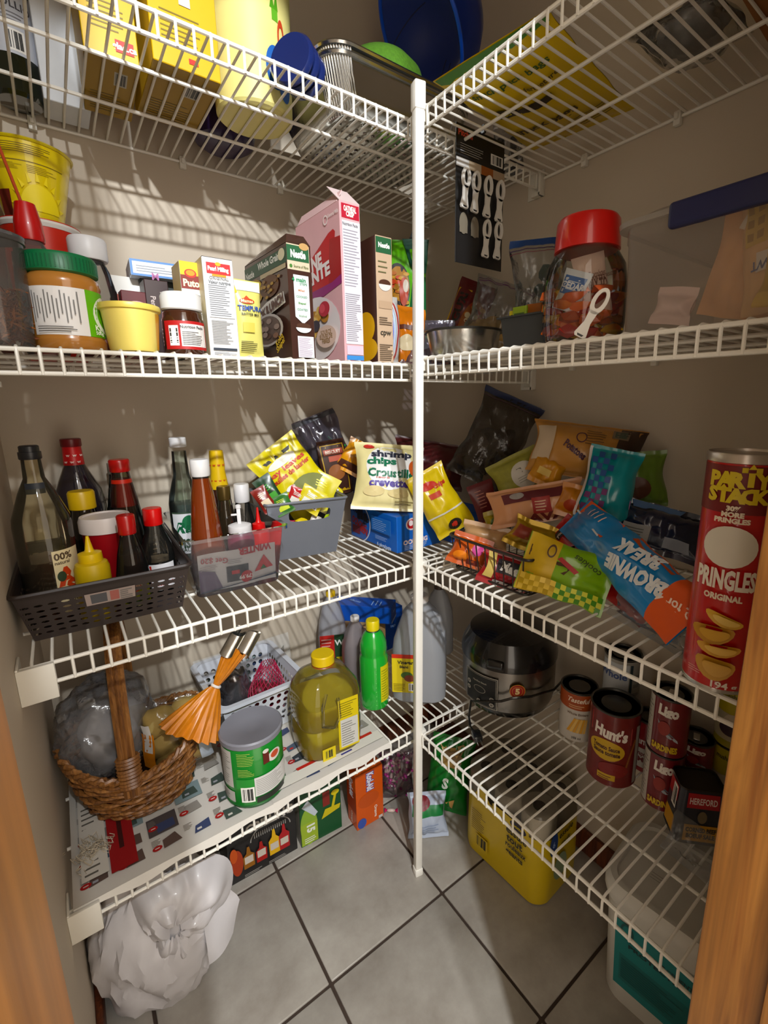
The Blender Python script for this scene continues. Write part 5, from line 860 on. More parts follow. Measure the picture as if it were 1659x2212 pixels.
pr.rect(w * .28, h * .02, w * .5, h * .98, '#2a1910').rect(w * .22, h * .72, w * .36, h * .9, '#6b5a48').rect(w * .24, h * .75, w * .34, h * .88, '#3a4438').rect(-w * .48, h * .2, -w * .3, h * .85, '#b9a48a').text('Potatoes', -w * .08, h * .42, .016, '#3a1a2a', w=w * .24, rot=-.5, bold=.04).ell(-w * .04, h * .66, w * .05, h * .1, '#3a1a2a', r0=.8).lines(w * .0, h * .55, w * .2, h * .85, 6, '#5a3c20', 3, .3).done(t)
t, pr, w, h = bx('bean_bag', 'pale green net bag with a white round label', 'bag', 1120, 1028, 115, 95, .06, P('#86843a', .5, var=.25, scale=90, bump=.4), -.5, .3, 0, x=-.15, seed=145, wr=.004); pr.ell(w * .12, h * .45, w * .28, h * .3, '#c4bfb4').rect(w * .0, h * .5, w * .1, h * .62, '#6a665e').lines(-w * .05, h * .3, w * .25, h * .45, 3, '#8a867c', 2, .3).done(t)
t, pr, w, h = bx('chip_bag', 'orange yellow crumpled bag below the beige potato chip bag', 'bag', 1185, 1018, 70, 70, .05, P('#b0741a', .35), .4, .3, 0, x=-.17, seed=147, wr=.008, warp=.01); pr.rect(-w * .3, h * .3, w * .1, h * .5, '#c9a85a').done(t)
t, pr, w, h = bx('snack_bar_packet', 'peach and maroon packet lying across the pile with a window', 'packet', 1158, 1088, 205, 84, .05, P('#b9805a', .35, coat=.2), -.22, .45, 0, x=-.23, seed=149, wr=.004, seal=.008)
pr.rect(-w * .36, h * .55, w * .4, h * .82, '#4a1418').rect(-w * .05, h * .2, w * .16, h * .6, '#8a2420').text('LAVA', w * .05, h * .12, .014, '#5a1a16', w=w * .5, bold=.05).lines(-w * .02, h * .26, w * .13, h * .54, 4, '#cfa88a', 3, .4).ell(-w * .2, h * .72, w * .08, h * .09, '#8a8480').done(t)
t, pr, w, h = bx('candy_bag', 'orange wrapped bag between the peach packet and the teal bag', 'bag', 1236, 1082, 60, 75, .04, P('#a86414', .3, coat=.3), .2, .3, 0, x=-.2, seed=151, wr=.006, warp=.01); pr.ell(0, h * .35, w * .25, h * .16, '#8a2a14').done(t)
t, pr, w, h = bx('candy_bag', 'teal and pink checkered candy bag standing in the pile', 'bag', 1313, 1050, 112, 165, .075, P('#1f7f88', .28, coat=.4), .18, .2, 0, x=-.17, seed=153, wr=.005)
pr.poly([(-w * .48, 0), (w * .48, 0), (w * .48, h * .38), (-w * .48, h * .52)], '#a84a86')
for i in range(4):
    for j in range(11):
        if (i + j) % 2: pr.rect(-w * .42 + i * w * .11, h * (.06 + .078 * j), -w * .31 + i * w * .11, h * (.138 + .078 * j), '#5a2458' if j < 5 else '#1d3f7a')
pr.rect(-w * .5, h * .03, -w * .45, h * .97, '#c9c4c4').done(t)
t, pr, w, h = bx('chip_bag', 'green chip bag standing behind the teal one at the wall', 'bag', 1385, 1035, 98, 120, .06, P('#55702a', .35, coat=.2), -.12, .15, 0, x=-.06, seed=155, wr=.005); pr.ell(-w * .2, h * .85, w * .2, h * .06, '#7a3a1c').ell(-w * .1, h * .35, w * .3, h * .2, '#4a2a1c').done(t)
t, pr, w, h = bx('cookie_bag', 'dark navy and silver crumpled cookie bag at the right wall', 'bag', 1418, 1143, 205, 105, .08, P('#0d1228', .25, coat=.5), .2, .4, 0, x=-.13, seed=157, wr=.009, warp=.012); pr.poly([(-w * .3, h * .98), (w * .2, h * .98), (w * .1, h * .62), (-w * .25, h * .58)], '#4a6a9a').rect(-w * .35, h * .1, -w * .05, h * .45, '#9a9a98').rect(w * .1, h * .15, w * .35, h * .35, '#8a8f9a').lines(-w * .32, h * .15, -w * .08, h * .4, 5, '#55554f', 3, .4).done(t)
t, pr, w, h = bx('chocolate_box', 'dark red slim carton leaning in the wire basket', 'packet', 1050, 1092, 58, 105, .02, P('#4a0e10', .35), -.32, .1, .3, x=-.21, seed=159, wr=.0008, crease=.2); pr.rect(-w * .5, h * .0, w * .5, h * .2, '#a8541c').lines(-w * .3, h * .5, w * .1, h * .9, 6, '#a86a5a', 3, .25).done(t)
t, pr, w, h = bx('candy_bar_bag', 'crumpled gold foil bag in the middle of the pile', 'bag', 1155, 1160, 120, 70, .05, P('#9a7a14', .25, .35), .3, .4, 0, x=-.28, seed=161, wr=.010, warp=.012); pr.rect(-w * .4, h * .3, -w * .1, h * .7, '#7a2a1c').done(t)
t, pr, w, h = bagends('cookie_bag', 'long red bag lying along the shelf beside the blue brownie bag', 'bag', at(1418, 1318, .957), atx(1200, 1140, -.235), 92, .038, P('#8f0f12', .28, coat=.4), seed=163, wr=.003, pinch=.02); pr.rect(-w * .2, h * .86, w * .48, h * .93, '#140e0e').text('your brand', w * .14, h * .895, .008, '#c9b8b0').rect(-w * .5, h * .40, -w * .3, h * .43, '#cfc6c0').done(t)
t, pr, w, h = bagends('brownie_brittle_bag', 'long blue and orange brownie bag lying slantwise across the pile', 'bag', at(1496, 1345, .995), atx(1242, 1112, -.235), 112, .045, P('#1a6aa8', .28, coat=.4), seed=165, wr=.0035, pinch=.02)
pr.poly([(w * .0, h * .64), (w * .5, h * .64), (w * .5, h * .98), (w * .12, h * .98)], '#c2481a').rect(-w * .5, h * .0, w * .5, h * .16, '#c2481a').rect(w * .38, h * .2, w * .5, h * .5, '#a8401a').text('BROWNIE', -w * .08, h * .33, w * .26, '#d2d6d8', w=h * .36, rot=1.78, bold=.06).text('BREAK', w * .25, h * .40, w * .24, '#d2d6d8', w=h * .27, rot=1.78, bold=.06).text('2 for 4', 0, h * .09, .014, '#e8d0c0', rot=1.78).lines(w * .2, h * .74, w * .45, h * .9, 4, '#d8b4a0', 3, .2).poly([(-w * .02, h * .66), (w * .02, h * .66), (w * .14, h), (w * .1, h)], '#c9ccd0').done(t)
t, pr, w, h = bagends('wafer_bag', 'lime green checkered bag with yellow end hanging over the lip', 'bag', at(1318, 1272, .972), atx(1130, 1205, -.40), 130, .045, P('#6f9a1c', .28, coat=.4), seed=167, wr=.006)
pr.rect(-w * .5, h * .62, w * .5, h * .99, '#b9962a').poly([(w * .1, h * .45), (w * .3, h * .95), (w * .1, h * .95), (-w * .05, h * .5)], '#3a2412')
for i in range(3):
    for j in range(16): pr.rect(-w * .48 + i * w * .09, h * (.03 + .058 * j), -w * .39 + i * w * .09, h * (.088 + .058 * j), ('#c2c24a' if j < 9 else '#cfae4a') if (i + j) % 2 else ('#3f7a1c' if j < 9 else '#a88a1c'))
pr.ell(w * .3, h * .7, w * .12, h * .05, '#3a2412', r0=.7).poly([(w * .02, h * .4), (w * .2, h * .62), (w * .26, h * .58), (w * .08, h * .36)], '#8a1a1c').text('cookies', w * .25, h * .3, .012, '#2a3a14', rot=1.2).done(t)
t, pr, w, h = bx('plastic_bag', 'empty clear plastic sleeve under the long brownie bag', 'bag', 1412, 1352, 190, 62, .02, m_film, .42, .9, 0, x=-.36, seed=169, wr=.006)
# black wire basket
mwk = P('#17120f', .4); y0, y1, xf, xb = -.585, -.815, -.412, -.22; zh = .078
t = thing('wire_basket', 'black wire basket with snacks at the front of the right shelf', 'basket', ((xf + xb) / 2, (y0 + y1) / 2, R3 + .001), -pi / 2); a, b = (y0 - y1) / 2, (xb - xf) / 2
for nm_, z_, k_, rr_ in (('top_ring', zh, 1.0, .003), ('bottom_ring', .003, .9, .0022)):
    R_ = rr_ring(a * k_, b * k_, .015, z_, 4); MB().tube(R_ + [R_[0]], rr_, mwk, 6).build(nm_, t)
for k in range(9): f = -1 + 2 * (k + .5) / 9; MB().tube([(f * a, -b, zh), (f * a * .92, -b * .9, .003), (f * a * .92, b * .9, .003), (f * a, b, zh)], .0016, mwk, 5).build('wire', t)
for k in range(5): f = -1 + 2 * (k + .5) / 5; MB().tube([(-a, f * b, zh), (-a * .9, f * b * .92, .004), (a * .9, f * b * .92, .004), (a, f * b, zh)], .0016, mwk, 5).build('wire', t)
t, pr, w, h = bx('popcorn_bag', 'red and black snack packet in the wire basket', 'packet', 1092, 1232, 110, 78, .04, P('#7a1014', .3, coat=.3), .25, .3, 0, x=-.375, seed=171, wr=.003); pr.rect(-w * .2, h * .4, w * .5, h * .78, '#15121a').text('Magic', w * .16, h * .58, .017, '#d8d4d0', w=w * .56, bold=.06, rot=-.08).rect(-w * .42, h * .2, -w * .24, h * .9, '#b9a05a').rect(-w * .2, h * .1, w * .5, h * .18, '#a8a09a').done(t)
t, pr, w, h = bx('candy_bag', 'orange and pink candy bag at the left of the wire basket', 'bag', 1015, 1190, 85, 70, .04, P('#a84414', .3, coat=.3), .3, .3, 0, x=-.385, seed=173, wr=.006); pr.ell(w * .2, h * .6, w * .15, h * .2, '#a8246a').ell(-w * .2, h * .3, w * .2, h * .15, '#d2701c').rect(0, h * .1, w * .3, h * .25, '#5a1a14').done(t)
t, pr, w, h = bx('bread_bag', 'clear bag of beige buns in the wire basket', 'bag', 1045, 1160, 100, 60, .06, P('#a07a54', .35, coat=.3), .2, .5, 0, x=-.33, seed=175, wr=.004)
t, pr, w, h = bx('pear_packet', 'yellow green fruit packet behind the wire basket', 'packet', 1075, 1130, 50, 60, .03, P('#8a7a24', .3), -.3, .2, 0, x=-.27, seed=177, wr=.004); pr.ell(0, h * .5, w * .3, h * .25, '#3f5a1c').done(t)
# tall red chip can
p = at(1528, 1476, R3); p = Vector((-.400, p.y, R3)); m = mpp(p); r = 64 * m; h = zt(p, 975) - R3
t = thing('chip_can', 'tall red cylindrical chip can at the right door frame', 'can', p, facing(p) - .08); mr = P('#a5140f', .3, coat=.4, var=.03)
MB().lathe([(r * .98, .0), (r, .003), (r, h - .012)], mr, 40).build('can', t); MB().lathe([(r, h - .012), (r * 1.04, h - .011), (r * 1.04, h - .002), (r * 1.0, h), (r * .97, h - .003)], P('#b9b0a6', .3, .8), 40).build('lid', t); MB().lathe([(r * 1.01, 0), (r * 1.02, .004), (r * 1.0, .005)], m_steel, 40).build('base_ring', t)
q = Print(cyl(r), 1); q.rect(-r * 1.6, h * .80 - .01, r * 1.6, h - .014, '#5a0c0c').poly([(-r * 1.0, h * .775), (r * 1.1, h * .765), (r * 1.1, h * .80), (-r, h * .80)], '#5a0c0c')
for k, ch in enumerate('PARTY'): q.text(ch, r * (-.66 + .31 * k), h * .90 - .006 * 0 + (.004 if ch == 'T' else 0), h * .055 * (1.15 if ch == 'T' else 1), '#c9b01c', bold=.06)
for k, ch in enumerate('STACK'): q.text(ch, r * (-.66 + .31 * k), h * .84, h * .052, '#c9b01c', bold=.06)
q.poly([(r * .17, h * .945), (r * .37, h * .945), (r * .27, h * .965)], '#c9b01c').poly([(r * -.44, h * .867), (r * -.26, h * .867), (r * -.35, h * .884)], '#c9b01c')
for k, s in enumerate(('30%', 'MORE', 'PRINGLES')): q.text(s, -r * .05, h * (.79 - .024 * k), h * .018, '#d8c8b0', bold=.06)
q.ell(-r * .02, h * .635, r * .68, h * .085, '#cfc8b8')
q.text('PRINGLES', -r * .02, h * .50, h * .075, '#dcd2c2', w=r * 1.5, bold=.045).text('ORIGINAL', -r * .02, h * .425, h * .024, '#d8c8b0', w=r * .95, bold=.05)
def crisp(cu, cv, su, sv, c1, c2, a): 
    co, si = math.cos(a), math.sin(a); P_ = [(cu + su * math.cos(k * pi / 8) * co - sv * math.sin(k * pi / 8) * si * 1, cv + su * math.cos(k * pi / 8) * si + sv * math.sin(k * pi / 8) * co + .25 * sv * math.cos(k * pi / 4)) for k in range(16)]; q.poly(P_, c1)
    q.poly([(cu + (x - cu) * .7 + su * .1, cv + (y - cv) * .6 - sv * .1) for x, y in P_], c2)
crisp(r * .1, h * .33, r * .5, h * .025, '#c9983a', '#d8b25a', -.35); crisp(-r * .15, h * .265, r * .55, h * .04, '#a87424', '#b9882f', .1); crisp(r * .05, h * .20, r * .55, h * .028, '#c08a2e', '#d2a548', .05); crisp(r * .02, h * .12, r * .5, h * .05, '#b07e2c', '#bd8d3a', -.1)
q.text('194 g', r * .3, h * .045, h * .028, '#d8ccc0', bold=.03).lines(-r * .65, h * .07, -r * .3, h * .1, 3, '#c98a80', 2, .3).done(t)
# ================================================================== lowest shelf, left run
# flyer sheets under everything
m_news = P('#bdb7ae', .75, var=.06, scale=14)
def adprint(q, x0, x1, y0, y1, seed, cell=.05, red=None):
    r = random.Random(seed); nx, ny = max(1, int((x1 - x0) / cell)), max(1, int((y1 - y0) / cell)); cw_, ch_ = (x1 - x0) / nx, (y1 - y0) / ny
    for i in range(nx):
        for j in range(ny):
            u, v = x0 + i * cw_, y0 + j * ch_
            if r.random() < .12: q.rect(u + .002, v + .002, u + cw_ - .002, v + ch_ - .002, r.choice(['#6a7a7c', '#7a8886', '#3a3434']))
            c = r.choice(['#2a3350', '#23282e', '#3a2f2f', '#3f4a5a', '#4a3a34', '#2f3a34', '#7a756e'])
            a, b = u + cw_ * r.uniform(.26, .4), v + ch_ * r.uniform(.05, .3)
            q.poly([(a, b), (a + cw_ * r.uniform(.45, .58), b + ch_ * r.uniform(-.05, .15)), (a + cw_ * r.uniform(.4, .58), b + ch_ * r.uniform(.4, .6)), (a + cw_ * r.uniform(-.02, .1), b + ch_ * r.uniform(.35, .55))], c)
            if r.random() < .5: q.rect(a + cw_ * .1, b + ch_ * .1, a + cw_ * .25, b + ch_ * .2, r.choice(['#a8241c', '#b9b4ac', '#8a8a90']))
            q.lines(u + cw_ * .06, v + ch_ * .55, u + cw_ * .34, v + ch_ * .88, 5, '#6a655e', r.randint(0, 99), .35)
            if r.random() < .6: q.ell(u + cw_ * .2, v + ch_ * .42, cw_ * .15, ch_ * .12, '#8f1a1a', seg=14).rect(u + cw_ * .13, v + ch_ * .40, u + cw_ * .27, v + ch_ * .44, '#cfc0b8')
def sheet(lab, x0, x1, y0, y1, z, seed, fold=0, block=None):
    t = thing('flyer_sheet', lab, 'flyer', (0, 0, 0), 0); f = lambda x, y, e: Vector((x, y, z + e + .0008 * noise.noise(Vector((x * 12, y * 12, seed)))))
    mb = MB(); mb.grid(lambda a, b: f(x0 + (x1 - x0) * a, y0 + (y1 - y0) * b, 0), 14, 10, m_news)
    if fold: mb.grid(lambda a, b: Vector((x0 + (x1 - x0) * a, y0 - .004 * b, z - fold * b * (1 + .35 * math.sin(a * 17 + seed)))), 40, 2, P('#c9c4bb', .75, var=.1, scale=20), flip=True)
    mb.build('paper', t, ang=70); q = Print(f, 1, .0012, .00006); adprint(q, x0 + .008, x1 - .008, y0 + .012, y1 - .01, seed)
    if block: block(q)
    q.done(t); return t
zf = Z4 + .001
sheet('flyer sheet with red block and tool pictures under the wicker basket', -1.165, -.80, -.471, -.03, zf, 3, .014, lambda q: (q.rect(-1.15, -.44, -1.108, -.02, '#b9b3a9'), q.rect(-1.105, -.45, -1.062, -.16, '#7a1416'), q.rect(-1.088, -.40, -1.08, -.27, '#2a0c0c'), q.lines(-1.145, -.43, -1.115, -.05, 26, '#4a4640', 3, .3)))
sheet('flyer sheet under the oil jug with a red stripe along its front edge', -.81, -.505, -.471, -.03, zf + .0022, 8, .016, lambda q: (q.rect(-.80, -.456, -.512, -.425, '#cbc6bc'), q.rect(-.735, -.428, -.53, -.419, '#9c1f1a'), q.rect(-.63, -.448, -.60, -.443, '#2a2a6a')))
t = thing('flyer_sheet', 'flyer sheet with black tool pictures propped on the back wall', 'flyer', (0, 0, 0), 0); f = lambda u, v, e: Vector((u, -.012 - .02 * (1 - v / .13) - e, Z4 + .002 + v)); MB().grid(lambda a, b: f(-.86 + .28 * a, .14 * b, 0), 8, 4, m_news).build('paper', t)
q = Print(f, 1, .001, .00006); adprint(q, -.85, -.59, .008, .13, 21, .062); q.text('PRO', -.66, .11, .014, '#1c1a18', bold=.05).done(t)
# wicker basket --------------------------------------------------------
def wick(c, seed): return wood_mat('wicker_%d' % seed, c[0], c[1], 3, .4)
mws = [wick(('#5e3110', '#93571f'), 1), wick(('#6d3a13', '#a5662a'), 2), wick(('#4d260c', '#824a1a'), 3)]
BC = Vector((-1.026, -.252, Z4 + .0098)); t = thing('wicker_basket', 'brown wicker basket with a tall hoop handle holding potatoes', 'basket', BC, -.12)
def br(k): return .094 + .042 * (k ** .8)
NB, HB = 15, .135
for k in range(NB):
    f = k / (NB - 1); r = br(f); z = HB * f; n = 120; mb = MB(); rr = random.Random(k)
    lift = .022 * f  # ends of the boat-shaped rim rise
    mb.tube([((r + .0032 * math.sin(a * 16 + k * pi) + .0012 * rr.uniform(-1, 1)) * math.cos(a) * 1.0, (r + .0032 * math.sin(a * 16 + k * pi)) * math.sin(a) * .93, z + .004 * math.sin(a * 3 + k * .8) + lift * math.cos(2 * a)) for a in [2 * pi * i / n for i in range(n + 1)]], .0044, mws[k % 3], 6); mb.build('strand', t)
for k in range(26):
    a = 2 * pi * k / 26; MB().tube([(br(f) * math.cos(a + .45 * f), br(f) * math.sin(a + .45 * f) * .93, HB * f + .022 * f * math.cos(2 * a)) for f in [i / 6 for i in range(7)]], .0034, mws[(k + 1) % 3], 5).build('stake', t)
MB().lathe([(.092, 0), (.092, .004)], mws[2], 32).build('bottom', t)
for s in (0, 1):
    mb = MB(); n = 90; R_ = br(1); mb.tube([((R_ + .004 * math.cos(a * 24 + s * pi)) * math.cos(a), (R_ + .004 * math.cos(a * 24 + s * pi)) * math.sin(a) * .93, HB + .008 + .022 * math.cos(2 * a) + .005 * math.sin(a * 24 + s * pi)) for a in [2 * pi * i / n for i in range(n + 1)]], .0052, mws[s], 6); mb.build('rim_braid', t)
# handle hoop across the front-back direction
hp = []; HH = .30
for i in range(41):
    a = pi * i / 40; hp.append(Vector((-.012, -br(1) * .92 * math.cos(a), HB - .02 + HH * math.sin(a) ** .75 if 0 < i < 40 else HB - .05)))
for s, m in ((-.009, 0), (.009, 1), (0, 2)): MB().tube([p + Vector((s, 0, 0)) for p in hp], .0062, mws[m], 6).build('handle_rod', t)
for e in (0, 1):
    mb = MB()
    for k in range(9): q = hp[1 + k // 3 if e == 0 else 39 - k // 3]; mb.tube([(-.012 + .018 * math.cos(a), q.y + .010 * math.sin(a), HB - .025 + .0075 * k) for a in [2 * pi * i / 12 for i in range(13)]], .004, mws[0], 5)
    mb.build('handle_binding', t)
# grey plastic bag in the basket
p = aty(232, 1565, -.235); t = thing('plastic_bag', 'grey translucent grocery bag bulging from the wicker basket', 'bag', p, 0); shell_blob('film', t, (0, 0, 0), .088, (1, 1.0, 1.2), CLEAR('#eeeef0', .28, '#cfcdce', .14, 1.5, 1.4, .7, 22), 3, .14, 2.2, 5); shell_blob('contents', t, (.01, 0, -.02), .06, (1, 1, 1), P('#a8a4a2', .6), 6, .2)
# potato bag with orange gathered top
pc = aty(384, 1572, -.30); t = thing('potato_bag', 'bag of potatoes with gathered orange plastic top in the wicker basket', 'bag', pc, facing(pc))
for k, (x, y, z, r, s) in enumerate([(-.035, -.0, .030, .034, 1), (-.036, -.0, -.022, .033, 2), (-.012, -.012, -.066, .033, 3), (.024, .0, -.018, .03, 4), (.02, .02, .03, .03, 5), (.03, .0, -.06, .028, 6)]):
    V, F = ico(r, s, .22, 3, (1.12, .9, .95)); MB().add([v + Vector((x, y, z)) for v in V], F, P('#96824f', .7, var=.25, scale=28, bump=.3)).build('potato', t)
f = bagmap(.15, .19, .10, 201, wr=.005); mb = MB(); mb.grid(lambda a, b: f((a - .5) * .15, b * .19, 0, -1) + Vector((-.005, -.0, -.105)), 22, 24, CLEAR('#f6f0e6', .03, '#c9b99a', .1, 1.4, .6, .3)); mb.build('clear_film', t, ang=70)
mo = P('#a8600c', .35, var=.25, scale=80, coat=.3)
q = Print(lambda u, v, e: f(u, v, e, -1) + Vector((-.005, -.001, -.105)), 2); q.rect(-.07, .05, -.046, .13, mo).rect(-.066, .09, -.05, .15, '#b9b4ae').rect(.045, .02, .07, .08, '#9aa2ac').done(t)
MG = Matrix.Translation((.082, -.045, .102)) @ Matrix.Rotation(.62, 4, 'Y') @ Matrix.Rotation(-.1, 4, 'X')
def pleat(L, r0, r1, wd, flat, seed): return lambda a, b: MG @ Vector(((r0 + (r1 - r0) * b ** .8) * wd * math.cos(2 * pi * a) * (1 + .06 * math.sin(a * 2 * pi * 17) * b), (r0 + (r1 - r0) * b) * flat * math.sin(2 * pi * a) * (1 + .14 * math.sin(a * 2 * pi * 17) * b), L * b + .008 * noise.noise(Vector((a * 9, b, seed)))))
MB().grid(pleat(-.105, .007, .08, .8, .45, 1), 104, 8, mo, closeu=True).build('gathered_top', t, ang=30)
MB().grid(pleat(.085, .007, .03, .9, .5, 2), 104, 8, mo, closeu=True).build('gathered_tail', t, ang=30)
mb = MB(); mb.grid(lambda a, b: MG @ Vector(((.025 + .015 * math.sin(a * 23)) * math.cos(2 * pi * a), .014 * math.sin(2 * pi * a) * (1 + .4 * math.sin(a * 31)), .075 + .05 * b + .01 * math.sin(a * 17))), 60, 4, m_foil, closeu=True); mb.build('silver_tip', t, ang=20)
MB().tube([MG @ Vector((.009 * math.cos(a), .007 * math.sin(a), 0)) for a in [2 * pi * i / 16 for i in range(17)]], .003, P('#cfcac4', .5), 6).build('tie', t)
# white perforated basket with net
ww, wd, wh = .21, .24, .135; WC = Vector((-.752, -.150, Z4 + .0062)); wrz = .04; t = thing('colander_basket', 'white plastic basket with round holes holding a red net', 'basket', WC, wrz); mwp = P('#c6cad2', .4); mb = MB(); Wl = walls(ww, wd, wh, .78)
for k in range(4): perf(mb, Wl[k], -.44, .44, .12, .84, 9 if k % 2 == 0 else 12, 5, .62, .62, mwp, 12); mb.grid(lambda a, b: Wl[k](a - .5, .84 + .16 * b, 0), 6, 1, mwp); mb.grid(lambda a, b: Wl[k](a - .5, .12 * b, 0), 6, 1, mwp); mb.grid(lambda a, b: Wl[k](-.5 + .06 * a, .12 + .72 * b, 0), 1, 1, mwp); mb.grid(lambda a, b: Wl[k](.44 + .06 * a, .12 + .72 * b, 0), 1, 1, mwp)
mb.box(-ww * .39, ww * .39, -wd * .39, wd * .39, 0, .003, mwp); mb.build('basket', t, smooth=False)
mb = MB(); loft(mb, [rr_ring(ww / 2 - .002, wd / 2 - .002, .02, wh), rr_ring(ww / 2 + .012, wd / 2 + .012, .026, wh + .001), rr_ring(ww / 2 + .012, wd / 2 + .012, .026, wh - .008)], mwp, False); mb.build('rim', t)
p = WC + Matrix.Rotation(wrz, 3, 'Z') @ Vector((.035, -.03, .062)); t = thing('onion_net', 'red mesh net of onions in the white perforated basket', 'net', p, 0)
for k, (x, y, z) in enumerate([(-.02, -.02, -.008), (.022, .01, -.01), (-.01, .03, .0), (.015, -.028, .012)]): V, F = ico(.031, k + 3, .08, 3); MB().add([v + Vector((x, y, z)) for v in V], F, P('#5a1418', .4, var=.3)).build('onion', t)
mb = MB(); rr = random.Random(4); mn = P('#9c1c3a', .5)
for k in range(20):
    a0 = 2 * pi * k / 20
    for s in (-1, 1): mb.tube([((.058 - .04 * f ** 1.5) * math.cos(a0 + s * f * 2.2) + .012 * f, (.058 - .04 * f ** 1.5) * math.sin(a0 + s * f * 2.2), -.03 + .125 * f) for f in [i / 12 for i in range(13)]], .0009, mn, 4)
o = mb.build('netting', t); o['kind'] = 'stuff'
p = WC + Matrix.Rotation(wrz, 3, 'Z') @ Vector((-.03, .02, .06)); t = thing('foil_packet', 'shiny crumpled silver packet in the white perforated basket', 'packet', p, 0); shell_blob('foil', t, (0, 0, .02), .045, (.8, .7, 1.25), P('#8f9096', .2, .9, .1), 11, .35, 2.2, 3)
# green powder can
p = at(560, 1752, Z4 + .003); m = mpp(p); r = 72 * m; p = p + Vector((.025, r * .95, 0)); h = zt(p, 1562) - p.z - .006
p = Vector((-.822, -.398, Z4 + .005)); m = mpp(p); r = .064; h = zt(p, 1562) - p.z
t = turned('powder_can', 'large green drink powder can with a frosted grey lid', 'can', p, [('can', [(r * .97, 0), (r, .004), (r, h * .9), (r * .98, h * .91)], P('#1d6b26', .3, coat=.3)), ('lid', [(r * 1.03, h * .90), (r * 1.05, h * .905), (r * 1.05, h * .965), (r * 1.0, h * .985), (r * .95, h * .975), (r * .5, h * .975), (r * .48, h * .97)], P('#6b6b72', .45)), ('base_ring', [(r * 1.0, 0), (r * 1.02, .004), (r, .006)], P('#14421c', .4))], facing(p) - .05)
q = Print(cyl(r), 1); q.rect(-r * 1.5, h * .30, -r * .72, h * .86, '#b4b0a8').lines(-r * 1.42, h * .34, -r * .78, h * .82, 14, '#6f6b64', 3, .3).rect(-r * 1.5, h * .08, -r * .7, h * .24, '#a8a69e').lines(-r * 1.4, h * .1, -r * .8, h * .22, 4, '#5a5750', 4, .4).rect(-r * .6, h * .3, r * 1.4, h * .45, '#2a7a30').lines(-r * .5, h * .66, r * .05, h * .86, 8, '#a8b45a', 5, .3).lines(-r * .5, h * .5, r * .05, h * .62, 5, '#a8b45a', 6, .3).barcode(-r * .45, h * .1, -r * .02, h * .33).rect(r * .0, h * .17, r * 1.3, h * .46, '#c4c2be').lines(r * .05, h * .2, r * 1.2, h * .44, 9, '#8a8882', 7, .35).rect(r * .03, h * .07, r * 1.1, h * .155, '#161914').ell(r * .72, h * .68, r * .26, h * .08, '#c9c4ba').ell(r * .74, h * .69, r * .16, h * .05, '#a8402a').rect(r * .32, h * .62, r * .52, h * .8, '#4a140e').ell(r * .42, h * .81, r * .1, h * .03, '#c9c4ba').done(t)
# oil jug
p = coly(707, Z4 + .006, -.372); m = mpp(p); hw = 66 * m; h = zt(p, 1410) - p.z
t = thing('oil_jug', 'large clear jug of yellow cooking oil with a yellow cap', 'jug', p, facing(p) + .35); mo_ = CLEAR('#f8f8ee', .03, '#e8e6c8', .04, 1.45, .9)
def sqr(s, q, z, n=8): return rr_ring(s * q, s * q * .9, s * q * .55, z, n)
J = [(.86, 0), (.97, .012), (1, .04), (1, h * .30), (.95, h * .34), (1, h * .38), (1, h * .60), (.93, h * .70), (.72, h * .80), (.42, h * .86), (.31, h * .88), (.30, h * .93)]
mb = MB(); loft(mb, [sqr(hw, q, z) for q, z in J], mo_); mb.build('jug', t)
J2 = [(.84, .004), (.95, .014), (.975, .04), (.975, h * .30), (.925, h * .34), (.975, h * .38), (.975, h * .57)]; mb = MB(); loft(mb, [sqr(hw, q, z) for q, z in J2], CLEAR('#f6ee88', .55, '#eeda2e', .1, 1.45, .3), True, True); mb.build('oil', t)
MB().lathe([(hw * .33, h * .90), (hw * .36, h * .905), (hw * .36, h * .99), (hw * .33, h)], P('#c9a80f', .35), 32).build('cap', t); MB().lathe([(hw * .34, h * .88), (hw * .36, h * .885), (hw * .34, h * .895)], P('#7a3a14', .4), 24).build('seal_ring', t)
MB().tube([(-hw * .25, -hw * .82, h * .72), (-hw * .42, -hw * .95, h * .62), (-hw * .44, -hw * .95, h * .42), (-hw * .1, -hw * .93, h * .36), (hw * .1, -hw * .93, h * .45), (hw * .08, -hw * .9, h * .65)], .004, mo_, 8).build('handle_mould', t)
q = Print(lambda u, v, e: Vector((hw * 1.0 + e, u, v))); q2 = Print(front(-hw * .9)); 
q2.rect(hw * .05, h * .08, hw * .98 * .75, h * .62, '#c2ac10').rect(hw * .12, h * .1, hw * .7, h * .4, '#b9b7b0').lines(hw * .15, h * .12, hw * .66, h * .38, 10, '#6a6862', 3, .35).lines(hw * .1, h * .43, hw * .7, h * .6, 7, '#5a5210', 4, .3).rect(-hw * .5, h * .03, -hw * .08, h * .16, '#c2ac10').barcode(-hw * .44, h * .045, -hw * .15, h * .145, bg='#b9a82a').done(t)
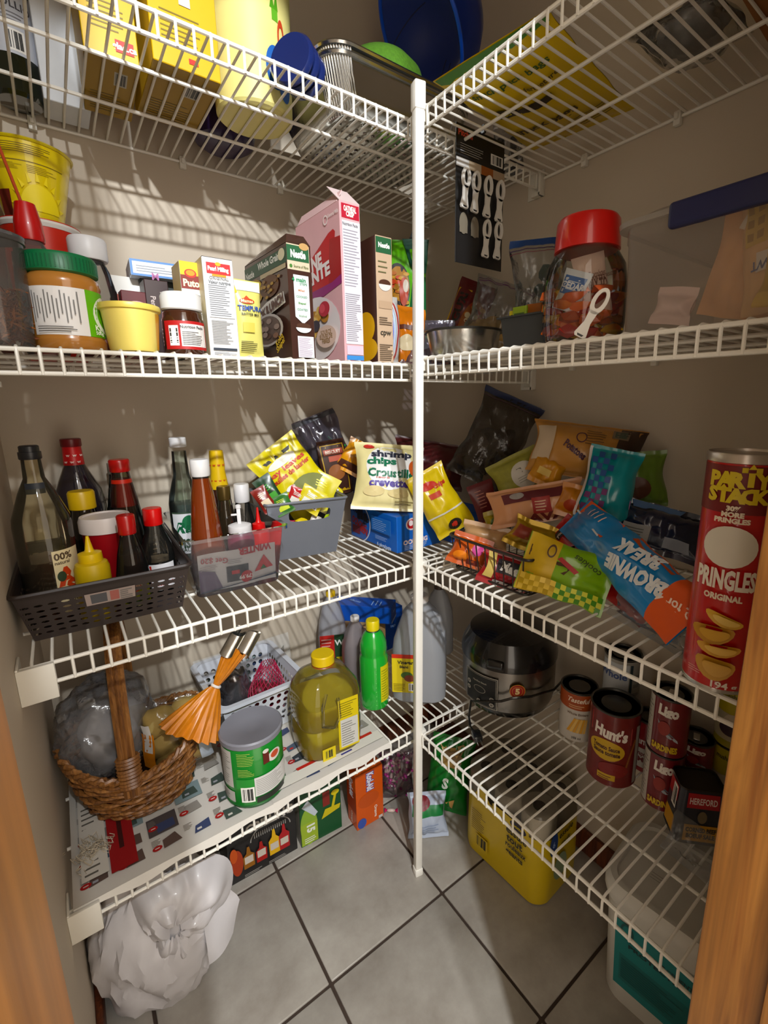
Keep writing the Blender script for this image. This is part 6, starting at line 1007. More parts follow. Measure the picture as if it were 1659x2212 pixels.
# lime juice bottle
p = coly(810, Z4 + .006, -.318); m = mpp(p); r = 30 * m; h = zt(p, 1338) - p.z; mlg = P('#2a8f33', .2, coat=.6, var=.05)
prof = [(r * .8, 0), (r * .95, .004), (r, .014), (r, h * .58), (r * .92, h * .61), (r * .9, h * .63), (r * .96, h * .66), (r * .92, h * .75), (r * .7, h * .84), (r * .42, h * .89)]
t = turned('lime_juice_bottle', 'bright green lime juice bottle with a yellow cap', 'bottle', p, [('bottle', prof, mlg), ('cap', [(r * .44, h * .89), (r * .47, h * .895), (r * .47, h * .99), (r * .42, h)], P('#cbb60f', .35)), ('neck_ring', [(r * .46, h * .875), (r * .49, h * .882), (r * .46, h * .89)], P('#15301a', .4))])
q = Print(cyl(prof_r(prof)), 1); q.rect(r * .45, h * .1, r * 1.5, h * .52, '#c4b90f').lines(r * .52, h * .13, r * 1.2, h * .49, 12, '#6a6a10', 3, .3).done(t)
mb = MB()
for k in range(9):
    V, F = ico(.0022, 1, 0, 1); mb.add([v + Vector((r * .12, -r * 1.0, h * (.08 + .052 * k))) for v in V], F, P('#5ab85a', .2))
mb.build('moulded_dots', t)
# white vinegar jugs
def jug(lab, u, y, vt, hpx, capc, lvl=None, hnd=True, rzo=0, z=Z4 + .006, mat=None):
    p = coly(u, z, y); m = mpp(p); hw = hpx * m; h = zt(p, vt) - z; t = thing('vinegar_jug', lab, 'jug', p, facing(p) + rzo); mj = mat or CLEAR('#eef0f4', .72, '#dde1e8', .2, 1.45, .6)
    J = [(.9, 0), (1, .008), (1, h * .48), (.94, h * .6), (.62, h * .82), (.3, h * .92), (.28, h * .95)]; mb = MB(); loft(mb, [rr_ring(hw * q, hw * q * .95, hw * q * .5, zz, 6) for q, zz in J], mj); mb.build('jug', t)
    MB().lathe([(hw * .3, h * .935), (hw * .34, h * .94), (hw * .34, h * .99), (hw * .3, h)], P(capc, .4), 24).build('cap', t)
    if hnd: MB().tube([(hw * .25, -hw * .1, h * .86), (hw * .72, -hw * .15, h * .80), (hw * .88, -hw * .2, h * .68), (hw * .86, -hw * .2, h * .52)], hw * .10, mj, 8).build('handle', t)
    return t, hw, h
t, hw, h = jug('big white vinegar jug with a yellow label behind the post', 908, -.345, 1284, 55, '#cfc9c4', rzo=-.1)
q = Print(lambda u, v, e: Vector((u, -hw * .955 - e, v))); q.rect(-hw * .95, h * .12, -hw * .05, h * .50, '#c9b40e').rect(-hw * .95, h * .47, -hw * .05, h * .51, '#b0281a').text('Vinegar', -hw * .45, h * .43, .010, '#1c1a0c', bold=.04).text('Blanc', -hw * .5, h * .385, .008, '#1c1a0c', bold=.04).ell(-hw * .4, h * .30, hw * .22, h * .035, '#3a5a24').ell(-hw * .3, h * .27, hw * .2, h * .035, '#6a2a1c').lines(-hw * .9, h * .14, -hw * .4, h * .22, 5, '#6a5c0c', 3, .35).barcode(-hw * .34, h * .14, -hw * .08, h * .22).done(t)
t, hw, h = jug('plain white jug at the back right corner under the third shelf', 948, -.20, 1262, 30, '#3a2a20', hnd=False)
t, hw, h = jug('half empty white jug with a red and black label at the back', 722, -.085, 1276, 29, '#c9a410', hnd=False, mat=CLEAR('#eeeef4', .66, '#d4d6de', .2, 1.45, .6))
q = Print(lambda u, v, e: Vector((u, -hw * .955 - e, v))); q.rect(-hw * .9, h * .1, hw * .1, h * .52, '#a3201e').rect(hw * .1, h * .1, hw * .8, h * .52, '#14301c').lines(-hw * .8, h * .3, hw * .0, h * .5, 5, '#cf9a94', 3, .3).text('W', hw * .45, h * .42, .018, '#cfd2cc', bold=.03).rect(hw * .2, h * .14, hw * .7, h * .24, '#a89a14').done(t)
t, hw, h = jug('small handled jug of dark liquid with a white cap', 772, -.215, 1330, 28, '#cfcccc', rzo=.2, mat=CLEAR('#e8e0e0', .45, '#d0c8cc', .2, 1.45, .6)); MB().lathe([(hw * .8, .004), (hw * .9, .01), (hw * .9, h * .5), (hw * .3, h * .505)], P('#3a1a18', .3), 24).build('liquid', t)
# blue film boxes on the back
for k, (u, y, vt, w, d, rz, lab) in enumerate([(790, -.10, 1300, .07, .20, .75, 'blue cling film box lying slanted behind the lime bottle'), (838, -.07, 1310, .09, .06, .1, 'blue box at the back wall beside the big vinegar jug')]):
    p = coly(u, Z4 + .003, y); h = zt(p, vt) - p.z; hh = .055 if k == 0 else h
    if k == 0:
        base = thing('storage_carton', 'brown carton under the slanted blue film box at the back', 'box', (p.x - .01, p.y, Z4 + .003), .2); MB().bbox(-.06, .06, -.05, .05, 0, h - hh, m_kraft, .002).build('carton', base)
    t, F = carton('film_box', lab, 'box', (p.x, p.y, p.z + h - hh), w, d, hh, rz, P('#0f3f9c', .35)); F['top'].text('storage', 0, 0.03, .010, '#8fb0dc', rot=1.2).lines(-w * .3, -d * .3, w * .3, -d * .1, 3, '#8fb0dc', 3, .25); F['front'].rect(-w * .48, 0, w * .48, .006, '#b9c4d4').text('bags', 0, hh * .6, .009, '#8fb0dc'); fin(t, F)
# ================================================================== lowest shelf, right run
# rice cooker
p = Vector((-.150, -.548, R4 + .001)); m = mpp(p); r = .128; h = .235
t = thing('rice_cooker', 'black and steel rice cooker with a control panel', 'rice cooker', p, facing(p) - .25); mbk2 = P('#0b0b0c', .22, coat=.5); mst = P('#8f8a84', .28, 1.0, .05, 60)
MB().lathe([(r * .55, .0), (r * .75, .006), (r * .92, .022), (r * .97, .04)], mbk2, 48).build('base', t)
MB().lathe([(r * .97, .04), (r * 1.0, .06), (r * 1.0, .155)], mst, 64, cap0=False, cap1=False).build('steel_body', t)
MB().lathe([(r * 1.0, .155), (r * 1.03, .157), (r * 1.03, .172), (r * .99, .19), (r * .85, .222), (r * .5, h), (.01, h + .002)], mbk2, 48).build('lid', t)
mb = MB(); mb.bbox(-.022, .022, -r * 1.07, -r * .9, .165, .188, mbk2, .006, 3); mb.build('latch', t)
pm = lambda u, v, e: Vector(((r + e) * math.cos(u / r - pi / 2), (r + e) * math.sin(u / r - pi / 2), v)); q = Print(pm, 1, .004); a0 = -.042
def rrect(q, u0, v0, u1, v1, rd, c): q.poly([(x, y) for cx, cy, s in ((u1 - rd, v1 - rd, 0), (u0 + rd, v1 - rd, pi / 2), (u0 + rd, v0 + rd, pi), (u1 - rd, v0 + rd, 1.5 * pi)) for x, y in [(cx + rd * math.cos(s + k * pi / 6), cy + rd * math.sin(s + k * pi / 6)) for k in range(4)]], c)
for s, c in ((0, '#9c9890'), (.002, '#101010'), (.004, '#8a867e'), (.005, '#0c0c0d')): q.rect(a0 - .05 + s, .046 + s, a0 + .05 - s, .136 - s, c)
q.ell(a0, .092, .018, .010, '#8a867e').ell(a0, .092, .0165, .0088, '#0a0a0a').text('Hamilton Beach', a0, .114, .0045, '#9a968e')
for x, y in ((-.036, .1), (-.036, .083), (.036, .076), (.036, .06), (.0, .06)): q.ell(a0 + x, y, .0062, .0055, '#a8a49c').ell(a0 + x, y, .004, .0032, '#5a5650')
q.ell(.056, .112, .019, .019, '#b9862e').ell(.056, .112, .0175, .0175, '#8a1414').ell(.056, .112, .013, .013, '#b9862e', r0=.92).text('5', .056, .112, .015, '#e0c890', bold=.06).done(t, 'control_panel')
mb = MB()
pts = [(0.02, -.142, .085), (-.03, -.150, .075), (-.06, -.14, .06), (-.062, -.15, .02), (-.05, -.17, -.002 + .008), (-.03, -.19, .008)]
c2 = [Vector((.05, -.136, .10)), Vector((.09, -.11, .10)), Vector((.135, -.05, .095)), Vector((.15, .02, .09))]; mb.tube([Vector(pts[0])] + c2, .0032, mbk2, 6); mb.tube(pts, .0032, mbk2, 6); mb.build('cord', t)
mb = MB(); mb.bbox(-.012, .012, -.016, .016, 0, .018, mbk2, .005, 2, Matrix.Translation((-.022, -.20, .002)) @ Matrix.Rotation(.6, 4, 'Z')); o = mb.build('plug', t)
for s in (-1, 1): MB().box(-.0008 + s * .005, .0008 + s * .005, -.032, -.016, .007, .012, m_steel, M=Matrix.Translation((-.022, -.20, .002)) @ Matrix.Rotation(.6, 4, 'Z')).build('prong', o, smooth=False)
# cans
def tin(nm, lab, u, x, vt, hpx, col_, prn, z=R4 + .001, rzo=0, top=True, rm=None):
    p = colx(u, z, x); m = mpp(p); r = hpx * m if rm is None else rm; h = zt(p, vt) - z; t = thing(nm, lab, 'can', p, facing(p) + rzo)
    MB().lathe([(r * .97, .0), (r * 1.02, .002), (r, .004), (r, h - .004)], P(col_, .3, coat=.3), 36).build('can', t); MB().lathe([(r, h - .004), (r * 1.03, h - .002), (r * 1.03, h), (r * .95, h), (r * .93, h - .004), (r * .6, h - .004), (r * .58, h - .0032)], P('#4a4844', .35, .8), 36).build('lid', t)
    q = Print(cyl(r), 1); prn(q, r, h); q.done(t); return p, r, h
def pr_corn(q, r, h): q.rect(-r * 1.5, h * .66, r * 1.5, h * .97, '#8f3a12').text('Tasteful', 0, h * .86, h * .09, '#e8d8c0', w=r * 1.2, bold=.02, shear=.3).lines(-r * .5, h * .70, r * .5, h * .78, 2, '#c99a70', 3, .4).text('Whole Entiers', 0, h * .58, h * .045, '#5a4030'); [q.poly([(r * (-.55 + .17 * k), h * .2), (r * (-.4 + .17 * k), h * .2), (r * (-.05 + .12 * k), h * .48), (r * (-.15 + .12 * k), h * .5)], ('#c98f3a', '#dcb060')[k % 2]) for k in range(6)]; q.text('398 ml', 0, h * .09, h * .04, '#2a2420')
tin('vegetable_can', 'baby corn can with orange band and white label', 1245, -.112, 1478, 37, '#b9b2a8', pr_corn)
def pr_hunt(q, r, h): q.poly([(-r * 1.0, h * .93), (r * .75, h * .83), (r * .75, h * .60), (-r * 1.0, h * .68)], '#8f1a18').text("Hunt's", -r * .1, h * .74, h * .14, '#e2d8cc', w=r * 1.35, bold=.05, rot=-.08).ell(-r * .25, h * .50, r * .75, h * .14, '#b9922e').text('Tomato Sauce', -r * .25, h * .535, h * .055, '#3a1a0c', w=r * 1.1, bold=.04).text('Sauce tomate', -r * .22, h * .465, h * .055, '#3a1a0c', w=r * 1.1, bold=.04).poly([(r * .5, h * .22), (r * .58, h * .22), (r * 1.0, h * .66), (r * .9, h * .68)], '#7a4420').ell(r * .1, h * .25, r * .6, h * .1, '#6a1412').rect(-r * .5, h * .1, r * .2, h * .18, '#b9922e').lines(-r * .45, h * .11, r * .15, h * .17, 2, '#5a2a14', 3, .4).rect(r * .95, 0.01, r * 1.15, h * .85, '#8a857c')
tin('tomato_sauce_can', 'large tomato sauce can with a red label in the front row', 1318, -.165, 1516, 49, '#5a1210', pr_hunt)
def pr_mush(q, r, h): q.rect(-r * 1.2, h * .45, r * .4, h * .95, '#b4b8bc').rect(r * .45, .004, r * .6, h * .95, '#1c2a30'); [q.ell(r * (-.7 + .33 * k), h * (.36 + .1 * (k % 2)), r * .25, h * .1, '#cfcac0') for k in range(4)]; q.rect(-r * 1.2, .004, r * .4, h * .2, '#2a3a38').lines(r * .65, h * .1, r * 1.3, h * .9, 8, '#6a6a64', 3, .4).text('Whole', -r * .5, h * .82, h * .07, '#3a4a7a', bold=.03)
tin('mushroom_can', 'white mushroom can at the back against the wall', 1330, -.05, 1408, 36, '#8f8c84', pr_mush)
def pr_milk(q, r, h): q.rect(-r * 1.4, h * .5, r * 1.4, h * .72, '#7a1a1c').text('Carnation', 0, h * .62, h * .12, '#d8ccc4', w=r * 1.7, bold=.03).rect(-r * 1.4, h * .1, r * 1.4, h * .48, '#b9b2a8').text('Evaporated', 0, h * .38, h * .08, '#5a1a1c', w=r * 1.4, bold=.03).text('Milk', 0, h * .26, h * .09, '#5a1a1c', bold=.03)
tin('milk_can', 'evaporated milk can half hidden between the tomato and sardine cans', 1392, -.083, 1545, 30, '#7a1a1c', pr_milk)
def pr_ligo(q, r, h): q.rect(-r * 1.5, .004, -r * .75, h * .96, '#b4aea4').lines(-r * 1.4, h * .1, -r * .82, h * .9, 12, '#6a655c', 3, .3).text('Ligo', r * .05, h * .80, h * .16, '#ddd4c8', w=r * 1.0, bold=.06, rot=-.06).poly([(-r * .45, h * .62), (r * .0, h * .45), (r * .6, h * .33), (r * .65, h * .28), (r * .1, h * .36), (-r * .35, h * .52)], '#9aa2aa').poly([(-r * .42, h * .6), (r * .0, h * .48), (r * .5, h * .36), (r * .0, h * .42)], '#4a545c').text('SARDINES', 0, h * .15, h * .10, '#c9a52a', w=r * 1.3, bold=.05).ell(-r * .1, h * .5, r * .3, h * .12, '#7a2018')
P0, r0, h0 = tin('sardine_can', 'lower sardine can of the stack of two in front', 1425, -.152, 1612, 37, '#5a0f12', pr_ligo)
def pr_l2(q, r, h): pr_ligo(q, r, h)
def tin_at(nm, lab, p, r, h, col_, prn, rzo=0):
    t = thing(nm, lab, 'can', p, facing(p) + rzo); MB().lathe([(r * .97, .0), (r * 1.02, .002), (r, .004), (r, h - .004)], P(col_, .3, coat=.3), 36).build('can', t); MB().lathe([(r, h - .004), (r * 1.03, h - .002), (r * 1.03, h), (r * .95, h), (r * .93, h - .004), (r * .6, h - .004), (r * .58, h - .0032)], P('#4a4844', .35, .8), 36).build('lid', t)
    mb = MB(); mb.bbox(-.006, .006, -.012, .010, h - .003, h - .001, m_steel, .001); mb.build('pull_tab', t); q = Print(cyl(r), 1); prn(q, r, h); q.done(t)
tin_at('sardine_can', 'upper sardine can stacked on another one', (P0.x, P0.y, P0.z + h0 + .0005), r0, h0, '#5a0f12', pr_ligo, -.1)
P1, r1, h1 = tin('sardine_can', 'lower sardine can right of the stack, behind the corned beef', 1489, -.083, 1650, 34, '#5a0f12', pr_ligo)
tin_at('sardine_can', 'upper sardine can above the corned beef tin', (P1.x, P1.y, P1.z + h1 + .0005), r1, h1, '#5a0f12', pr_ligo, .05)
def pr_yel(q, r, h): q.rect(-r * 1.5, h * .55, r * 1.5, h * .97, '#a89a14').text('mushrooms', 0, h * .84, h * .07, '#2a2a10', w=r * 1.4, bold=.03).rect(-r * 1.5, h * .12, r * 1.5, h * .55, '#a39a80').ell(0, h * .42, r * .6, h * .14, '#b9ae98').ell(-r * .2, h * .3, r * .6, h * .1, '#2a1a24')
P2, r2, h2 = tin('mushroom_can', 'lower yellow mushroom can beside the door frame', 1562, -.042, 1600, 33, '#8a8014', pr_yel)
tin_at('mushroom_can', 'upper yellow mushroom can beside the door frame', (P2.x, P2.y, P2.z + h2 + .0005), r2, h2, '#8a8014', pr_yel)
# corned beef tin (tapered, rounded square)
p = at(1500, 1790, R4); p = Vector((-.176, -1.058, R4 + .001)); t = thing('corned_beef_tin', 'red, black and yellow tapered corned beef tin', 'tin', p, facing(p) + .45); h = zt(p, 1682) - p.z; a, b = .043, .032
mb = MB(); loft(mb, [rr_ring(a * 1.06, b * 1.06, .014, 0), rr_ring(a * 1.07, b * 1.07, .014, .002), rr_ring(a * 1.05, b * 1.05, .014, .004), rr_ring(a * .9, b * .9, .012, h - .004)], P('#12131c', .3, coat=.3), True, True); mb.build('tin', t)
mb = MB(); loft(mb, [rr_ring(a * .92, b * .92, .013, h - .004), rr_ring(a * .93, b * .93, .013, h), rr_ring(a * .86, b * .86, .011, h), rr_ring(a * .85, b * .85, .011, h - .003)], P('#2c2722', .35, .8), True, True); mb.build('lid', t)
def tf(u, v, e): k = 1.05 - .15 * v / h; return Vector((u * k, -b * k - e, v))
def tl(u, v, e): k = 1.05 - .15 * v / h; return Vector((-a * k - e, -u * k, v))
q = Print(tf); q.rect(-a * .7, h * .66, a * .7, h * .93, '#8f1418').text('HEREFORD', 0, h * .79, h * .11, '#d8ccc4', w=a * 1.2, bold=.02).rect(-a * .7, h * .06, a * .7, h * .36, '#b9821c').text('CORNED BEEF', 0, h * .27, h * .075, '#1c1510', w=a * 1.25, bold=.05).text('BOEUF SALE', 0, h * .16, h * .075, '#1c1510', w=a * 1.15, bold=.05).ell(0, h * .51, a * .2, h * .11, '#6a5a40').done(t)
q = Print(tl); q.rect(-b * .6, h * .06, b * .6, h * .36, '#b9821c').rect(-b * .6, h * .66, b * .6, h * .93, '#8f1418').barcode(-b * .1, h * .5, b * .5, h * .9).done(t)
t, pr, w, h = bagpx('plastic_bag', 'clear crumpled plastic bag in front of the corned beef tin', 'bag', 1505, 1835, 120, 90, .02, m_film, .3, 1.0, 0, x=-.27, seed=181, wr=.005)
# ================================================================== floor
A0, A1 = at(500, 1915, 0), at(645, 1832, 0); w = (A1 - A0).length; c = (A0 + A1) / 2 + Vector((0, .075, 0)); h = .19
t, F = carton('grill_set_box', 'black grilling sauce gift box on the floor', 'box', c, w, .15, h, math.atan2(A1.y - A0.y, A1.x - A0.x), P('#100e0e', .4))
f = F['front']; f.text('GRILLING', w * .12, h * .80, h * .13, '#b4afa8', w=w * .7, bold=.05).ell(w * .12, h * .56, w * .3, h * .22, '#8a8680', r0=.95, a0=0, a1=pi)
for k in range(16): f.rect(-w * .12 + k * w * .03, h * .60, -w * .108 + k * w * .03, h * .68, '#8a8680')
f.ell(-w * .38, h * .35, w * .08, h * .22, '#8a2a0c').ell(-w * .42, h * .5, w * .05, h * .12, '#a8400f')
for k, (x, c_, hh_) in enumerate([(-.22, '#7a4a14', .34), (-.04, '#8a1410', .32), (.15, '#c99a12', .42), (.3, '#8f1418', .42)]): f.poly([(w * (x - .075), h * .18), (w * (x + .075), h * .18), (w * (x + .08), h * (.18 + hh_ * .6)), (w * (x + .03), h * (.18 + hh_ * .75)), (w * (x + .015), h * (.2 + hh_)), (w * (x - .015), h * (.2 + hh_)), (w * (x - .03), h * (.18 + hh_ * .75)), (w * (x - .08), h * (.18 + hh_ * .6))], c_).rect(w * (x - .06), h * .26, w * (x + .06), h * .38, '#b9aea0')
f.lines(-w * .3, h * .06, w * .0, h * .11, 2, '#8a8680', 3, .4).lines(w * .05, h * .06, w * .42, h * .11, 2, '#8a8680', 4, .4); fin(t, F)
A0, A1 = at(656, 1834, 0), at(743, 1787, 0); w = (A1 - A0).length; c = (A0 + A1) / 2 + Vector((0, .055, 0)); h = .185
t, F = carton('trash_bag_box', 'green and yellow boxed trash bags with number fifteen on the floor', 'box', c, w, .10, h, math.atan2(A1.y - A0.y, A1.x - A0.x), P('#0f3a1c', .4))
f = F['front']; f.ell(-w * .3, h * .35, w * .2, h * .35, '#7a9a3a').rect(-w * .49, 0.004, -w * .1, h * .42, '#8aa03a').text('15', -w * .26, h * .3, h * .12, '#d8dcd0', bold=.05, rot=-pi / 2).lines(-w * .42, h * .05, -w * .1, h * .16, 3, '#d8dcd0', 3, .4).poly([(w * .0, h * .36), (w * .45, h * .42), (w * .48, h * .5), (w * .1, h * .52)], '#b9a812').poly([(w * .25, h * .5), (w * .32, h * .5), (w * .4, h * .75), (w * .34, h * .76)], '#b9a812').ell(w * .36, h * .76, w * .1, h * .05, '#c9b81c').rect(w * .05, h * .58, w * .22, h * .85, '#6a1a14').poly([(-w * .45, h * .75), (-w * .3, h * .85), (-w * .08, h * .55), (-w * .16, h * .5)], '#b4bcc4'); F['left'].rect(-.05, .0, .05, h, '#8a8478'); fin(t, F)
A0, A1 = at(772, 1796, 0), at(829, 1762, 0); w = (A1 - A0).length; rz = math.atan2(A1.y - A0.y, A1.x - A0.x); d = .06; c = (A0 + A1) / 2 + Vector((-math.sin(rz), math.cos(rz), 0)) * d / 2; h = .195
t, F = carton('drink_mix_box', 'orange drink crystals box on the floor tile beside the post', 'box', c, w, d, h, rz, P('#b9480c', .35)); f = F['front']
f.text('Kool-Aid', w * .02, h * .80, h * .11, '#1c2a7a', w=h * .34, rot=-pi / 2, bold=.12).text('Kool-Aid', w * .02, h * .80, h * .11, '#d8d4e0', w=h * .32, rot=-pi / 2, bold=.05).ell(-w * .05, h * .48, w * .38, h * .13, '#a8401c').text('Orange', w * .2, h * .2, h * .05, '#e0d0c0', rot=-pi / 2, bold=.03).ell(-w * .32, h * .1, w * .16, h * .09, '#2a3f8a').rect(w * .3, h * .02, w * .45, h * .07, '#b9b4b0')
F['left'].rect(-d * .5, h * .3, d * .5, h * .7, '#8a2c14').text('Kool-Aid', 0, h * .72, h * .11, '#d8d4e0', w=h * .34, rot=-pi / 2, bold=.06).text('Orange', 0, h * .16, h * .05, '#e0d0c0', rot=-pi / 2); fin(t, F)
# pink sweets bag and a loose sweet
p = at(862, 1752, 0); p = Vector((-.335, -.245, .0)); t, pr = bag('candy_bag', 'clear bag of pink wrapped candies on the floor behind the post', 'bag', .12, .17, .08, p, (-.1, 0, facing(p)), CLEAR('#efe8ec', .06, '#d8c8d0', .1, 1.5, 1.2, .3), 191, wr=.006)
def wrapped(mb, c, s, col_, rot): 
    M = Matrix.Translation(c) @ Euler(rot).to_matrix().to_4x4(); mb.lathe([(.2 * s, -.9 * s), (.4 * s, -.6 * s), (.42 * s, .6 * s), (.2 * s, .9 * s)], P('#b9a49a', .35), 8, M=M)
    for e in (-1, 1): mb.lathe([(.12 * s, e * .9 * s), (.55 * s, e * 1.5 * s)], P(col_, .35), 8, cap0=False, cap1=False, M=M)
for k in range(26):
    rr = random.Random(k); mb = MB(); wrapped(mb, Vector((rr.uniform(-.045, .045), rr.uniform(-.022, .022), .012 + rr.random() * .12)), .011, rr.choice(['#a81e7a', '#b82a8a', '#8a1a5a']), (rr.uniform(0, 6), rr.uniform(0, 6), 0)); mb.build('candy', t)
p = at(845, 1752, .006); t = thing('candy', 'single pink wrapped candy lying on the floor tile', 'candy', p, 0); mb = MB(); wrapped(mb, Vector((0, 0, .003)), .014, '#a81e4a', (pi / 2, .0, .9)); mb.build('wrapper', t)
# bags between post and towels
p = at(930, 1742, 0); p = Vector((-.245, -.385, .006)); t, pr = bag('chip_bag', 'green chip bag with brown pieces on the floor beside the paper towels', 'bag', .14, .24, .06, p, look_rot(p, .25, -.15, .1), P('#0f5a1f', .3, coat=.3), 193, wr=.004); w, h = .15, .24
pr.text('S', -w * .05, h * .42, .03, '#d8dcd0', bold=.05).poly([(w * .0, h * .14), (w * .2, h * .22), (w * .16, h * .06)], '#b98f54')
for k in range(14): rr = random.Random(k); pr.poly([(w * (rr.uniform(-.3, .3) + a), h * (rr.uniform(.6, .9) + b)) for a, b in ((0, 0), (.1, .02), (.08, .06), (-.02, .05))], rr.choice(['#8a6a34', '#a88448', '#6b4e22']))
pr.done(t)
p = Vector((-.345, -.425, .002)); t, pr = bag('flour_bag', 'white and pale blue bag on the floor behind the post', 'bag', .12, .13, .06, p, look_rot(p, .35, .1, 0), P('#a8b2c4', .35, coat=.2), 195, wr=.006); pr.rect(-.05, .07, .06, .10, '#1f6a34').ell(-.02, .105, .03, .018, '#6a1a20').lines(-.05, .02, .05, .05, 4, '#7a88a4', 3, .3).done(t)
# paper towel pack
TH = .268; rz = -pi / 2 + .06; c = Vector((-.163, -.625, .002)); t = thing('paper_towel_pack', 'yellow wrapped pack of paper towel rolls on the floor', 'paper towels', c, rz); my = P('#c4a70a', .35, coat=.25, var=.05)
for i in range(3):
    for j in range(2):
        x, y = (-1 + i) * .091, (-.5 + j) * .094; o = MB(); o.lathe([(.017, TH - .004), (.0455, TH - .004)], P('#bdb6aa', .85), 32, x, y, cap0=False, cap1=False); o.lathe([(.0455, .005), (.0455, TH - .004)], P('#c9c3b8', .85, bump=.3, scale=80), 32, x, y, cap1=False); o.lathe([(.017, .05), (.017, TH - .004)], P('#3a2c22', .8), 20, x, y, cap1=False); o.build('roll', t)
mb = MB(); a, b = .139, .096
def towr(z, k, wv): return [Vector((v.x * k * (1 + wv * noise.noise(Vector((v.x * 30, v.y * 30, z * 6)))), v.y * k * (1 + wv * noise.noise(Vector((v.x * 30, v.y * 30, z * 6 + 9)))), z)) for v in rr_ring(a, b, .045, z, 10)]
loft(mb, [towr(.001, .985, .01), towr(.02, 1.0, .03), towr(.08, 1.005, .03), towr(.15, 1.0, .03), towr(.205, .995, .02)], my, False); mb.build('yellow_wrap', t)
mb = MB(); loft(mb, [towr(.205, .996, .02), towr(TH - .008, .985, .015), towr(TH + .002, .95, .01)], CLEAR('#f6f4ee', .08, '#d8d2c4', .1, 1.5, 1.1, .3), False, True); mb.build('clear_wrap', t)
tm = lambda u, v, e: Vector((u, -b * 1.02 - .002 - e, v)); q = Print(tm); q.text('essuie', .06, .182, .020, '#1a1810', w=.066, bold=.03).text('tout', .055, .157, .020, '#1a1810', bold=.03).text('rouleaux', .06, .135, .015, '#1a1810', w=.066, bold=.03).text('geants', .056, .114, .015, '#1a1810', bold=.03).ell(.066, .212, .026, .013, '#1a1526').text('home', .066, .212, .010, '#c9b430', bold=.03).lines(-.095, .09, -.04, .16, 10, '#5a4c10', 3, .3).barcode(-.08, .04, -.035, .08, bg='#c4a70a').poly([(-.09, .2), (-.06, .255), (-.02, .2)], my).rect(-.02, .196, .10, .225, my).ell(.066, .212, .026, .013, '#1a1526').text('home', .066, .212, .010, '#c9b430', bold=.03).done(t)
tm2 = lambda u, v, e: Vector((a * 1.02 + .002 + e, u, v)); q = Print(tm2); q.ell(-.055, .19, .018, .035, '#14306a').text('6', -.055, .19, .016, '#9ab0d8').text('essuie', -.0, .2, .018, '#1a1810', bold=.03).text('mult', -.0, .17, .016, '#1a1810', bold=.03).ell(-.02, .1, .03, .04, '#7a8a6a').done(t)
# white bucket with teal label
p = at(1420, 2190, 0); c = Vector((-.155, -1.04, 0)); h = .31; t = thing('laundry_bucket', 'white square bucket with a teal label and lid beside the door frame', 'bucket', c, -pi / 2 + .12); mwb = P('#c2beb4', .4, var=.03); a, b = .115, .105
mb = MB(); loft(mb, [rr_ring(a * .88, b * .88, .04, 0), rr_ring(a * .9, b * .9, .04, .006), rr_ring(a, b, .045, h * .9)], mwb); mb.build('bucket', t)
mb = MB(); loft(mb, [rr_ring(a * 1.05, b * 1.05, .05, h * .86), rr_ring(a * 1.07, b * 1.07, .05, h * .9), rr_ring(a * 1.07, b * 1.07, .05, h * .96), rr_ring(a * 1.0, b * 1.0, .045, h), rr_ring(a * .9, b * .9, .04, h), rr_ring(a * .88, b * .88, .04, h - .008)], mwb, True, True); mb.build('lid', t)
def bf(u, v, e): k = .9 + .1 * v / (h * .9); return Vector((u * k, -b * k - .0008 - e, v))
q = Print(bf); q.rect(-a * .72, .05, a * .75, h * .74, '#1f6a6a').rect(-a * .62, .07, a * .7, h * .46, '#1a5858'); [q.text(s, 0.01, h * (.62 - .05 * k), .009, '#10282a', w=a * 1.1, bold=.04) for k, s in enumerate(('TILE GROUT CEMENT', 'PROTECTION'))]; q.lines(-a * .58, .08, a * .62, h * .44, 9, '#16403f', 3, .4).ell(-a * .5, h * .68, a * .12, .02, '#16403f', r0=.7).done(t)
tp = Print(top_(h - .008)); tp.lines(-a * .4, -b * .3, -a * .1, -b * .1, 3, '#6a665e', 3, .15).done(t)
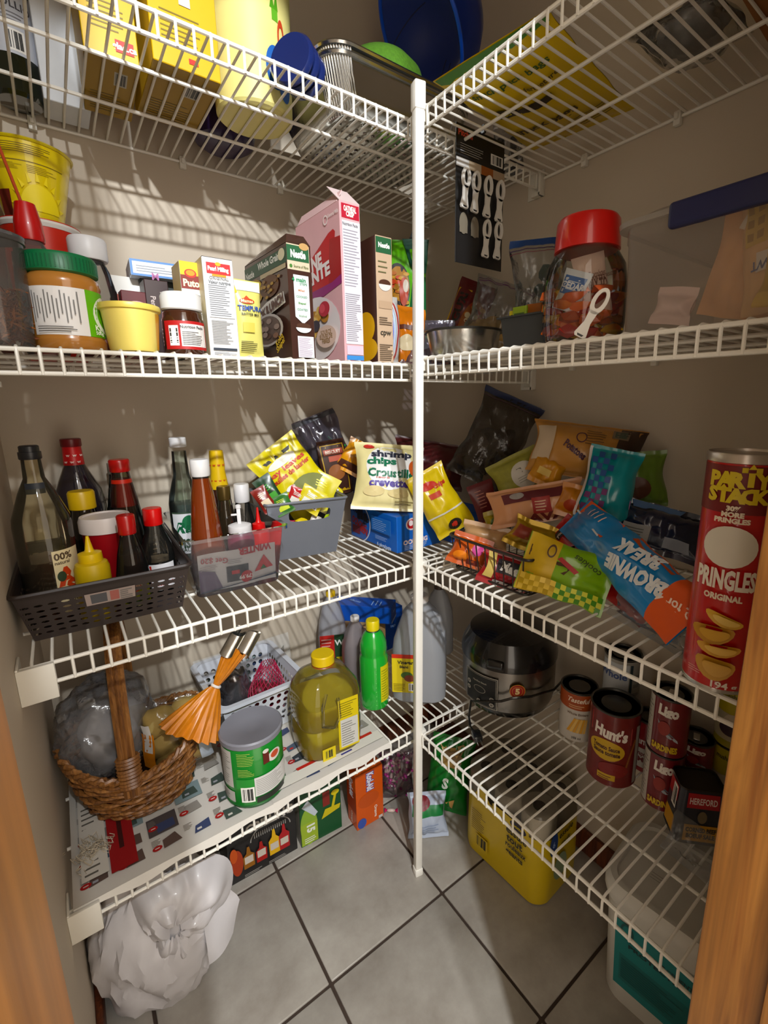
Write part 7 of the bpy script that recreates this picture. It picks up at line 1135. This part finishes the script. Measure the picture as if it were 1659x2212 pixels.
# white grocery bag, red things behind
p = Vector((-1.030, -.335, 0)); t = thing('grocery_bag', 'white grocery bag with a handle hole slumped on the floor at left', 'bag', p, facing(p)); mgb = P('#bdb9ba', .42, var=.05, coat=.15)
def rid(v, f, s): return 1 - 2 * abs(noise.noise(v * f + Vector((s, s * 2, s * 3))))
V, F = ico(1, 3, 0, 5); Q = []
for v in V:
    k = 1 + .09 * noise.noise(v * 1.5) + .11 * rid(v, 1.6, 4) + .08 * rid(v, 3.2, 7) + .035 * rid(v, 7, 2)
    z = v.z * k; x = v.x * k * (.112 - .026 * max(0, z)); y = v.y * k * (.085 - .03 * max(0, z)); Q.append(Vector((x - .012, y + .02 * max(0, z), max(.001, .165 + .185 * z))))
MB().add(Q, F, mgb).build('bag', t, ang=24)
HC = Vector((.012, -.088, .215))
def flap(a, b):
    th = 2 * pi * a; R_ = .014 + b * (.085 + .03 * math.cos(th - .3) + .02 * math.sin(3 * th + 1)); n = Vector((math.cos(th), 0, math.sin(th)))
    return HC + Vector((R_ * math.cos(th) * .9, -.006 - .012 * math.sin(pi * b) + .045 * b * b + .016 * rid(Vector((math.cos(th), math.sin(th), b)), 2.2, 5), R_ * math.sin(th) * 1.15))
MB().grid(flap, 72, 10, mgb, closeu=True).build('handle', t, ang=40)
mb = MB(); mb.grid(lambda a, b: HC + Vector((.055 + (.085 - .075 * abs(a - .35)) * b, -.004 + .02 * a + .03 * b - .012 * math.sin(b * 3 + a * 5), -.13 + .17 * a + .01 * b)), 12, 8, mgb); mb.build('handle_corner', t, ang=40)
p = Vector((-1.06, -.16, 0)); t, F = carton('red_box', 'dark red box half hidden behind the white grocery bag', 'box', p, .2, .12, .33, .05, P('#5a0f10', .5)); fin(t, F)
# dry pasta or string tangle on the flyer
p = at(196, 1850, Z4 + .006); t = thing('string_tangle', 'small tangle of pale shredded string on the flyer', 'string', p, 0); mb = MB(); rr = random.Random(5)
for k in range(46): c = Vector((rr.gauss(0, .012), rr.gauss(0, .012), .004 + rr.random() * .018)); mb.tube([c + Vector((.008 * math.sin(i * 1.3 + k), .008 * math.cos(i * 1.7 + k * 2), .004 * math.sin(i * 2 + k))) for i in range(7)], .0007, P('#a89c88', .7), 4)
o = mb.build('strands', t); o['kind'] = 'stuff'
